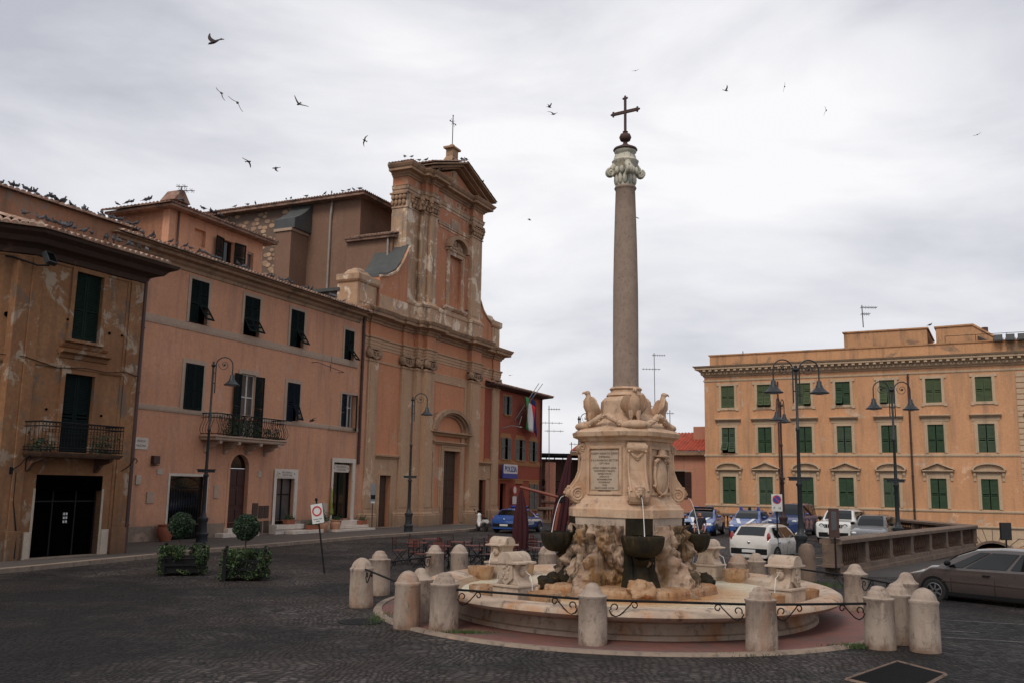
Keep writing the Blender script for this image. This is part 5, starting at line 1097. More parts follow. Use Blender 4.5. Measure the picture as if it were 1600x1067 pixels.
# rock base
random.seed(11)
def rockfn(rb, rt, z0, z1, seed, lob=.16):
    def fn(u, v):
        th = u * 2 * PI; z = z0 + (z1 - z0) * v
        r = rb + (rt - rb) * (v ** .75)
        r *= 1 + lob * math.cos(4 * th) * (1 - .6 * v)
        p = Vector((math.cos(th) * 1.6, math.sin(th) * 1.6, z * .9 + seed))
        n1_ = noise.noise(p * 1.3); n2_ = noise.noise(p * 3.1 + Vector((5, 2, 1))); n3_ = noise.noise(p * 7)
        rg = abs(noise.noise(Vector((math.cos(th) * 2.6, math.sin(th) * 2.6, z * .45 + seed + 9))))
        dent = sum(math.exp(-((((th - d0 + PI) % (2 * PI)) - PI) / w0) ** 2 - ((z - z0_) / h0) ** 2) * q0 for (d0, z0_, w0, h0, q0) in ((4.45, 1.15, .17, .32, .5), (4.95, .95, .12, .3, .3), (.1, 1.25, .16, .28, .45), (-.35, .9, .13, .3, .3), (1.6, 1.1, .2, .3, .5), (3.1, 1.15, .2, .3, .5)))
        r += .22 * n1_ + .22 * (abs(n2_) - .12) * 1.6 + .10 * n3_ + .05 * noise.noise(p * 15) - dent - .5 * max(0, .2 - rg) / .2 * (1 - .6 * v)
        return (r * math.cos(th), r * math.sin(th), z + .03 * n3_)
    return fn
b = MB(); b.grid(rockfn(1.70, 1.24, .42, 1.92, 3.0), 220, 64); b.build('rock_base', M_rock, FT, smooth=True, angle=28)
b = MB(); octloft(b, [(1.02, .42, 1.5), (1.07, .42, 1.62), (1.09, .42, 2.06), (1.09, .42, 2.08)]); b.build('stone_block', M_trav, FT, bevel=.01)
b = MB(); octloft(b, [(1.12, .42, 2.08), (1.12, .42, 2.26), (1.08, .42, 2.3), (1.05, .42, 2.36), (1.0, .4, 2.38)]); b.build('base_moulding', M_ped, FT, bevel=.006)
b = MB(); octloft(b, [(1.0, .4, 2.36), (.96, .38, 2.46), (.92, .38, 2.5), (.89, .37, 2.56), (.875, .365, 3.6), (.89, .37, 3.74)]); b.build('pedestal', M_ped, FT, bevel=.006)
# panels on all four faces
for k in range(4):
    b = MB(); b.M = Matrix.Rotation(k * PI / 2, 4, 'Z'); y = -.885
    for q in ((-.46, -.40, 2.58, 3.66), (.40, .46, 2.58, 3.66), (-.40, .40, 3.60, 3.66), (-.40, .40, 2.58, 2.64)): b.box(q[0], q[1], y - .035, y + .02, q[2], q[3])
    fr_ = b.build('panel_frame', M_ped, FT, bevel=.006)
    if k in (0, 2):
        b = MB(); b.M = Matrix.Rotation(k * PI / 2, 4, 'Z'); b.box(-.36, .36, y - .02, y + .02, 2.68, 3.56); sl = b.build('inscription_slab', M_insc, FT, bevel=.004)
        b = MB(); R4 = Matrix.Rotation(k * PI / 2, 4, 'Z')
        z = 3.49
        for s_, sz in (('IOSEPH RENATO CARD', .068), ('IMPERIALI', .068), ('S R E PROBATAE RECTORI', .062), ('OPT MAX', .062), (None, .03), ('QVOD CVRRENTI AQVA', .058), ('COMMODO PVBLICO', .058), ('VETERI FONTE', .056), ('AMPLIATO', .056), ('MONVMENTVM', .056), ('POSVERVNT', .056), ('CIVES', .056), ('GRATI ANIMI CAVSA', .056), ('ANNO MDCC', .056)):
            if s_: text_into(b, s_, sz, R4 @ T(0, y - .022, z) @ XZ, .003)
            z -= sz * 1.12
        b.build('inscription', M_letter, sl)
    else:
        b = MB(); b.M = Matrix.Rotation(k * PI / 2, 4, 'Z')
        b.ell((0, y - .04, 3.0), (.24, .09, .38), 20, 12); o = b.build('shield', M_ped, FT, smooth=True)
        b = MB(); b.M = Matrix.Rotation(k * PI / 2, 4, 'Z')
        for s in (-1, 1):
            b.tube([(s * .08, y - .07, 3.36), (s * .2, y - .09, 3.38), (s * .3, y - .08, 3.32), (s * .28, y - .06, 3.24), (s * .22, y - .07, 3.26)], [.035, .04, .045, .04, .025], 7)
            b.tube([(s * .28, y - .06, 3.22), (s * .3, y - .05, 3.0), (s * .27, y - .06, 2.82), (s * .33, y - .05, 2.76)], [.04, .03, .035, .045], 7)
            b.tube([(s * .26, y - .05, 2.8), (s * .16, y - .06, 2.66), (s * .04, y - .07, 2.6), (s * .12, y - .05, 2.54)], [.035, .04, .045, .02], 7)
        b.build('cartouche', M_ped, o, smooth=True)
        b = MB(); b.M = Matrix.Rotation(k * PI / 2, 4, 'Z') @ T(0, y - .07, 3.48)
        b.lathe([(.0, .12), (.09, .11), (.12, .05), (.13, .0), (.27, -.02), (.26, -.045), (.1, -.05)], 20, sy=.6)
        for s in (-1, 1): b.tube([(s * .15, 0, -.03), (s * .1, .0, -.1), (s * .16, 0, -.18), (s * .12, 0, -.26)], .018, 5)
        b.build('cardinal_hat', M_ped, o, smooth=True)
# consoles, masks, shells
def spiral(cx, cz, r0, turns, a0, sgn=1, n=26, r1=.02):
    return [(cx + (r0 + (r1 - r0) * i / n) * math.cos(a0 + sgn * turns * 2 * PI * i / n), cz + (r0 + (r1 - r0) * i / n) * math.sin(a0 + sgn * turns * 2 * PI * i / n)) for i in range(n + 1)]
for k in range(4):
    RM = Matrix.Rotation(-PI / 4 + k * PI / 2 + PI / 2, 4, 'Z')   # local -y points along the chamfer normal
    b = MB(); b.M = RM
    pr = [(-.9, 2.38), (-1.2, 2.38), (-1.29, 2.44), (-1.33, 2.54), (-1.32, 2.66), (-1.24, 2.78), (-1.14, 2.92), (-1.07, 3.1), (-1.05, 3.35), (-1.06, 3.5), (-1.12, 3.55), (-1.15, 3.62), (-1.12, 3.7), (-1.05, 3.74), (-.9, 3.74)]
    b.prism(pr, -.21, .21, 'x'); b.build('console', M_ped, FT, bevel=.02)
    b = MB(); b.M = RM
    for s in (-1, 1):
        b.tube([(s * .215, q[0], q[1]) for q in spiral(-1.17, 2.58, .155, 2.2, 1.2, 1)], [.03 - .015 * i / 26 for i in range(27)], 6)
        b.tube([(s * .215, q[0], q[1]) for q in spiral(-1.07, 3.63, .075, 1.4, -1, -1, 16)], .018, 6)
        b.tube([(s * .19, q[0] - .01, q[1]) for q in pr[4:11]], .028, 6)
    b.ell((0, -1.1, 3.62), (.15, .06, .09), 12, 7); b.tube([(-.12, -1.07, 3.5), (0, -1.09, 3.4), (.12, -1.07, 3.5)], .022, 6); b.tube([(-.16, -1.07, 3.52), (0, -1.085, 3.35), (.16, -1.07, 3.52)], .015, 6)
    b.build('volute', M_ped, FT, smooth=True)
    b = MB(); b.M = RM
    b.ell((0, -1.33, 2.62), (.11, .1, .13), 14, 10); b.ell((0, -1.43, 2.61), (.025, .04, .04), 8, 6)
    for s in (-1, 1):
        b.ell((s * .045, -1.41, 2.66), (.03, .025, .018), 8, 5); b.ell((s * .05, -1.39, 2.58), (.035, .03, .03), 8, 5); b.tube([(s * .02, -1.42, 2.69), (s * .08, -1.38, 2.71)], .014, 5); b.ell((s * .1, -1.3, 2.68), (.05, .04, .08), 8, 6)
    for i in range(5): b.ell((-.08 + .04 * i, -1.34, 2.74), (.03, .04, .035), 7, 5)
    b.tube([(-.05, -1.4, 2.545), (0, -1.425, 2.53), (.05, -1.4, 2.545)], .018, 6)
    mk = b.build('mask', M_ped, FT, smooth=True)
    b = MB(); b.M = RM; b.tube([(0, -1.4, 2.545), (0, -1.46, 2.53)], .022, 8); b.build('spout', M_moss, mk)
    b = MB(); b.M = RM; b.tube([(0, -1.46 - .11 * math.sqrt(t / 8) - .02 * t, 2.53 - .84 * (t / 8) ** 1.6) for t in range(9)], [.006, .006, .006, .007, .007, .007, .008, .009, .012], 6); b.build('water_jet', M_jet, mk, smooth=True)
    # dark mossy box set proud stands in for the niche's shaded hollow; shell bowl
    b = MB(); b.M = RM; b.box(-.3, .3, -1.28, -1.0, 1.72, 2.1); b.build('niche', M_moss, FT, bevel=.01)
    def bowl(u, v, q=1.0):
        th = u * 2 * PI; sc = 1 + .09 * abs(math.cos(th * 5.5)) * v + .03 * noise.noise(Vector((math.cos(th) * 3, math.sin(th) * 3, v * 2))); r = (.44 if v > 0 else .0) * (math.sin(v * PI / 2) ** .62) * sc * q
        return (r * math.cos(th), -1.58 + r * .82 * math.sin(th), 1.28 + .42 * (v ** 2.2))
    b = MB(); b.M = RM; b.grid(lambda u, v: bowl(u, v), 88, 12); b.grid(lambda u, v: (lambda p: (p[0] * .9, -1.58 + (p[1] + 1.58) * .9, p[2] + .03))(bowl(u, v)), 88, 12)
    b.grid(lambda u, v: (lambda p: (p[0] * (1 - .1 * v), -1.58 + (p[1] + 1.58) * (1 - .1 * v), p[2] + .03 * v))(bowl(u, 1)), 88, 1)
    sh = b.build('shell_bowl', M_moss, FT, smooth=True, angle=60)
    b = MB(); b.M = RM; b.lathe([(.42, 1.665), (0, 1.67)], 28, cx=0, cy=-1.58, sy=.82); b.build('bowl_water', M_water, sh)
    b = MB(); b.M = RM; b.tube([(0, -1.45, 1.32), (0, -1.3, 1.1), (0, -1.3, .85), (0, -1.42, .55)], [.2, .16, .2, .34], 12); b.tube([(-.25, -1.3, 1.5), (-.2, -1.22, 1.0), (-.25, -1.38, .5)], [.1, .14, .2], 9); b.tube([(.25, -1.3, 1.5), (.22, -1.22, 1.0), (.28, -1.38, .5)], [.1, .14, .2], 9); b.build('mossy_stem', M_moss, sh, smooth=True)
for (wx, wy, r, mt) in ((.05, -1.9, .30, M_rust), (-1.75, -.45, .26, M_moss), (1.75, .1, .28, M_moss)):
    x, y = fl(wx, wy); b = MB()
    def rk(u, v, x=x, y=y, r=r):
        ph = (v - .5) * PI; th = u * 2 * PI; d = Vector((math.cos(ph) * math.cos(th), math.cos(ph) * math.sin(th), math.sin(ph))); q = r * (1 + .45 * noise.noise(d * 1.6 + Vector((x * 3, y, 0))) + .2 * noise.noise(d * 4)); return (x + d.x * q, y + d.y * q, .62 + d.z * q * .75)
    b.grid(rk, 26, 16); b.build('loose_rock', mt, FT, smooth=True, angle=50)
# cornice + mound
b = MB(); octloft(b, [(.88, .37, 3.7), (.9, .37, 3.76), (.95, .39, 3.78), (.97, .4, 3.84), (1.06, .43, 3.88), (1.08, .44, 3.98), (1.04, .43, 4.0), (1.0, .42, 4.04), (.8, .34, 4.06)]); b.build('pedestal_cornice', M_ped, FT, bevel=.006)
b = MB(); octloft(b, [(.98, .42, 4.04), (.8, .36, 4.12), (.66, .3, 4.22), (.58, .27, 4.34), (.54, .25, 4.42), (.52, .25, 4.72), (.48, .24, 4.78), (.42, .2, 4.83)]); b.build('column_die', M_ped, FT, bevel=.01)
b = MB(); b.lathe([(.3, 4.8), (.42, 4.82), (.46, 4.86), (.42, 4.92), (.36, 4.94), (.35, 4.98), (.385, 5.02), (.35, 5.06), (.31, 5.07)], 32); b.build('column_base', M_ped, FT, smooth=True, angle=50)
b = MB(); b.lathe([(.305, 5.06), (.30, 5.2), (.302, 6.3), (.298, 7.4), (.28, 8.4), (.255, 9.3), (.238, 9.86), (.25, 9.88), (.27, 9.92), (.25, 9.97)], 40); b.build('column_shaft', M_granite, FT, smooth=True)
b = MB(); b.lathe([(.22, 9.95), (.215, 10.3), (.24, 10.45), (.3, 10.52), (.33, 10.6), (.24, 10.68), (.21, 10.78), (.27, 10.84), (.27, 10.9)], 24)
for k in range(4):
    a = PI / 4 + k * PI / 2; RM = Matrix.Rotation(a, 4, 'Z'); b.M = RM
    b.tube([(.16, 0, 10.75), (.24, 0, 10.5), (.34, 0, 10.38)], [.1, .09, .08], 9)
    for s in (-1, 1): b.tube([(q[0], s * .045, q[1]) for q in spiral(.37, 10.30, .1, 1.5, 1.3, -1, 18)], .035, 7)
    b.tube([(.37, -.05, 10.30), (.37, .05, 10.30)], .09, 12); b.M = None
for i in range(12):
    a = i * PI / 6; b.ell((.22 * math.cos(a), .22 * math.sin(a), 10.14), (.06, .06, .15), 7, 6); b.ell((.27 * math.cos(a + .26), .27 * math.sin(a + .26), 10.34), (.06, .06, .1), 7, 5)
b.build('capital', M_gcap, FT, smooth=True, angle=60)
b = MB(); b.lathe([(.26, 10.86), (.3, 10.9), (.28, 10.94), (.2, 10.98), (.12, 11.02), (.06, 11.06), (.05, 11.12), (.12, 11.15), (.15, 11.23), (.12, 11.31), (.05, 11.34), (.07, 11.38), (.04, 11.4)], 20)
b.M = Matrix.Rotation(math.radians(-34) - FZ, 4, 'Z')
b.box(-.026, .026, -.024, .024, 11.38, 12.22); b.M = b.M @ Matrix.Rotation(0, 4, 'Z')
b.box(-.31, .31, -.028, .028, 11.86, 11.93)
for x, z in ((-.33, 11.895), (.33, 11.895), (0, 12.25)):
    b.ell((x, 0, z), (.05, .03, .05), 8, 6)
    for dx, dz in ((.05, 0), (-.05, 0), (0, .05), (0, -.05)): b.ell((x + dx, 0, z + dz), (.028, .022, .028), 7, 5)
b.build('iron_cross', M_rustcross, FT, smooth=True, angle=50)
# garlands
for k in range(4):
    RM = Matrix.Rotation(k * PI / 2 + PI / 4 + PI / 2, 4, 'Z'); b = MB(); b.M = RM
    pth = [Vector((-.58 + 1.16 * t / 14, -.98 - .06 * math.sin(t * PI / 14) + .35 * (abs(t - 7) / 7) ** 2 * .9, 4.1 + .25 * (abs(t - 7) / 7) ** 2.2)) for t in range(15)]
    b.tube(pth, .07, 8)
    for q in pth:
        for _ in range(6):
            d = Vector((random.gauss(0, 1), random.gauss(0, 1), random.gauss(0, 1))).normalized() * .07; b.ell(q + d, (.03, .03, .025), 6, 4)
    b.ell((0, -.9, 4.12), (.36, .3, .13), 14, 8); b.build('garland', M_ped, FT, smooth=True, angle=60)
# eagles
def eagle_mesh():
    b = MB()   # stands at origin, faces -y
    b.tube([(0, .06, .16), (0, .03, .26), (0, -.03, .42), (0, -.05, .54), (0, -.03, .62), (0, -.04, .69)], [.06, .115, .135, .115, .075, .06], 14, sy=.9)
    b.ell((0, -.06, .72), (.058, .075, .06), 12, 9)
    b.tube([(0, -.12, .73), (0, -.165, .72), (0, -.19, .69)], [.03, .022, .006], 8)
    for s in (-1, 1):
        b.ell((s * .045, -.1, .74), (.012, .016, .012), 6, 5)
        b.tube([(s * .07, 0, .26), (s * .08, -.02, .16), (s * .085, -.02, .08)], [.075, .055, .03], 9); b.tube([(s * .085, -.02, .09), (s * .085, -.03, .02)], [.026, .024], 7)
        for dx in (-.035, 0, .035): b.tube([(s * .085, -.03, .02), (s * .085 + dx, -.11, .012)], [.02, .01], 6)
        b.tube([(s * .085, -.02, .02), (s * .085, .04, .012)], [.018, .008], 6)
        # half opened wing, feathers as ribs
        def wing(u, v, s=s, o=0):
            zt_ = .57 + .06 * math.sin(u * PI * .9) - .16 * u ** 5; zb_ = .06 + .16 * u * u
            z = zt_ + (zb_ - zt_) * v
            x = .045 + .27 * u * (1 - .5 * v ** 2.2); y = -.035 + .10 * u + .07 * v - .05 * math.sin(u * PI) + o
            y += .02 * math.cos(u * 7 * 2 * PI) * (.3 + v)
            return (s * x, y, z)
        b.grid(lambda u, v: wing(u, v), 24, 10); b.grid(lambda u, v: wing(u, v, o=.045), 24, 10)
        b.grid(lambda u, v: wing(u, 1, o=.045 * v), 24, 1); b.grid(lambda u, v: wing(1, u, o=.045 * v), 10, 1); b.grid(lambda u, v: wing(u, 0, o=.045 * v), 24, 1)
    b.tube([(0, .08, .24), (0, .12, .1), (0, .16, .02)], [.08, .09, .1], 10, sy=.4)
    return b
eg = eagle_mesh()
for k in range(4):
    a = -PI / 4 + k * PI / 2
    if k == 0: e0 = eg.build('eagle', M_ped, FT, smooth=True, angle=35); o = e0
    else: o = e0.copy(); COL.objects.link(o); o.parent = FT
    o.location = (.86 * math.cos(a), .86 * math.sin(a), 4.19); o.rotation_euler = (0, 0, a + PI / 2 + (.12 if k % 2 else -.1)); o.scale = (1.0,) * 3
# four small side fonts with coat of arms
def font_part(loc, rz):
    M0 = T(loc[0], loc[1], 0, rz=rz); b = MB(); b.M = M0
    b.box(-.36, .36, -.3, .3, .4, .5); b.box(-.33, .33, -.27, .27, .5, .78); b.box(-.36, .36, -.3, .3, .78, .83)
    pr = [(-.3, .83), (.3, .83), (.24, .9), (.2, 1.0), (.19, 1.1), (.24, 1.22), (-.24, 1.22), (-.19, 1.1), (-.2, 1.0), (-.24, .9)]; b.prism(pr, -.2, .2)
    f = b.build('side_font', M_ped if False else M_trav, FT, bevel=.012)
    b = MB(); b.M = M0
    A = [PI * i / 14 for i in range(15)]
    b.prism([(.34, 1.22), (.34, 1.26), (.2, 1.27)] + [(.2 * math.cos(a), 1.27 + .18 * math.sin(a)) for a in A] + [(-.34, 1.26), (-.34, 1.22)], -.28, .28)
    b.build('arched_cap', M_trav, f, bevel=.01)
    b = MB(); b.M = M0
    b.prism([(.16 * math.cos(a), 1.24 + .13 * math.sin(a)) for a in A] + [(-.17, .95), (0, .82), (.17, .95)], -.25, -.19)
    for _ in range(16): b.ell((random.uniform(-.1, .1), -.255, random.uniform(.92, 1.28)), (.03, .02, .035), 6, 4)
    b.build('coat_of_arms', M_insc, f, smooth=True, angle=50)
    for s in (-1, 1):
        b = MB(); b.M = M0; b.ell((s * .22, 0, 1.08), (.08, .09, .11), 10, 8); b.ell((s * .31, 0, 1.07), (.03, .025, .03), 7, 5)
        for q in (-.035, .035): b.ell((s * .29, q, 1.11), (.02, .02, .014), 6, 4)
        b.ell((s * .24, 0, 1.17), (.06, .09, .04), 8, 5); b.build('mask', M_trav, f, smooth=True)
        b = MB(); b.M = M0 @ T(s * .78, 0, 0); b.lathe([(.26, .4), (.3, .5), (.33, .7), (.33, .74), (.28, .74), (.25, .62), (.0, .6)], 22); b.build('cup', M_rust, f, smooth=True, angle=50)
        b = MB(); b.M = M0; b.tube([(s * .33, 0, 1.06), (s * .42, 0, 1.02), (s * .47, 0, .85), (s * .48, 0, .64)], .007, 5); b.build('water_jet', M_jet, f)
for ang in (228, 318, 138, 49):
    wx, wy = 3.85 * math.cos(math.radians(ang)), 3.95 * math.sin(math.radians(ang)); x, y = fl(wx, wy); font_part((x, y), math.radians(ang) + PI / 2 - FZ)
# ================================================================== BOLLARDS AND RAILS
def bollard_mesh(seed, kind):
    random.seed(seed); b = MB(); r = .265 + random.uniform(-.012, .012)
    if kind == 0: prof = [(r * 1.0, -.03), (r * .99, .3), (r * .955, .78), (r * .985, .8), (r * 1.0, .825), (r * .985, .85), (r * .88, .865), (r * .85, .885), (r * .8, .92), (r * .71, .965), (r * .6, 1.0), (r * .46, 1.035), (r * .3, 1.06), (r * .14, 1.074), (0, 1.08)]
    elif kind == 1: prof = [(r, -.03), (r * .97, .4), (r * .95, .8), (r * 1.0, .815), (r * 1.0, .845), (r * .86, .86), (r * .78, .88), (r * .68, .905), (r * .6, .935), (r * .55, .965), (r * .5, .995), (r * .42, 1.025), (r * .3, 1.05), (r * .14, 1.065), (0, 1.068)]
    else: prof = [(r * 1.04, -.03), (r * 1.0, .3), (r * .97, .82), (r * 1.02, .835), (r * 1.02, .865), (r * .76, .88), (r * .72, .9), (r * .7, .94), (r * .64, .975), (r * .54, .995), (r * .5, 1.01), (r * .48, 1.03), (r * .4, 1.055), (r * .2, 1.073), (0, 1.078)]
    b.lathe(prof, 36)
    for v in b.v:
        n_ = noise.noise(Vector((v.x * 4, v.y * 4, v.z * 3 + seed * 3))); k = 1 + .035 * n_ + .018 * noise.noise(v * 14 + Vector((seed, 0, 0))); v.x *= k; v.y *= k
    return b
BM = {}
def bollard(p, label, kind=0, lean=(0, 0), sc=1.0, grp='travertine bollards around the fountain'):
    k = (kind, len(BM) % 5)
    o = bollard_mesh(len(BM) + 1, kind).build('bollard', M_bol, smooth=True, angle=45); BM[len(BM)] = o
    o.location = (p[0], p[1], gz(p[0], p[1])); o.rotation_euler = (lean[0], lean[1], random.uniform(0, 6)); o.scale = (sc,) * 3
    return tag(o, label, 'bollard', grp)
PB = dict(a=(1.5, 16.75), b=(-1.2, 18.1), c=(-1.93, 18.35), o=(-1.75, 19.1), d=(-3.28, 21.35), e=(-3.22, 23.7), f=(-2.05, 26.38), g=(-1.39, 26.86), h=(1.12, 27.27), i=(4.38, 16.45), j=(6.62, 16.95), k=(7.18, 17.55), l=(7.3, 16.7), n=(8.45, 20.1), m=(8.15, 22.2), p=(6.04, 24.84), q=(6.64, 25.3), r=(6.95, 24.3))
bollard(PB['a'], 'stone bollard in front of the rock base, middle of the front railing', 1)
bollard(PB['b'], 'stone bollard where the front railing starts at its left end', 2)
bollard(PB['c'], 'stained stone bollard with a small hole near its top, left of the front railing', 0, (0, .0))
bollard(PB['o'], 'stone bollard half hidden behind the one with the small hole', 1)
bollard(PB['d'], 'leftmost stone bollard of all, at the end of the short left rail', 0, (.02, .01))
bollard(PB['e'], 'stone bollard just behind the leftmost bollard', 2, (0, -.02))
bollard(PB['f'], 'stone bollard left of the cafe chairs, end of the thin left rail', 2)
bollard(PB['g'], 'grey shaded stone bollard in front of the bistro chairs, left of the side font', 0)
bollard(PB['h'], 'small far stone bollard under the left shell bowl of the fountain', 0)
bollard(PB['i'], 'pitted stone bollard in the front railing below the right side font', 2)
bollard(PB['j'], 'stone bollard at the right end of the front railing beside the grass tuft', 2)
bollard(PB['k'], 'stone bollard squeezed behind the two front right ones', 2, (.0, -.03))
bollard(PB['l'], 'leaning reddish based stone bollard, rightmost of all', 0, (0, -.075))
bollard(PB['n'], 'stone bollard in front of the bonnet of the taupe car', 1)
bollard(PB['m'], 'lone stone bollard in front of the balustrade end', 1)
bollard(PB['p'], 'far stone bollard below the number plate of the white hatchback', 0)
bollard(PB['q'], 'far stone bollard under the rear wheel of the white hatchback', 2)
bollard(PB['r'], 'far stone bollard just left of the right side font cap', 2)
b = MB(); b.lathe([(.27, -.03), (.26, .8), (.24, .98), (.16, 1.1), (0, 1.15)], 28); o = b.build('bollard', M_balus, smooth=True); o.location = (9.3, 29.4, 0); tag(o, 'plain brown round-topped bollard beside the tall double lamp post', 'bollard')
def rail(p, q, label, z=.77, ends=(1, 1), zq=None):
    P, Q = Vector(p), Vector(q); L = (Q - P).length; ang = math.atan2((Q - P).y, (Q - P).x); z2 = zq if zq else z
    t = thing('railing', label, 'railing', (P.x, P.y, 0), ang, 'iron rails between the bollards')
    b = MB(); b.tube([(.2, 0, z), (L - .2, 0, z2)], .022, 6); b.build('bar', M_iron, t)
    for s, e in ((0, ends[0]), (1, ends[1])):
        if not e: continue
        x0 = .27 if s == 0 else L - .27; sg = 1 if s == 0 else -1; b = MB(); zz = z if s == 0 else z2
        pts = spiral(x0 + sg * .085, zz - .10, .085, 1.35, PI * .5 if sg > 0 else PI * .5, sg * 1, 20, .03)[::-1]
        # big C at the bollard, S sweep, small curl at the far end
        c1 = [(x0 + sg * (.10 - .085 * math.cos(t_)), zz - .115 + .085 * math.sin(t_)) for t_ in [(-.2 + i * .33) * 1.0 for i in range(0, 1)]]
        cur = []
        for i in range(18):
            a = 4.9 - i * .36; r = .045 + .0032 * i; cur.append((.115 - r * math.cos(a) * -1 if False else .12 + r * math.cos(a), -.125 + r * math.sin(a)))
        tail = [(.02, -.17), (.06, -.24), (.13, -.275), (.2, -.25), (.27, -.19), (.34, -.12), (.40, -.06)]
        curl2 = [(.46 + (.062 - .0022 * i) * math.cos(2.6 - i * .42), -.075 + (.062 - .0022 * i) * math.sin(2.6 - i * .42)) for i in range(15)]
        first = [(.12 + (.035 + .0035 * i) * math.cos(-1.2 + i * .4), -.12 + (.035 + .0035 * i) * math.sin(-1.2 + i * .4)) for i in range(13)]
        seq = first + tail + curl2
        b.tube([(x0 + sg * (q_[0] - .0), 0, zz + q_[1]) for q_ in seq], .012, 5)
        b.build('scroll', M_iron, t, smooth=True)
rail(PB['b'], PB['a'], 'long black iron rail with scrolls in front of the basin, left half')
rail(PB['a'], PB['i'], 'long black iron rail with scrolls in front of the basin, middle')
rail(PB['i'], PB['j'], 'black iron rail with scrolls at the right front of the basin')
rail(PB['d'], PB['c'], 'short black iron rail at the left, sloping down to the bollard with a hole', .84, zq=.78)
rail(PB['e'], PB['f'], 'thin iron rail receding at the left of the basin toward the cafe')
rail(PB['g'], PB['h'], 'far iron rail in front of the bistro chairs')
rail((6.9, 25.5), PB['m'], 'far iron rail in front of the tall double lamp post')
rail(PB['m'], PB['n'], 'iron rail between the lone bollard and the front right group')
# ================================================================== STREET LAMPS
def lamp_post(loc, H, arms, label, rz=0, rust=False, grp='cast iron street lamps'):
    t = thing('street_lamp', label, 'street lamp', (loc[0], loc[1], gz(*loc[:2])), rz, grp)
    mt = M_lamprust if rust else M_lamp
    b = MB(); b.lathe([(.3, 0), (.3, .12), (.25, .16), (.24, .4), (.27, .44), (.27, .5), (.2, .56), (.18, .95), (.2, 1.0), (.23, 1.08), (.23, 1.16), (.15, 1.22), (.12, 1.3), (.1, 1.42)], 18); b.build('post_base', mt, t, smooth=True, angle=40)
    b = MB(); b.lathe([(.095, 1.4), (.085, 2.9), (.12, 2.95), (.12, 3.02), (.08, 3.06), (.07, 3.3), (.055, 4.9), (.08, 4.94), (.08, 5.02), (.05, 5.06), (.045, H - .25), (.08, H - .22), (.1, H - .16), (.04, H - .1), (.05, H - .04), (.02, H), (0, H + .05)], 12)
    b.box(-.36, .36, -.06, .06, 3.12, 3.24); b.box(-.4, .4, -.08, .08, 3.22, 3.26); b.build('post', mt, t, smooth=True, angle=40)
    zc = H - .16; R_ = .36
    for s in arms:
        x0 = .12; b = MB()
        b.tube([(s * x0, 0, zc - 1.25), (s * x0, 0, zc)] + [(s * (x0 + R_ - R_ * math.cos(a)), 0, zc + R_ * math.sin(a)) for a in [PI * i / 14 for i in range(1, 15)]] + [(s * (x0 + 2 * R_), 0, zc - .42)], .026, 7)
        for z in (zc - .35, zc - .8): b.tube([(0, 0, z), (s * x0, 0, z)], .02, 6)
        b.tube([(s * (x0 + q[0]), 0, zc + q[1]) for q in spiral(R_ * .95, .02, .24, 1.3, 2.9, 1, 26, .05)], .012, 5); b.ell((s * (x0 + R_), 0, zc + .02), (.055, .04, .055), 9, 7)
        ar = b.build('arm', mt, t, smooth=True, angle=60)
        xl = s * (x0 + 2 * R_); zl = zc - .42
        b = MB(); b.lathe([(.05, zl + .02), (.09, zl - .02), (.1, zl - .14), (.13, zl - .17), (.13, zl - .21), (.17, zl - .27), (.3, zl - .40), (.35, zl - .43), (.35, zl - .46)], 22, cx=xl); b.build('lamp_shade', M_lamp, ar, smooth=True, angle=50)
        b = MB(); b.ell((xl, 0, zl - .45), (.22, .22, .06), 14, 7); b.build('lamp_lens', M_lens, ar, smooth=True)
    return t
lamp_post((-13.25, 40.7), 8.0, (1,), 'street lamp with one curved arm in front of the pink townhouse', .12)
lamp_post((-5.65, 52.9), 7.75, (1,), 'street lamp with one curved arm in front of the church', .1)
lamp_post((10.53, 33.88), 7.35, (-1, 1), 'tall double lamp post standing nearest, beside the white hatchback', -.02)
lamp_post((14.65, 50.07), 7.3, (-1, 1), 'rusty narrow-looking double lamp post behind the no parking sign', 1.05, True)
lamp_post((16.93, 40.84), 7.35, (-1, 1), 'double lamp post at the far right behind the balustrade', .05)
lamp_post((4.4, 59.5), 7.3, (1,), 'far street lamp with only its curved top showing beside the left eagle', .3)
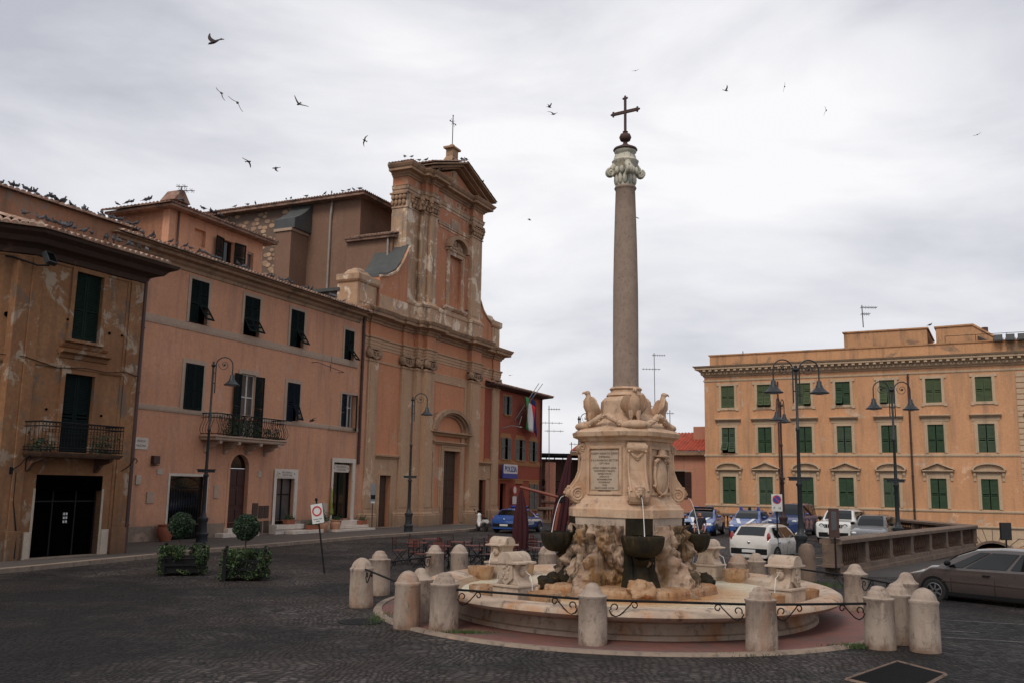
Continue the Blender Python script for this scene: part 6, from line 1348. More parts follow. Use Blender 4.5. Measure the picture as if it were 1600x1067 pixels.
# ================================================================== VEHICLES
def lerpst(st, s):
    for a, b_ in zip(st, st[1:]):
        if s <= b_[0] + 1e-9:
            t = (s - a[0]) / max(1e-6, b_[0] - a[0]); return [p + (q - p) * t for p, q in zip(a, b_)]
    return st[-1]
def car(label, loc, head, p, paint_, group=None, z=0, police=0, boxy=False, name='parked_car', cat='car', rearlight=True, lower=None, z0=None, plate=True):
    L, W, H = p['L'], p['W'], p['H']; hw = W / 2; bz = p['belt']
    t = thing(name, label, cat, (loc[0], loc[1], z0 if z0 is not None else gz(*loc)), head, group)
    c, r1_, r2_, rs = p['cowl'], p['r1'], p['r2'], p['rs']; nz, cz, rz_ = p['nose'], p['cowlz'], p['rearz']; bx = p.get('box', 0)
    #  s, z shoulder, z top, half width, half width top
    st = [(0, nz * .78, nz * .8, hw * (.80 + .12 * bx), hw * (.7 + .15 * bx)), (.07, nz * .95, nz * .97, hw * (.9 + .07 * bx), hw * .8), (.22, nz * .99, nz + .03, hw * .965, hw * .82), (.6, lerp(nz, cz, .3) - .0, lerp(nz, cz, .48) + .03, hw * .995, hw * .84), (c * .8, cz - .06, cz - .0, hw, hw * .86), (c, cz - .04, cz + .02, hw, hw * .86),
          (lerp(c, r1_, .5), lerp(cz, bz, .5) - .03, lerp(cz, H, .58), hw, hw * .80), (r1_, bz, H - .05, hw, hw * .73), (lerp(r1_, r2_, .3), bz + .01, H - .005, hw, hw * .72), (lerp(r1_, r2_, .65), bz + .02, H - .01, hw, hw * .72), (r2_, bz + .04, H - .07, hw * .99, hw * .71),
          (lerp(r2_, rs, .5), lerp(bz + .04, rz_, .5), lerp(H - .07, rz_, .47), hw * .975, hw * .75), (rs, rz_ - .03, rz_ + .02, hw * .955, hw * .8), (L - .06, rz_ - .12, rz_ - .08, hw * .93, hw * .82), (L, rz_ - .26, rz_ - .24, hw * .86, hw * .78)]
    def sec(s):
        s_, zs, zc, w, wt = lerpst(st, s); zl = .2 if .3 < s < L - .3 else .26; x = L / 2 - s
        e5 = zc - (.05 if zc > bz + .1 else .012)
        return [(x, 0, zl), (x, w * .9, zl), (x, w * .985, .34), (x, w * 1.0, max(.42, zs * .62)), (x, w * .985, zs - .03), (x, w * .965, zs), (x, wt, e5), (x, wt - .09, zc - .012), (x, 0, zc)]
    ss_ = sorted(set([q[0] for q in st] + [L * i / 22 for i in range(23)]))
    b = MB(); vs = []; rows = []
    for s in ss_:
        P = sec(s); row = P + [(q[0], -q[1], q[2]) for q in P[-2:0:-1]]; vs += row
    n = len(row); fs = [(i * n + j, i * n + (j + 1) % n, (i + 1) * n + (j + 1) % n, (i + 1) * n + j) for i in range(len(ss_) - 1) for j in range(n)]
    fs += [tuple(range(n)), tuple((len(ss_) - 1) * n + j for j in range(n - 1, -1, -1))]
    b.add(vs, fs); body = b.build('body', paint_, t, smooth=True, angle=28)
    # glass
    def topg(s0, s1, ym=.9, nm='windshield', m0=.05, m1=.05):
        b = MB()
        def fn(u, v):
            s = lerp(s0, s1, m0 + (1 - m0 - m1) * v); P = sec(s); y = (2 * u - 1) * ym; a = abs(y); w7, z7, z8 = P[7][1], P[7][2], P[8][2]
            return (P[0][0] + (.012 if s0 < L / 2 else -.012), y * (w7 + .03), lerp(z8, z7, a * a) + .012)
        b.grid(fn, 10, 8); return b.build(nm, M_cglass, t, smooth=True)
    topg(c, r1_, .94, 'windshield', .03, .06); topg(r2_, rs, .9, 'rear_window', .12, .12)
    for sgn in (-1, 1):
        x0, x1 = c + .25, rs - .28; q0, q1 = r1_ + .12, r2_ + (.05 if not bx else .25)
        cuts = p['cuts']
        for i, (a, e) in enumerate(cuts):
            b = MB()
            def fn(u, v, a=a, e=e):
                f = lerp(a, e, u); s = lerp(lerp(x0, x1, f), lerp(q0, q1, f), v); P = sec(s); zb, zt = P[5][2] + .035, H - .13
                z_ = lerp(zb, min(zt, H - .1), v); s_, zs, zc, w, wt = lerpst(st, s); R7 = lerpst(st, lerp(r1_, r2_, .5))
                k = max(0, min(1, (z_ - P[5][2]) / max(.05, (H - .055) - P[5][2]))); y = lerp(P[5][1], hw * .73, k) + .012
                return (L / 2 - s, sgn * y, z_)
            b.grid(fn, 6, 5); b.build('side_window', M_cglass, t, smooth=True)
        # wheels
        for s in (p['wf'], L - p['wr']):
            x = L / 2 - s; R_ = p['R']
            b = MB(); A = [math.radians(-25 + 230 * i / 18) for i in range(19)]; b.prism([(x + (R_ + .06) * math.cos(a), R_ + (R_ + .06) * math.sin(a)) for a in A], sgn * (hw - .3), sgn * (hw + .008)); b.build('wheel_arch', M_plasticb, t)
            b = MB(); b.M = T(x, sgn * (hw - .075), R_, rx=-sgn * PI / 2); b.lathe([(R_ * .62, .1), (R_ * .9, .11), (R_, .07), (R_, -.08), (R_ * .9, -.11), (R_ * .62, -.1)], 26, cap=False); wh = b.build('wheel', M_rubber, t, smooth=True, angle=40)
            b = MB(); b.M = T(x, sgn * (hw - .075), R_, rx=-sgn * PI / 2); b.lathe([(0, .07), (R_ * .14, .075), (R_ * .16, .05)], 14); b.lathe([(R_ * .66, .1), (R_ * .62, .105), (R_ * .58, .06)], 24, cap=False); b.lathe([(R_ * .62, .02), (0, .02)], 20, cap=False)
            for k in range(7): b.M = T(x, sgn * (hw - .075), R_, rx=-sgn * PI / 2) @ Matrix.Rotation(k * 2 * PI / 7, 4, 'Z'); b.box(R_ * .1, R_ * .62, -.022, .022, .045, .085)
            b.build('rim', M_rim, wh)
        # lights, mirror, handles, seams
        b = MB(); hx = L / 2 - .13
        if boxy: b.M = T(L / 2 - .02, sgn * hw * .64, nz - .19, ry=PI / 2); b.lathe([(0, .03), (.085, .02), (.1, -.03)], 18); o_ = b.build('headlight', M_head, t, smooth=True); b = MB(); b.M = T(L / 2 - .025, sgn * hw * .64, nz - .19, ry=PI / 2); b.lathe([(.1, .015), (.125, .012), (.125, -.04)], 20); b.build('headlight_ring', M_plasticb, o_)
        else: b.ell((hx - .02, sgn * hw * .72, nz - .13), (.17, hw * .22, .085), 12, 8); b.build('headlight', M_head, t, smooth=True)
        b = MB(); tall = p.get('tl', .3); b.ell((-L / 2 + .17, sgn * hw * .85, rz_ - .03 + (.04 if tall > .2 else -.08)), (.15, .06, tall / 2), 12, 8); b.build('tail_light', M_tail, t, smooth=True)
        b = MB(); b.ell((L / 2 - c - .32, sgn * (hw + .08), cz + .09), (.08, .11, .075), 10, 7); b.build('mirror', paint_ if not p.get('bm') else M_plasticb, t, smooth=True)
        b = MB()
        for s in p['seams']:
            P = sec(s); b.tube([(L / 2 - s, sgn * (P[2][1] + .001), .3), (L / 2 - s, sgn * (P[3][1] + .002), P[3][2]), (L / 2 - s, sgn * (P[5][1] + .003), P[5][2])], .007, 4)
        b.build('door_seam', M_plasticb, t)
        for s in p['seams'][1:]: MB().box(L / 2 - s + .1, L / 2 - s + .28, sgn * (hw + .0), sgn * (hw + .03), bz - .14, bz - .11).build('door_handle', M_chrome if not p.get('bm') else M_plasticb, t)
        b = MB(); b.box(-L / 2 + 1.0, L / 2 - 1.1, sgn * (hw - .02), sgn * (hw + .012), .24, .33); b.build('sill_trim', M_plasticb, t)
    b = MB(); xf = L / 2
    if boxy:
        b.box(xf - .04, xf + .012, -hw * .5, hw * .5, nz - .27, nz - .1); g = b.build('grille', M_plasticb, t)
        b = MB(); [b.box(xf + .012, xf + .022, hw * .5 * (-.88 + k * .29) - .012, hw * .5 * (-.88 + k * .29) + .012, nz - .26, nz - .11) for k in range(7)]; b.build('grille_bar', M_carw2 if paint_ in (M_carw2,) else M_chrome, g)
        b = MB(); b.box(xf - .05, xf + .02, -hw * .8, hw * .8, .3, .52); b.build('front_bumper', M_plasticb, t)
    else:
        b.box(xf - .06, xf + .01, -hw * .42, hw * .42, nz * .62, nz * .74); b.box(xf - .06, xf + .012, -hw * .6, hw * .6, .28, .4); b.build('grille', M_plasticb, t)
        MB().box(xf - .05, xf + .018, -hw * .4, hw * .4, nz * .76, nz * .785).build('grille_bar', M_chrome, t)
    b = MB(); b.ell((xf + .01, 0, nz * .77), (.012, .05, .05), 10, 7); b.build('front_badge', M_chrome, t, smooth=True)
    if plate: MB().box(xf - .02, xf + .03, -.26, .26, .44, .55).build('front_plate', M_plate, t)
    pz = p.get('pz', .5); b = MB(); b.box(-L / 2 - .012, -L / 2 + .1, -hw * .84, hw * .84, pz - .12, pz + .1); bb = b.build('rear_bumper', lower or M_plasticb, t, bevel=.02)
    MB().box(-L / 2 - .03, -L / 2, -.26, .26, pz - .05, pz + .06).build('rear_plate', M_plate, t)
    b = MB(); b.ell((-L / 2 - .005, 0, rz_ - .18), (.03, .055, .055), 12, 8); b.build('badge', M_chrome, t, smooth=True)
    b = MB(); b.tube([(L / 2 - r2_ + .3, 0, H - .02), (L / 2 - r2_ + .12, 0, H + .14)], .008, 5); b.build('aerial', M_plasticb, t)
    if police:
        for sgn in (-1, 1):
            b = MB(); z_a, z_b = bz - .27, bz - .1
            def fn(u, v):
                s = lerp(.5, L - .35, u); P = sec(s); zt = min(P[5][2] - .02, z_b + .0); z_ = lerp(zt - .14, zt, v); return (L / 2 - s, sgn * (lerp(P[3][1], P[4][1], v) + .006), z_ + .1 * (u - .5))
            b.grid(fn, 20, 2); b.build('white_stripe', M_carw2, t, smooth=True)
            bm_ = MB(); text_into(bm_, 'POLIZIA', .3, T(-.2, sgn * (hw + .008), bz - .36) @ (XZ if sgn < 0 else Matrix.Rotation(PI, 4, 'Z') @ XZ), .004); bm_.build('lettering', M_swhite, t)
            b = MB()
            def fn2(u, v):
                s = lerp(.14, c * .93, v); P = sec(s); y = lerp(.3, .85 - .35 * v, u) if False else lerp(.42 - .3 * (1 - v), .62 - .3 * (1 - v), u); return (P[0][0], sgn * y * 1.1 * hw, lerp(P[8][2], P[7][2], y * y) + .012)
            b.grid(fn2, 3, 6); b.build('bonnet_stripe', M_carw2, t, smooth=True)
        if police == 1:
            b = MB(); b.box(-.05 + .1, .2 + .1, -.58, .58, H - .02, H + .1); lb = b.build('light_bar', M_plasticb, t, bevel=.02)
            for sgn in (-1, 1): MB().box(.03, .22, sgn * .2, sgn * .56, H + .02, H + .115).build('beacon', M_blueL, lb, bevel=.02)
        else:
            for sgn in (-1, 0, 1):
                b = MB(); b.lathe([(.09, H - .04), (.09, H + .02), (.07, H + .12), (0, H + .14)], 12, cx=.15, cy=sgn * .48); b.build('beacon', M_blueL if sgn else M_plasticb, t, smooth=True)
    return t
HB = dict(L=4.06, W=1.69, H=1.49, belt=.93, cowl=1.0, cowlz=.98, r1=1.75, r2=3.45, rs=3.95, rearz=1.0, nose=.74, wf=.8, wr=.72, R=.31, cuts=[(0, .47), (.51, .93)], seams=[1.1, 2.3, 3.3], tl=.38, pz=.5)
SED = dict(L=4.2, W=1.78, H=1.47, belt=.93, cowl=1.15, cowlz=.98, r1=1.9, r2=3.3, rs=4.0, rearz=1.0, nose=.74, wf=.85, wr=.75, R=.32, cuts=[(0, .47), (.51, .93)], seams=[1.25, 2.4, 3.35], tl=.2, pz=.48)
SUV = dict(L=4.8, W=1.95, H=1.86, belt=1.12, cowl=1.3, cowlz=1.17, r1=1.95, r2=4.5, rs=4.72, rearz=1.1, nose=1.0, wf=.9, wr=.95, R=.4, cuts=[(0, .36), (.4, .68), (.72, .97)], seams=[1.4, 2.6, 3.6], tl=.3, pz=.6, box=1)
JEEP = dict(L=4.24, W=1.8, H=1.67, belt=1.08, cowl=1.15, cowlz=1.12, r1=1.7, r2=3.95, rs=4.15, rearz=1.05, nose=1.02, wf=.8, wr=.85, R=.36, cuts=[(0, .36), (.4, .7), (.74, .97)], seams=[1.2, 2.3, 3.2], tl=.2, pz=.6, box=1, bm=1)
PAN = dict(L=3.54, W=1.58, H=1.54, belt=.98, cowl=.85, cowlz=1.02, r1=1.4, r2=3.2, rs=3.45, rearz=1.0, nose=.82, wf=.7, wr=.6, R=.3, cuts=[(0, .36), (.4, .68), (.72, .95)], seams=[.95, 1.9, 2.7], tl=.35, pz=.5, box=.6, bm=1)
MPV = dict(L=4.6, W=1.8, H=1.5, belt=.93, cowl=1.0, cowlz=.97, r1=1.95, r2=3.9, rs=4.5, rearz=1.0, nose=.72, wf=.9, wr=.8, R=.32, cuts=[(0, .13), (.16, .5), (.535, .84), (.87, .98)], seams=[1.35, 2.45, 3.5], tl=.35, pz=.5, bm=1)
def hd(a): return math.radians(90 - a)      # compass style heading from +Y clockwise
def place(front=None, rear=None, a=0, L=4):
    d = Vector((math.sin(math.radians(a)), math.cos(math.radians(a)))); q = Vector(front or rear); return tuple(q - d * L / 2) if front else tuple(q + d * L / 2)
car('white hatchback seen from behind, parked between the fountain and the double lamp post', place(rear=(9.0, 35.3), a=36, L=4.06), hd(36), HB, M_carw)
car('blue and white police hatchback seen from behind, parked at the church corner', place(rear=(-.3, 55.8), a=25, L=4.2), hd(25), SED, M_carblue, 'police cars', police=1)
car('blue police car with a long roof light bar, behind the standing man', place(front=(10.5, 52.3), a=202, L=4.2), hd(202), SED, M_carblue, 'police cars', police=1)
car('blue police car with separate roof beacons and a white V on its bonnet', place(front=(12.75, 51.2), a=206, L=4.2), hd(206), HB | dict(L=4.2), M_carblue, 'police cars', police=2)
car('tall dark blue police off-roader behind the no parking sign', place(front=(15.4, 53), a=211, L=4.8), hd(211), SUV, M_carblue2, 'police cars', boxy=False)
car('boxy white off-roader with round headlights and black grille', place(front=(16.3, 47.2), a=212, L=4.24), hd(212), JEEP, M_carw2, boxy=True)
car('small grey boxy hatchback just behind the balustrade', place(front=(16.45, 43.2), a=213, L=3.54), hd(213), PAN, M_cargrey)
t_ = car('taupe people carrier seen from its side at the right edge', (12.75, 24.3), hd(-38), MPV, M_carbrown, z0=-.1)
b = MB(); b.box(-1.35, 1.2, .9, .915, .58, .61); b.build('chrome_strip', M_chrome, t_)
# scooters
def scooter(label, loc, rz, body):
    t = thing('scooter', label, 'scooter', (loc[0], loc[1], gz(*loc)), rz, None)
    for x in (-.62, .62):
        b = MB(); b.M = T(x, 0, .26, rx=PI / 2); b.lathe([(.14, .05), (.22, .06), (.26, .03), (.26, -.03), (.22, -.06), (.14, -.05)], 20); b.build('wheel', M_rubber, t, smooth=True)
    b = MB(); b.tube([(-.75, 0, .62), (-.4, 0, .6), (-.1, 0, .45), (.1, 0, .3), (.35, 0, .3), (.5, 0, .55), (.48, 0, .9)], [.12, .17, .15, .12, .12, .14, .1], 10, sy=1.1); b.ell((.52, 0, .95), (.12, .16, .14), 10, 8); b.build('bodywork', body, t, smooth=True)
    b = MB(); b.ell((-.35, 0, .8), (.36, .15, .07), 12, 7); b.build('seat', M_plasticb, t, smooth=True)
    b = MB(); b.tube([(.42, -.33, 1.08), (.5, 0, 1.02), (.42, .33, 1.08)], .018, 6); b.tube([(.5, 0, .95), (.62, 0, .26)], .03, 6); b.tube([(.45, .28, 1.08), (.47, .32, 1.25)], .01, 5); b.ell((.47, .34, 1.28), (.02, .07, .045), 8, 5); b.build('handlebar', M_iron, t, smooth=True)
    b = MB(); b.M = T(.55, 0, 1.1, ry=-.3); b.box(-.01, .01, -.14, .14, 0, .16); b.build('windscreen', M_cglass, t, bevel=.004)
    return t
scooter('white scooter by the church corner, left of the police hatchback', (-1.65, 58.2), 2.0, M_carw2)
scooter('dark scooter at the left of the parked police cars', (9.3, 49.5), -2.1, M_plasticb)
# ================================================================== PERSON
def skin_obj(name, verts, edges, radii, mat, parent, sub=2):
    me = bpy.data.meshes.new(name); me.from_pydata(verts, edges, []); me.materials.append(mat); o = bpy.data.objects.new(name, me); COL.objects.link(o)
    if parent: o.parent = parent
    sk = o.modifiers.new('skin', 'SKIN'); lay = me.skin_vertices[0].data if me.skin_vertices else None
    if lay is None:
        bm = bmesh.new(); bm.from_mesh(me); bm.verts.layers.skin.verify(); bm.to_mesh(me); bm.free(); lay = me.skin_vertices[0].data
    for i, r in enumerate(radii): lay[i].radius = (r, r) if not isinstance(r, tuple) else r; lay[i].use_root = (i == 0)
    ssf = o.modifiers.new('sub', 'SUBSURF'); ssf.levels = sub; ssf.render_levels = sub
    for p_ in me.polygons: p_.use_smooth = True
    return o
PS = thing('person', 'bald man in a navy shirt and dark shorts standing before the police cars', 'person', (8.35, 41.0, gz(8.35, 41)), math.radians(-25))
V_ = [(0, 0, .93), (0, 0, 1.12), (0, .0, 1.38), (0, -.02, 1.48), (0, -.04, 1.56), (0, -.05, 1.66), (-.09, 0, .88), (-.1, -.02, .5), (-.1, .03, .1), (-.1, -.1, .04), (.09, 0, .88), (.1, .03, .5), (.11, .06, .1), (.11, -.07, .04),
      (-.17, 0, 1.42), (-.24, .02, 1.16), (-.22, -.14, .95), (-.21, -.19, .88), (.17, 0, 1.42), (.25, .03, 1.16), (.23, -.1, .94), (.22, -.15, .87)]
E_ = [(0, 1), (1, 2), (2, 3), (3, 4), (4, 5), (0, 6), (6, 7), (7, 8), (8, 9), (0, 10), (10, 11), (11, 12), (12, 13), (2, 14), (14, 15), (15, 16), (16, 17), (2, 18), (18, 19), (19, 20), (20, 21)]
R_ = [.15, .14, .15, .06, .075, .095, .09, .058, .04, .035, .09, .058, .04, .035, .065, .043, .03, .03, .065, .043, .03, .03]
bd_ = skin_obj('body', V_, E_, R_, M_skin, PS)
b = MB()
for sx, hx_ in ((-1, (-.21, -.2, .86)), (1, (.22, -.16, .85))):
    for k in range(4): b.tube([(hx_[0], hx_[1] + .02 * k - .03, hx_[2]), (hx_[0] - sx * .012, hx_[1] + .02 * k - .04, hx_[2] - .045), (hx_[0] - sx * .03, hx_[1] + .02 * k - .035, hx_[2] - .08 + .008 * abs(k - 1.5))], [.01, .009, .007], 6)
    b.tube([(hx_[0], hx_[1] - .025, hx_[2] + .02), (hx_[0] - sx * .02, hx_[1] - .055, hx_[2] - .01), (hx_[0] - sx * .025, hx_[1] - .06, hx_[2] - .04)], [.012, .01, .008], 6)
b.build('fingers', M_skin, bd_, smooth=True)
b = MB(); b.ell((0, -.145, 1.645), (.014, .022, .022), 8, 6)
for s in (-1, 1): b.ell((s * .093, -.045, 1.65), (.012, .022, .03), 7, 6)
b.build('face', M_skin, bd_, smooth=True); b = MB(); [b.ell((s * .034, -.135, 1.675), (.011, .008, .007), 6, 5) for s in (-1, 1)]; b.tube([(-.025, -.133, 1.6), (.025, -.133, 1.6)], .005, 5); b.build('eyes', M_hair, bd_)
b = MB(); b.grid(lambda u, v: (.098 * math.sin(lerp(-2.0, 2.0, u)) * 1.0, -.045 + .102 * math.cos(lerp(-2.0, 2.0, u)), 1.6 + .075 * v), 14, 3); b.build('hair', M_hair, PS, smooth=True)
skin_obj('shirt', [(0, 0, .9), (0, 0, 1.12), (0, 0, 1.38), (0, 0, 1.46), (-.18, 0, 1.41), (-.23, .01, 1.22), (.18, 0, 1.41), (.235, .02, 1.22)], [(0, 1), (1, 2), (2, 3), (2, 4), (4, 5), (2, 6), (6, 7)], [.175, .165, .17, .08, .085, .07, .085, .07], M_navy, PS)
skin_obj('shorts', [(0, 0, .9), (-.1, 0, .84), (-.105, -.01, .56), (.1, 0, .84), (.105, .02, .56)], [(0, 1), (1, 2), (0, 3), (3, 4)], [.165, .12, .1, .12, .1], M_short, PS)
for q in ((-.1, -.03), (.11, 0)): b = MB(); b.ell((q[0], q[1] - .02, .05), (.05, .14, .05), 12, 7); b.build('shoe', M_tail, PS, smooth=True)
# ================================================================== CAFE
def chair_proto():
    t = thing('bistro_chair', 'proto', 'chair', (0, 0, 0), 0, 'folding bistro chairs of the cafe')
    b = MB(); [b.box(-.2 + i * .082, -.2 + i * .082 + .065, -.2, .2, .44, .46) for i in range(5)]; b.build('seat', M_seat, t)
    b = MB(); [b.box(-.2, .2, .2, .22, z, z + .07) for z in (.62, .72, .82)]; b.build('backrest', M_seat, t)
    b = MB()
    for s in (-.2, .2): b.tube([(s, -.2, 0), (s, .21, .46), (s, .21, .9)], .012, 5); b.tube([(s, .22, 0), (s, -.19, .45)], .012, 5)
    for y_, z_ in ((-.17, .03), (.2, .03), (.21, .88)): b.tube([(-.2, y_, z_), (.2, y_, z_)], .01, 5)
    b.build('frame', M_iron, t); return t
def table_proto():
    t = thing('bistro_table', 'proto', 'table', (0, 0, 0), 0, 'bistro tables of the cafe')
    b = MB(); [b.box(-.35 + i * .1, -.35 + i * .1 + .085, -.35, .35, .71, .735) for i in range(7)]; b.build('tabletop', M_seat, t)
    b = MB()
    for s in (-.3, .3): b.tube([(s, -.3, 0), (s, .3, .7)], .014, 5); b.tube([(s, .3, 0), (s, -.3, .7)], .014, 5)
    b.tube([(-.3, 0, .35), (.3, 0, .35)], .012, 5)
    b.build('frame', M_iron, t); return t
c0, t0 = chair_proto(), table_proto(); uc = ut = False
random.seed(21)
tabs = [(-2.3, 31.6, 'front left'), (-1.2, 32.1, 'second from the left'), (-.15, 31.7, 'middle'), (1.15, 31.4, 'right of the middle'), (2.1, 32.0, 'beside the red parasol'), (-1.7, 34.0, 'back left'), (-.5, 34.3, 'back middle'), (.1, 36.4, 'farthest'), (-3.2, 33.2, 'far left'), (-2.9, 35.6, 'rear left corner'), (.9, 35.0, 'rear right')]
for i, (x, y, w_) in enumerate(tabs):
    lab = 'slatted bistro table, ' + ('the ' + w_ + ' one of the cafe' if 'beside' not in w_ else w_ + ' of the cafe')
    if not ut: t0.location = (x, y, gz(x, y)); t0['label'] = lab; ut = True
    else: dup(t0, (x, y, gz(x, y)), random.uniform(-.2, .2), lab)
    for k, (dx, dy, r_) in enumerate(((-.62, 0, PI / 2), (.6, .05, -PI / 2), (0, -.62, PI))):
        if k == 2 and i % 2: continue
        side = ('left', 'right', 'near')[k]
        lab = 'folding bistro chair at the %s side of the %s bistro table' % (side, w_) if 'beside' not in w_ else 'folding bistro chair at the %s side of the table beside the red parasol' % side
        args = ((x + dx, y + dy, gz(x, y)), r_ + random.uniform(-.3, .3))
        if not uc: c0.location = args[0]; c0.rotation_euler = (0, 0, args[1]); c0['label'] = lab; uc = True
        else: dup(c0, args[0], args[1], lab)
def closed_parasol(label, loc, ztop, zbot, lean=(0, 0)):
    t = thing('parasol', label, 'parasol', (loc[0], loc[1], 0), 0, 'closed burgundy parasols')
    b = MB()
    def fn(u, v):
        th = u * 2 * PI; r = (.05 + .2 * math.sin(min(1, v * 1.25) * PI * .52) - .07 * max(0, v - .75) * 4 * .5) * (1 + .18 * math.cos(8 * th)) * (.6 if .46 < v < .5 else 1); z = lerp(ztop, zbot, v)
        return (r * math.cos(th) + lean[0] * v, r * math.sin(th) + lean[1] * v, z)
    b.grid(fn, 64, 24); b.build('canopy', M_parasol, t, smooth=True)
    return t
p1 = closed_parasol('closed burgundy parasol hanging from a slanted wooden arm, in front of the police hatchback', (.42, 33.4), 2.62, .55)
b = MB(); b.tube([(1.15, 0, .0), (1.22, 0, 1.2), (1.42, 0, 2.38)], .06, 8); b.build('mast', M_pwood, p1, smooth=True)
b = MB(); b.tube([(1.45, 0, 2.36), (-.05, 0, 2.72)], .05, 8); b.build('arm', M_pwood, p1); b = MB(); b.box(1.33, 1.53, -.08, .08, 2.2, 2.46); b.build('bracket', M_iron, p1, bevel=.01)
b = MB(); b.box(.75, 1.6, -.4, .4, 0, .1); b.build('foot', M_iron, p1, bevel=.01)
p2 = closed_parasol('larger closed burgundy parasol drooping behind the left shell of the fountain', (2.15, 33.6), 3.9, .75, (-.45, 0))
b = MB(); b.tube([(0, 0, 0), (0, 0, 3.9)], .035, 7); b.build('mast', M_pwood, p2)
# ================================================================== PLANTERS, POTS, PLANTS
def leaves(mb, n, fn, size=.05, mats=2):
    for _ in range(n):
        c = Vector(fn()); d = Vector((random.gauss(0, 1), random.gauss(0, 1), random.gauss(0, .8))).normalized(); u = d.orthogonal().normalized(); w = d.cross(u); a = random.uniform(0, PI); u, w = u * math.cos(a) + w * math.sin(a), w * math.cos(a) - u * math.sin(a)
        s = size * random.uniform(.6, 1.3); mb.cur = 0 if random.random() < .72 else (1 if mats < 3 or random.random() < .93 else 2)
        mb.add([c - u * s, c + w * s * .5 + d * s * .15, c + u * s, c - w * s * .5 + d * s * .15], [(0, 1, 2, 3)])
    mb.cur = 0
def planter(label, loc, rz):
    t = thing('planter', label, 'planter', (loc[0], loc[1], gz(*loc[:2])), rz, 'hedge planters with black posts')
    b = MB(); b.box(-.6, .6, -.6, .6, .1, .5); b.build('box', M_plasticb, t)
    for sx in (-1, 1):
        for sy in (-1, 1):
            b = MB(); b.M = T(sx * .62, sy * .62, 0); b.box(-.06, .06, -.06, .06, 0, .78); b.lathe([(.07, .78), (.07, .81), (.03, .83), (.06, .88), (.05, .92), (0, .95)], 10); b.build('post', M_iron, t, smooth=True)
    b = MB(); b.box(-.6, .6, -.67, -.62, .3, .36); b.box(-.6, .6, -.67, -.62, .55, .6); b.build('rail', M_iron, t)
    b = MB()
    def fn():
        while True:
            p_ = Vector((random.uniform(-.8, .8), random.uniform(-.8, .8), random.uniform(.08, .84)))
            if noise.noise(p_ * 2.2 + Vector((loc[0], 0, 0))) > -.12 + .5 * max(0, max(abs(p_.x), abs(p_.y)) - .66) * 4 and (abs(p_.x) > .5 or abs(p_.y) > .5 or p_.z > .6): return p_ + Vector((0, 0, .08 * noise.noise(p_ * 3)))
    leaves(b, 6500, fn, .045, 3); b.build('hedge', [M_leaf, M_leaf2, M_leafb], t, recalc=False); t.scale = (.88, .88, .96)
    return t
planter('square hedge planter with black corner posts, below the round topiary', (-7.47, 26.9), .25)
planter('bushy hedge planter left of the other, half hiding its posts', (-9.6, 28.0), .3)
def topiary(label, loc, zc, r, zb=.5):
    t = thing('topiary_tree', label, 'topiary', (loc[0], loc[1], 0), 0, 'ball topiary trees in the planters')
    b = MB(); b.tube([(0, 0, zb), (.01, .0, zc)], [.025, .02], 7); b.build('trunk', M_bark, t)
    b = MB()
    def fn():
        d = Vector((random.gauss(0, 1), random.gauss(0, 1), random.gauss(0, 1))).normalized(); return Vector((0, 0, zc)) + d * r * (1 - .3 * random.random() ** 2) * (1 + .16 * noise.noise(d * 2.5) + .08 * noise.noise(d * 7)) + Vector((0, 0, .0))
    leaves(b, 5200, fn, .032, 2); b.build('crown', [M_leafd, M_leaf], t, recalc=False)
topiary('dark green ball topiary rising from the right planter', (-7.5, 26.9), 1.44, .36); topiary('dark ball topiary in front of the grilled shop doorway', (-9.75, 28.0), 1.42, .36)
def sprout(label, loc, n, w, d, h, flowers=0, size=.05, grp=None, name='potted_plant', z=None, rz=0, cat='plant'):
    b = MB(); sd = random.random() * 9
    def fn():
        while True:
            p_ = Vector((random.uniform(-w, w), random.uniform(-d, d), random.uniform(0, h)))
            if noise.noise(p_ * 4 + Vector((sd, 0, 0))) > -.1 - .1 * (1 - p_.z / h): return p_
    leaves(b, n, fn, size, 2)
    if flowers:
        for _ in range(flowers): b.cur = 2; c = fn(); b.ell((c.x, c.y, h * random.uniform(.7, 1.05)), (.035, .035, .03), 6, 4)
    o = b.build(name, [M_leaf, M_leafd, M_flower], recalc=False); o.location = loc; o.rotation_euler = (0, 0, rz); return tag(o, label, cat, grp)
def W3(T_loc, T_rz, u, y, z):
    c, s = math.cos(T_rz), math.sin(T_rz); return (T_loc[0] + u * c - y * s, T_loc[1] + u * s + y * c, z)
sprout('mass of balcony plants with red flowers on the pink townhouse balcony', W3(PL, PR, -12.2, -.6, 4.9), 900, 1.2, .28, 1.0, 26, .06, rz=PR)
sprout('green pot plants at the right end of the pink townhouse balcony', W3(PL, PR, -10.0, -.6, 4.9), 420, .75, .25, .5, 4, .05, rz=PR)
dl, dr = F(26, (-14.32, 33.02))
sprout('dark plants at the left end of the ochre townhouse balcony', W3(dl, dr, -3.0, -.5, 3.6), 260, .35, .3, .4, 0, .05, rz=dr); sprout('dark plants at the right end of the ochre townhouse balcony', W3(dl, dr, -.6, -.5, 3.6), 300, .4, .3, .6, 0, .05, rz=dr)
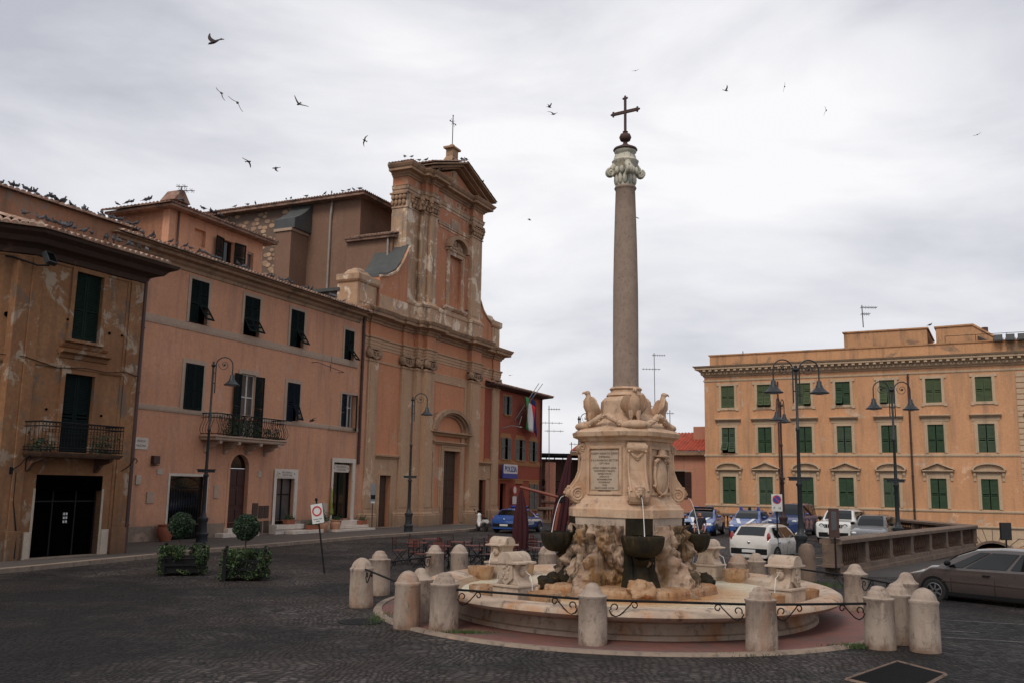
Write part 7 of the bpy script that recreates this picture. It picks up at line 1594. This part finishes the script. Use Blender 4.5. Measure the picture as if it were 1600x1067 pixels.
def pot(label, p, r, h, mt=M_terra, plant=None, grp=None):
    t = thing('plant_pot', label, 'plant pot', p, 0, grp)
    b = MB(); b.lathe([(r * .6, 0), (r * .85, h * .3), (r, h * .62), (r * .92, h * .82), (r * .78, h * .92), (r * .95, h * .95), (r * .95, h), (r * .8, h), (r * .75, h * .85), (0, h * .85)], 22); b.build('pot', mt, t, smooth=True, angle=40)
    if plant:
        b = MB()
        leaves(b, plant[0], lambda: (random.gauss(0, r * .45), random.gauss(0, r * .45), h * .9 + abs(random.gauss(0, plant[1]))), .05, 2); b.build('plant', [M_leaf, M_leaf2], t, recalc=False)
    return t
def box_pot(label, p, rz, w=.34, plant=260):
    t = thing('flower_box', label, 'flower box', p, rz, 'terracotta flower boxes by the shop doors')
    b = MB(); b.frus(-w, w, -.13, .13, 0, .24, -.03, -.03); b.build('box', M_terra, t, bevel=.008); b = MB(); leaves(b, plant, lambda: (random.uniform(-w, w), random.gauss(0, .1), .22 + abs(random.gauss(0, .13))), .045, 2); b.build('plant', [M_leaf, M_leaf2], t, recalc=False)
P_ = lambda u, y, z: W3(PL, PR, u, y, z)
pot('big round terracotta pot with bare twigs left of the grilled shop doorway', P_(-16.55, -.5, .13), .36, .72)
pot('carved terracotta urn with dark shrub, just behind the leaning road sign', P_(-5.3, -.75, .13), .32, .6, M_terra2, (420, .22)); pot('carved terracotta urn at the foot of the right shop steps', P_(-4.4, -.95, .13), .3, .62, M_terra2)
box_pot('flower box on the left shop doorstep', P_(-7.7, -.35, .6), PR); box_pot('flower box on the lower step below the left shop', P_(-6.3, -.8, .3), PR)
box_pot('flower box with leafy bush left of the right shop door', P_(-3.7, -.55, .45), PR, .25, 420); box_pot('flower box on the right side of the upper shop step', P_(-1.4, -.75, .42), PR, .28, 160)
b = MB(); b.grid(lambda u, v: (-.06 + .16 * u * (.3 + .7 * v) + .02 * math.sin(v * 9), -.04 + .04 * math.sin(u * 9 + v * 3), 1.5 * (1 - v)), 6, 12); o = b.build('hanging_scarf', M_yellow, smooth=True); o.location = P_(-3.65, -.15, 1.0); sm = o.modifiers.new('t', 'SOLIDIFY'); sm.thickness = .02; tag(o, 'lime green cloth hanging beside the right shop door', 'cloth')
# ================================================================== SIGNS
t = thing('road_sign', 'leaning white road sign with red ring on a black pole', 'sign', (-5.63, 29.08, 0), 0, None, rot=(0, -.17, -.15))
b = MB(); b.tube([(0, 0, 0), (0, 0, 2.2)], .028, 8); b.ell((0, 0, 2.25), (.05, .05, .06), 8, 6); b.build('pole', M_iron, t)
b = MB(); b.box(-.19, .19, -.05, -.03, 1.52, 2.12); bd = b.build('sign_board', M_swhite, t, bevel=.004); b = MB(); b.box(-.205, .205, -.03, -.024, 1.505, 2.135); b.build('sign_border', M_sblack, bd)
b = MB(); b.M = T(0, -.052, 1.9) @ XZ; b.lathe([(.11, 0), (.11, .006), (.155, .006), (.155, 0)], 32, cap=False); b.build('red_ring', M_sred, bd)
b = MB(); text_into(b, 'Eccetto mezzi', .05, T(0, -.053, 1.66) @ XZ, .002); text_into(b, 'Polizia', .05, T(0, -.053, 1.59) @ XZ, .002); b.build('lettering', M_sblack, bd)
t = thing('road_sign', 'no parking sign with blue disc and white panel on a thin pole', 'sign', (11.96, 41.62, gz(11.96, 41.6)), -.1)
t.location = (10.15, 35.5, 0)
k_ = 35.5 / 41.62
b = MB(); b.tube([(0, 0, 0), (0, 0, 2.6)], .03, 8); b.build('pole', M_iron, t)
b = MB(); b.box(-.2, .2, -.05, -.03, 1.98, 2.62); bd = b.build('sign_board', M_swhite, t, bevel=.004)
b = MB(); b.M = T(0, -.052, 2.42) @ XZ; b.lathe([(.165, 0), (.165, .004)], 30); b.build('red_ring', M_sred, bd); b = MB(); b.M = T(0, -.054, 2.42) @ XZ; b.lathe([(.13, 0), (.13, .006)], 30); b.build('blue_disc', M_sblue, bd)
b = MB(); b.M = T(0, -.063, 2.42) @ XZ @ Matrix.Rotation(-PI / 4, 4, 'Z'); b.box(-.14, .14, -.02, .02, 0, .003); b.build('red_bar', M_sred, bd)
b = MB(); text_into(b, 'P', .13, T(-.1, -.053, 2.1) @ XZ, .002); text_into(b, 'H', .13, T(.1, -.053, 2.1) @ XZ, .002); b.build('lettering', M_sblack, bd)
t = thing('bus_stop_sign', 'slim timetable board on a post in front of the church', 'sign', (-8.0, 54.9, .13), .25); b = MB(); b.tube([(0, 0, 0), (0, 0, 2.6)], .03, 8); b.build('pole', M_pipe, t); b = MB(); b.box(-.16, .16, -.06, -.02, 1.5, 2.65); b2 = b.build('board', M_metal, t, bevel=.006); MB().box(-.13, .13, -.07, -.061, 1.75, 2.0).build('board_panel', M_plasticb, b2); MB().box(-.13, .13, -.07, -.061, 1.52, 1.62).build('board_notice', M_swhite, b2)
t = thing('pillar_sign', 'dark upright street panel on a post at the near end of the balustrade', 'sign', (10.72, 30.9, 0), .1); b = MB(); b.tube([(0, 0, 0), (0, 0, 2.2)], .03, 8); b.build('pole', M_iron, t); b = MB(); b.box(-.19, .15, -.04, .04, 1.25, 2.2); b2 = b.build('panel', M_pipe, t, bevel=.01); MB().box(-.13, .05, -.05, -.041, 1.5, 2.1).build('panel_face', M_cargrey, b2)
t = thing('street_panel', 'dark rectangular panel on a post beyond the taupe car', 'sign', (24.6, 46.5, -.4), .3); b = MB(); b.tube([(0, 0, 0), (0, 0, 1.7)], .04, 8); b.build('pole', M_iron, t); MB().box(-.32, .32, -.06, .06, .95, 1.8).build('panel', M_sblack, t, bevel=.01)
# ================================================================== ANTENNAS
def antenna(label, px, ptop, pbot, dist, els):
    top = at(px, ptop, dist); bot = at(px, pbot, dist); t = thing('antenna', label, 'antenna', (bot.x, bot.y, bot.z), 0); h = top.z - bot.z
    b = MB(); b.tube([(0, 0, 0), (top.x - bot.x, 0, h)], .035, 5); b.build('mast', M_ant, t)
    for (f, x0, x1, n) in els:
        b = MB(); z = h * f; cx0 = (top.x - bot.x) * f; b.tube([(cx0 + x0, 0, z), (cx0 + x1, 0, z)], .022, 4)
        for i in range(n): x = cx0 + lerp(x0, x1, (i + .5) / n); b.tube([(x, -.35, z), (x, .35, z)], .012, 4); b.tube([(x, 0, z - .12), (x, 0, z + .12)], .012, 4)
        b.build('boom', M_ant, t)
antenna('tall thin television antenna right of the red police station', 858, 633, 815, 82, [(.97, -.1, 1.0, 5), (.85, -1.2, 1.2, 4), (.78, -.4, 1.3, 3)])
antenna('tall antenna right of the column with two booms', 1024, 549, 680, 90, [(.97, -.2, 1.1, 6), (.8, -1.2, .6, 6), (.35, -1.3, .6, 5)])
antenna('small cross-shaped antenna above the low red roof', 1047, 640, 675, 84, [(.85, -.4, .4, 2)])
antenna('small antenna left of the fountain pedestal', 893, 690, 722, 84, [(.9, -.2, .8, 3), (.4, -.9, .7, 4)])
antenna('antenna on the palazzo penthouse roof', 1349, 476, 512, 66, [(.9, -.1, 1.0, 5), (.6, -.1, .5, 4)])
antenna('stick antenna on the palazzo cornice', 1161, 548, 556, 74, [])
antenna('small antenna on the rooftop room roof', 283, 290, 303, 52, [(.95, -.3, .3, 2), (.4, -.2, .7, 3)])
# ================================================================== GROUND DETAILS
b = MB(); b.lathe([(.44, .004), (.44, .014), (.0, .014)], 32)
for i in range(-4, 5):
    for j in range(-4, 5):
        if i * i + j * j < 17: b.box(i * .085 - .03, i * .085 + .03, j * .085 - .03, j * .085 + .03, .013, .02)
o = b.build('manhole_cover', M_iron, smooth=False); o.location = (-2.93, 19.04, 0); tag(o, 'round iron manhole cover left of the front left bollards', 'manhole cover')
t = thing('drain_grate', 'rectangular iron drain grate with stone edging at the lower right', 'drain', (5.9, 14.7, 0), math.radians(12))
q = [Vector(G(*p_)) - Vector((5.9, 14.7, 0)) for p_ in ((1402, 1034), (1478, 1054), (1420, 1085), (1322, 1062))]; rm = Matrix.Rotation(-math.radians(12), 3, 'Z'); q = [rm @ v for v in q]
for a_1, b_1 in zip(q, q[1:] + q[:1]):
    b = MB(); b.tube([a_1 + Vector((0, 0, .005)), b_1 + Vector((0, 0, .005))], .03, 4); b.build('stone_edge', M_balus, t)
b = MB(); b.add([(v.x, v.y, .008) for v in q], [(0, 1, 2, 3)]); b.build('drain_pit', M_black, t)
b = MB()
for i in range(1, 30):
    f = i / 30; a_1 = q[0].lerp(q[3], f); b_1 = q[1].lerp(q[2], f); b.tube([a_1 + Vector((0, 0, .015)), b_1 + Vector((0, 0, .015))], .010, 4)
b.build('grate_bars', M_iron, t)
def tuft(label, x, y, n, w, d, h=.14):
    b = MB(); 
    for _ in range(n):
        px_, py_ = random.gauss(0, w), random.gauss(0, d); a = random.uniform(0, 2 * PI); l = random.uniform(.3, 1) * h; s = .006
        b.add([(px_ - s, py_, 0), (px_ + s, py_, 0), (px_ + math.cos(a) * l * .6, py_ + math.sin(a) * l * .6, l)], [(0, 1, 2)])
    o = b.build('grass_tuft', M_grass, recalc=False); o.location = (x, y, .01); o['kind'] = 'stuff'; tag(o, label, 'grass')
tuft('weedy grass tuft at the foot of the front right bollards', 6.15, 16.95, 500, .22, .07, .1); tuft('thin grass at the foot of the front left bollards', -.75, 17.75, 500, .25, .08, .09); tuft('weeds along the left edge of the brick paving', -2.6, 19.6, 350, .12, .5, .08); tuft('weeds along the front paving edge', 3.7, 15.95, 250, .3, .05, .06); tuft('weeds near the lone bollard by the balustrade', 8.9, 27.6, 500, .5, .3, .18)
# ================================================================== BIRDS
def flying_bird(up, bend, tail=1):
    b = MB(); b.tube([(0, -.17, 0), (0, -.12, .005), (0, -.02, 0), (0, .09, 0), (0, .16, .005)], [.006, .03, .042, .028, .012], 8); b.ell((0, -.145, .012), (.024, .032, .024), 8, 6); b.tube([(0, -.17, .008), (0, -.2, .0)], [.008, .002], 5)
    b.add([(-.012, .13, .004), (.012, .13, .004), (.05, .25, .0), (.0, .23, 0), (-.05, .25, .0), (0, .13, -.008)], [(0, 1, 2, 3, 4), (0, 4, 3, 2, 1, 5)])
    for s in (-1, 1):
        def w(u, v, s=s):
            x = .02 + .30 * u; le = -.06 - .05 * math.sin(min(1, u * 2) * PI / 2) + bend * u * u * .22; ch = (.12 * (1 - u) ** .55 + .008); z = up * (.16 * math.sin(u * PI * .55)) + .008 * math.sin(v * PI)
            return (s * x, le + ch * v, z + .01)
        b.grid(w, 10, 3); b.grid(lambda u, v: (lambda p_: (p_[0], p_[1], p_[2] - .007))(w(u, v)), 10, 3)
    return b
FB = [flying_bird(.6, 1.0), flying_bird(-.5, .8), flying_bird(1.4, .5), flying_bird(.1, 1.2)]; FBM = {}
fly = [(335, 66, 33, 0, -.5, 'largest bird, highest at the upper left of the sky'), (346, 146, 20, 1, -.9, 'bird just left of the wide winged one at upper left'), (371, 161, 27, 1, -.6, 'wide winged bird below the highest one at upper left'), (467, 163, 24, 0, -.6, 'bird alone between the upper left pair and the church cross'), (570, 220, 17, 3, 1.2, 'bird flying right, above the church'), (388, 253, 19, 1, -.5, 'left one of two small birds above the church nave'), (431, 263, 17, 1, -.7, 'right one of two small birds above the church nave'),
       (858, 168, 13, 2, .5, 'upper bird of the close pair left of the iron cross'), (865, 179, 17, 0, .1, 'lower bird of the close pair left of the iron cross'), (993, 111, 10, 3, .2, 'bird above the iron cross'), (1134, 142, 12, 2, 1.2, 'bird right of the iron cross, left of two in a row'), (1226, 136, 13, 3, 1.3, 'bird high in the right half, second in the row'), (1291, 173, 13, 0, 1.4, 'lowest of three birds in the right half of the sky'), (1527, 211, 10, 3, .3, 'bird at the far upper right'),
       (827, 344, 10, 0, .3, 'bird midway between church and column'), (996, 341, 10, 3, .0, 'bird passing just behind the column shaft at its right'), (797, 586, 8, 3, 0, 'tiny bird right of the church cornice'), (604, 581, 14, 1, -.5, 'bird flying in front of the left bay of the church'), (483, 408, 12, 3, .2, 'bird in front of the nave buttress'), (550, 387, 12, 0, -.5, 'bird in front of the brown nave wall'), (573, 351, 9, 1, -.4, 'bird in front of the nave corner'), (496, 365, 10, 1, -.8, 'bird left of the nave downpipe'),
       (250, 338, 11, 2, .9, 'pale bird in front of the rooftop room wall'), (1363, 685, 8, 3, .2, 'bird in front of the palazzo middle windows'), (1499, 574, 7, 3, 0, 'bird in front of the palazzo top frieze'), (488, 657, 17, 0, .1, 'pigeon landing on the ledge right of the pink balcony')]
for (px, py, sp_, k, roll, lb) in fly:
    sz = .62; p_ = at(px, py, max(14, sz * 1441 / sp_ * .95))
    if (k) not in FBM: o = FB[k].build('flying_bird', M_birdf, smooth=True); FBM[k] = o
    else: o = FBM[k].copy(); COL.objects.link(o)
    o.location = p_; o.rotation_euler = (.5 + .3 * math.sin(px), -roll, (px * .37) % 3 - 1.5); tag(o, lb, 'bird', 'birds in flight')
def perched():
    b = MB(); b.tube([(0, .17, .05), (0, .1, .08), (0, .02, .115), (0, -.07, .14), (0, -.1, .19), (0, -.105, .215)], [.018, .035, .062, .058, .032, .026], 9); b.ell((0, -.115, .23), (.027, .034, .028), 8, 6); b.tube([(0, -.145, .23), (0, -.175, .222)], [.009, .002], 5)
    b.add([(-.02, .14, .06), (.02, .14, .06), (.03, .26, .03), (-.03, .26, .03)], [(0, 1, 2, 3)])
    for s in (-.02, .02): b.tube([(s, 0, .07), (s, -.01, 0)], .006, 5)
    return b
b = perched(); o0 = b.build('perched_pigeon', M_bird, smooth=True); m2 = perched().build('perched_pigeon', M_birdg, smooth=True); firsts = [o0, m2]; used_ = [False, False]
def perch(T_loc, T_rz, u, y, z, label, grp, face=None):
    k = 0 if random.random() < .75 else 1
    if not used_[k]: o = firsts[k]; used_[k] = True
    else: o = firsts[k].copy(); COL.objects.link(o)
    o.location = W3(T_loc, T_rz, u, y, z); o.rotation_euler = (random.uniform(-.1, .25), 0, random.uniform(0, 2 * PI)); s = random.uniform(.85, 1.1); o.scale = (s, s, s); tag(o, label, 'pigeon', grp)
random.seed(5)
g_ = 'pigeons on the roof edges'
for i in range(62): perch(dl, dr, 3.8 - 11 * random.random() ** 1.1, 3.9 + random.uniform(-.12, .4), 13.4, 'pigeon in the crowded row along the upper parapet at the far left', g_)
for i in range(24): u = random.uniform(-4.2, 1.0); y_ = random.uniform(-.8, .1); perch(dl, dr, u, y_, 10.93 + (y_ + .98) * .3, 'pigeon on the lower tiled eave of the dark ochre townhouse', g_)
for i in range(46): u = -19.8 + 17.5 * random.random() ** 1.5; y_ = random.uniform(-.75, .5); perch(PL, PR, u, y_, 13.08 + (y_ + .85) * .25, 'pigeon on the eave tiles of the pink townhouse', g_)
for i in range(9): perch(PL, PR, random.uniform(-14, -6.5), 3.1, 16.75, 'pigeon on the front eave of the rooftop room', g_)
for i in range(6): perch(PL, PR, -14.1, random.uniform(3, 7), 16.72, 'pigeon on the left eave of the rooftop room', g_)
cl, crz = F(25.08, (-8.03, 57.61))
for i in range(13): perch(cl, crz, 3.2, random.uniform(4.3, 16), 23.15, 'pigeon on the nave roof edge', g_)
for i in range(9): perch(cl, crz, random.uniform(1.9, 5.2), random.uniform(-1.0, .6), 24.45, 'pigeon on the left cornice of the church top', g_)
for i in range(5): f = random.random(); perch(cl, crz, lerp(pc, pl_, f * .7), -1.0, lerp(zp, za + .4, f * .7) + .14, 'pigeon on the left slope of the church pediment', g_)
perch(cl, crz, lerp(pc, pr_, .55), -1.0, lerp(zp, za + .4, .55) + .14, 'lone pigeon on the right slope of the church pediment', g_)
perch(cl, crz, 10.3, -.35, 15.35, 'pigeon on the sill of the upper church window', g_); perch(BLoc, BRz, 16.9, 2.0, 15.25, 'bird on the palazzo roof between the penthouse blocks', g_)
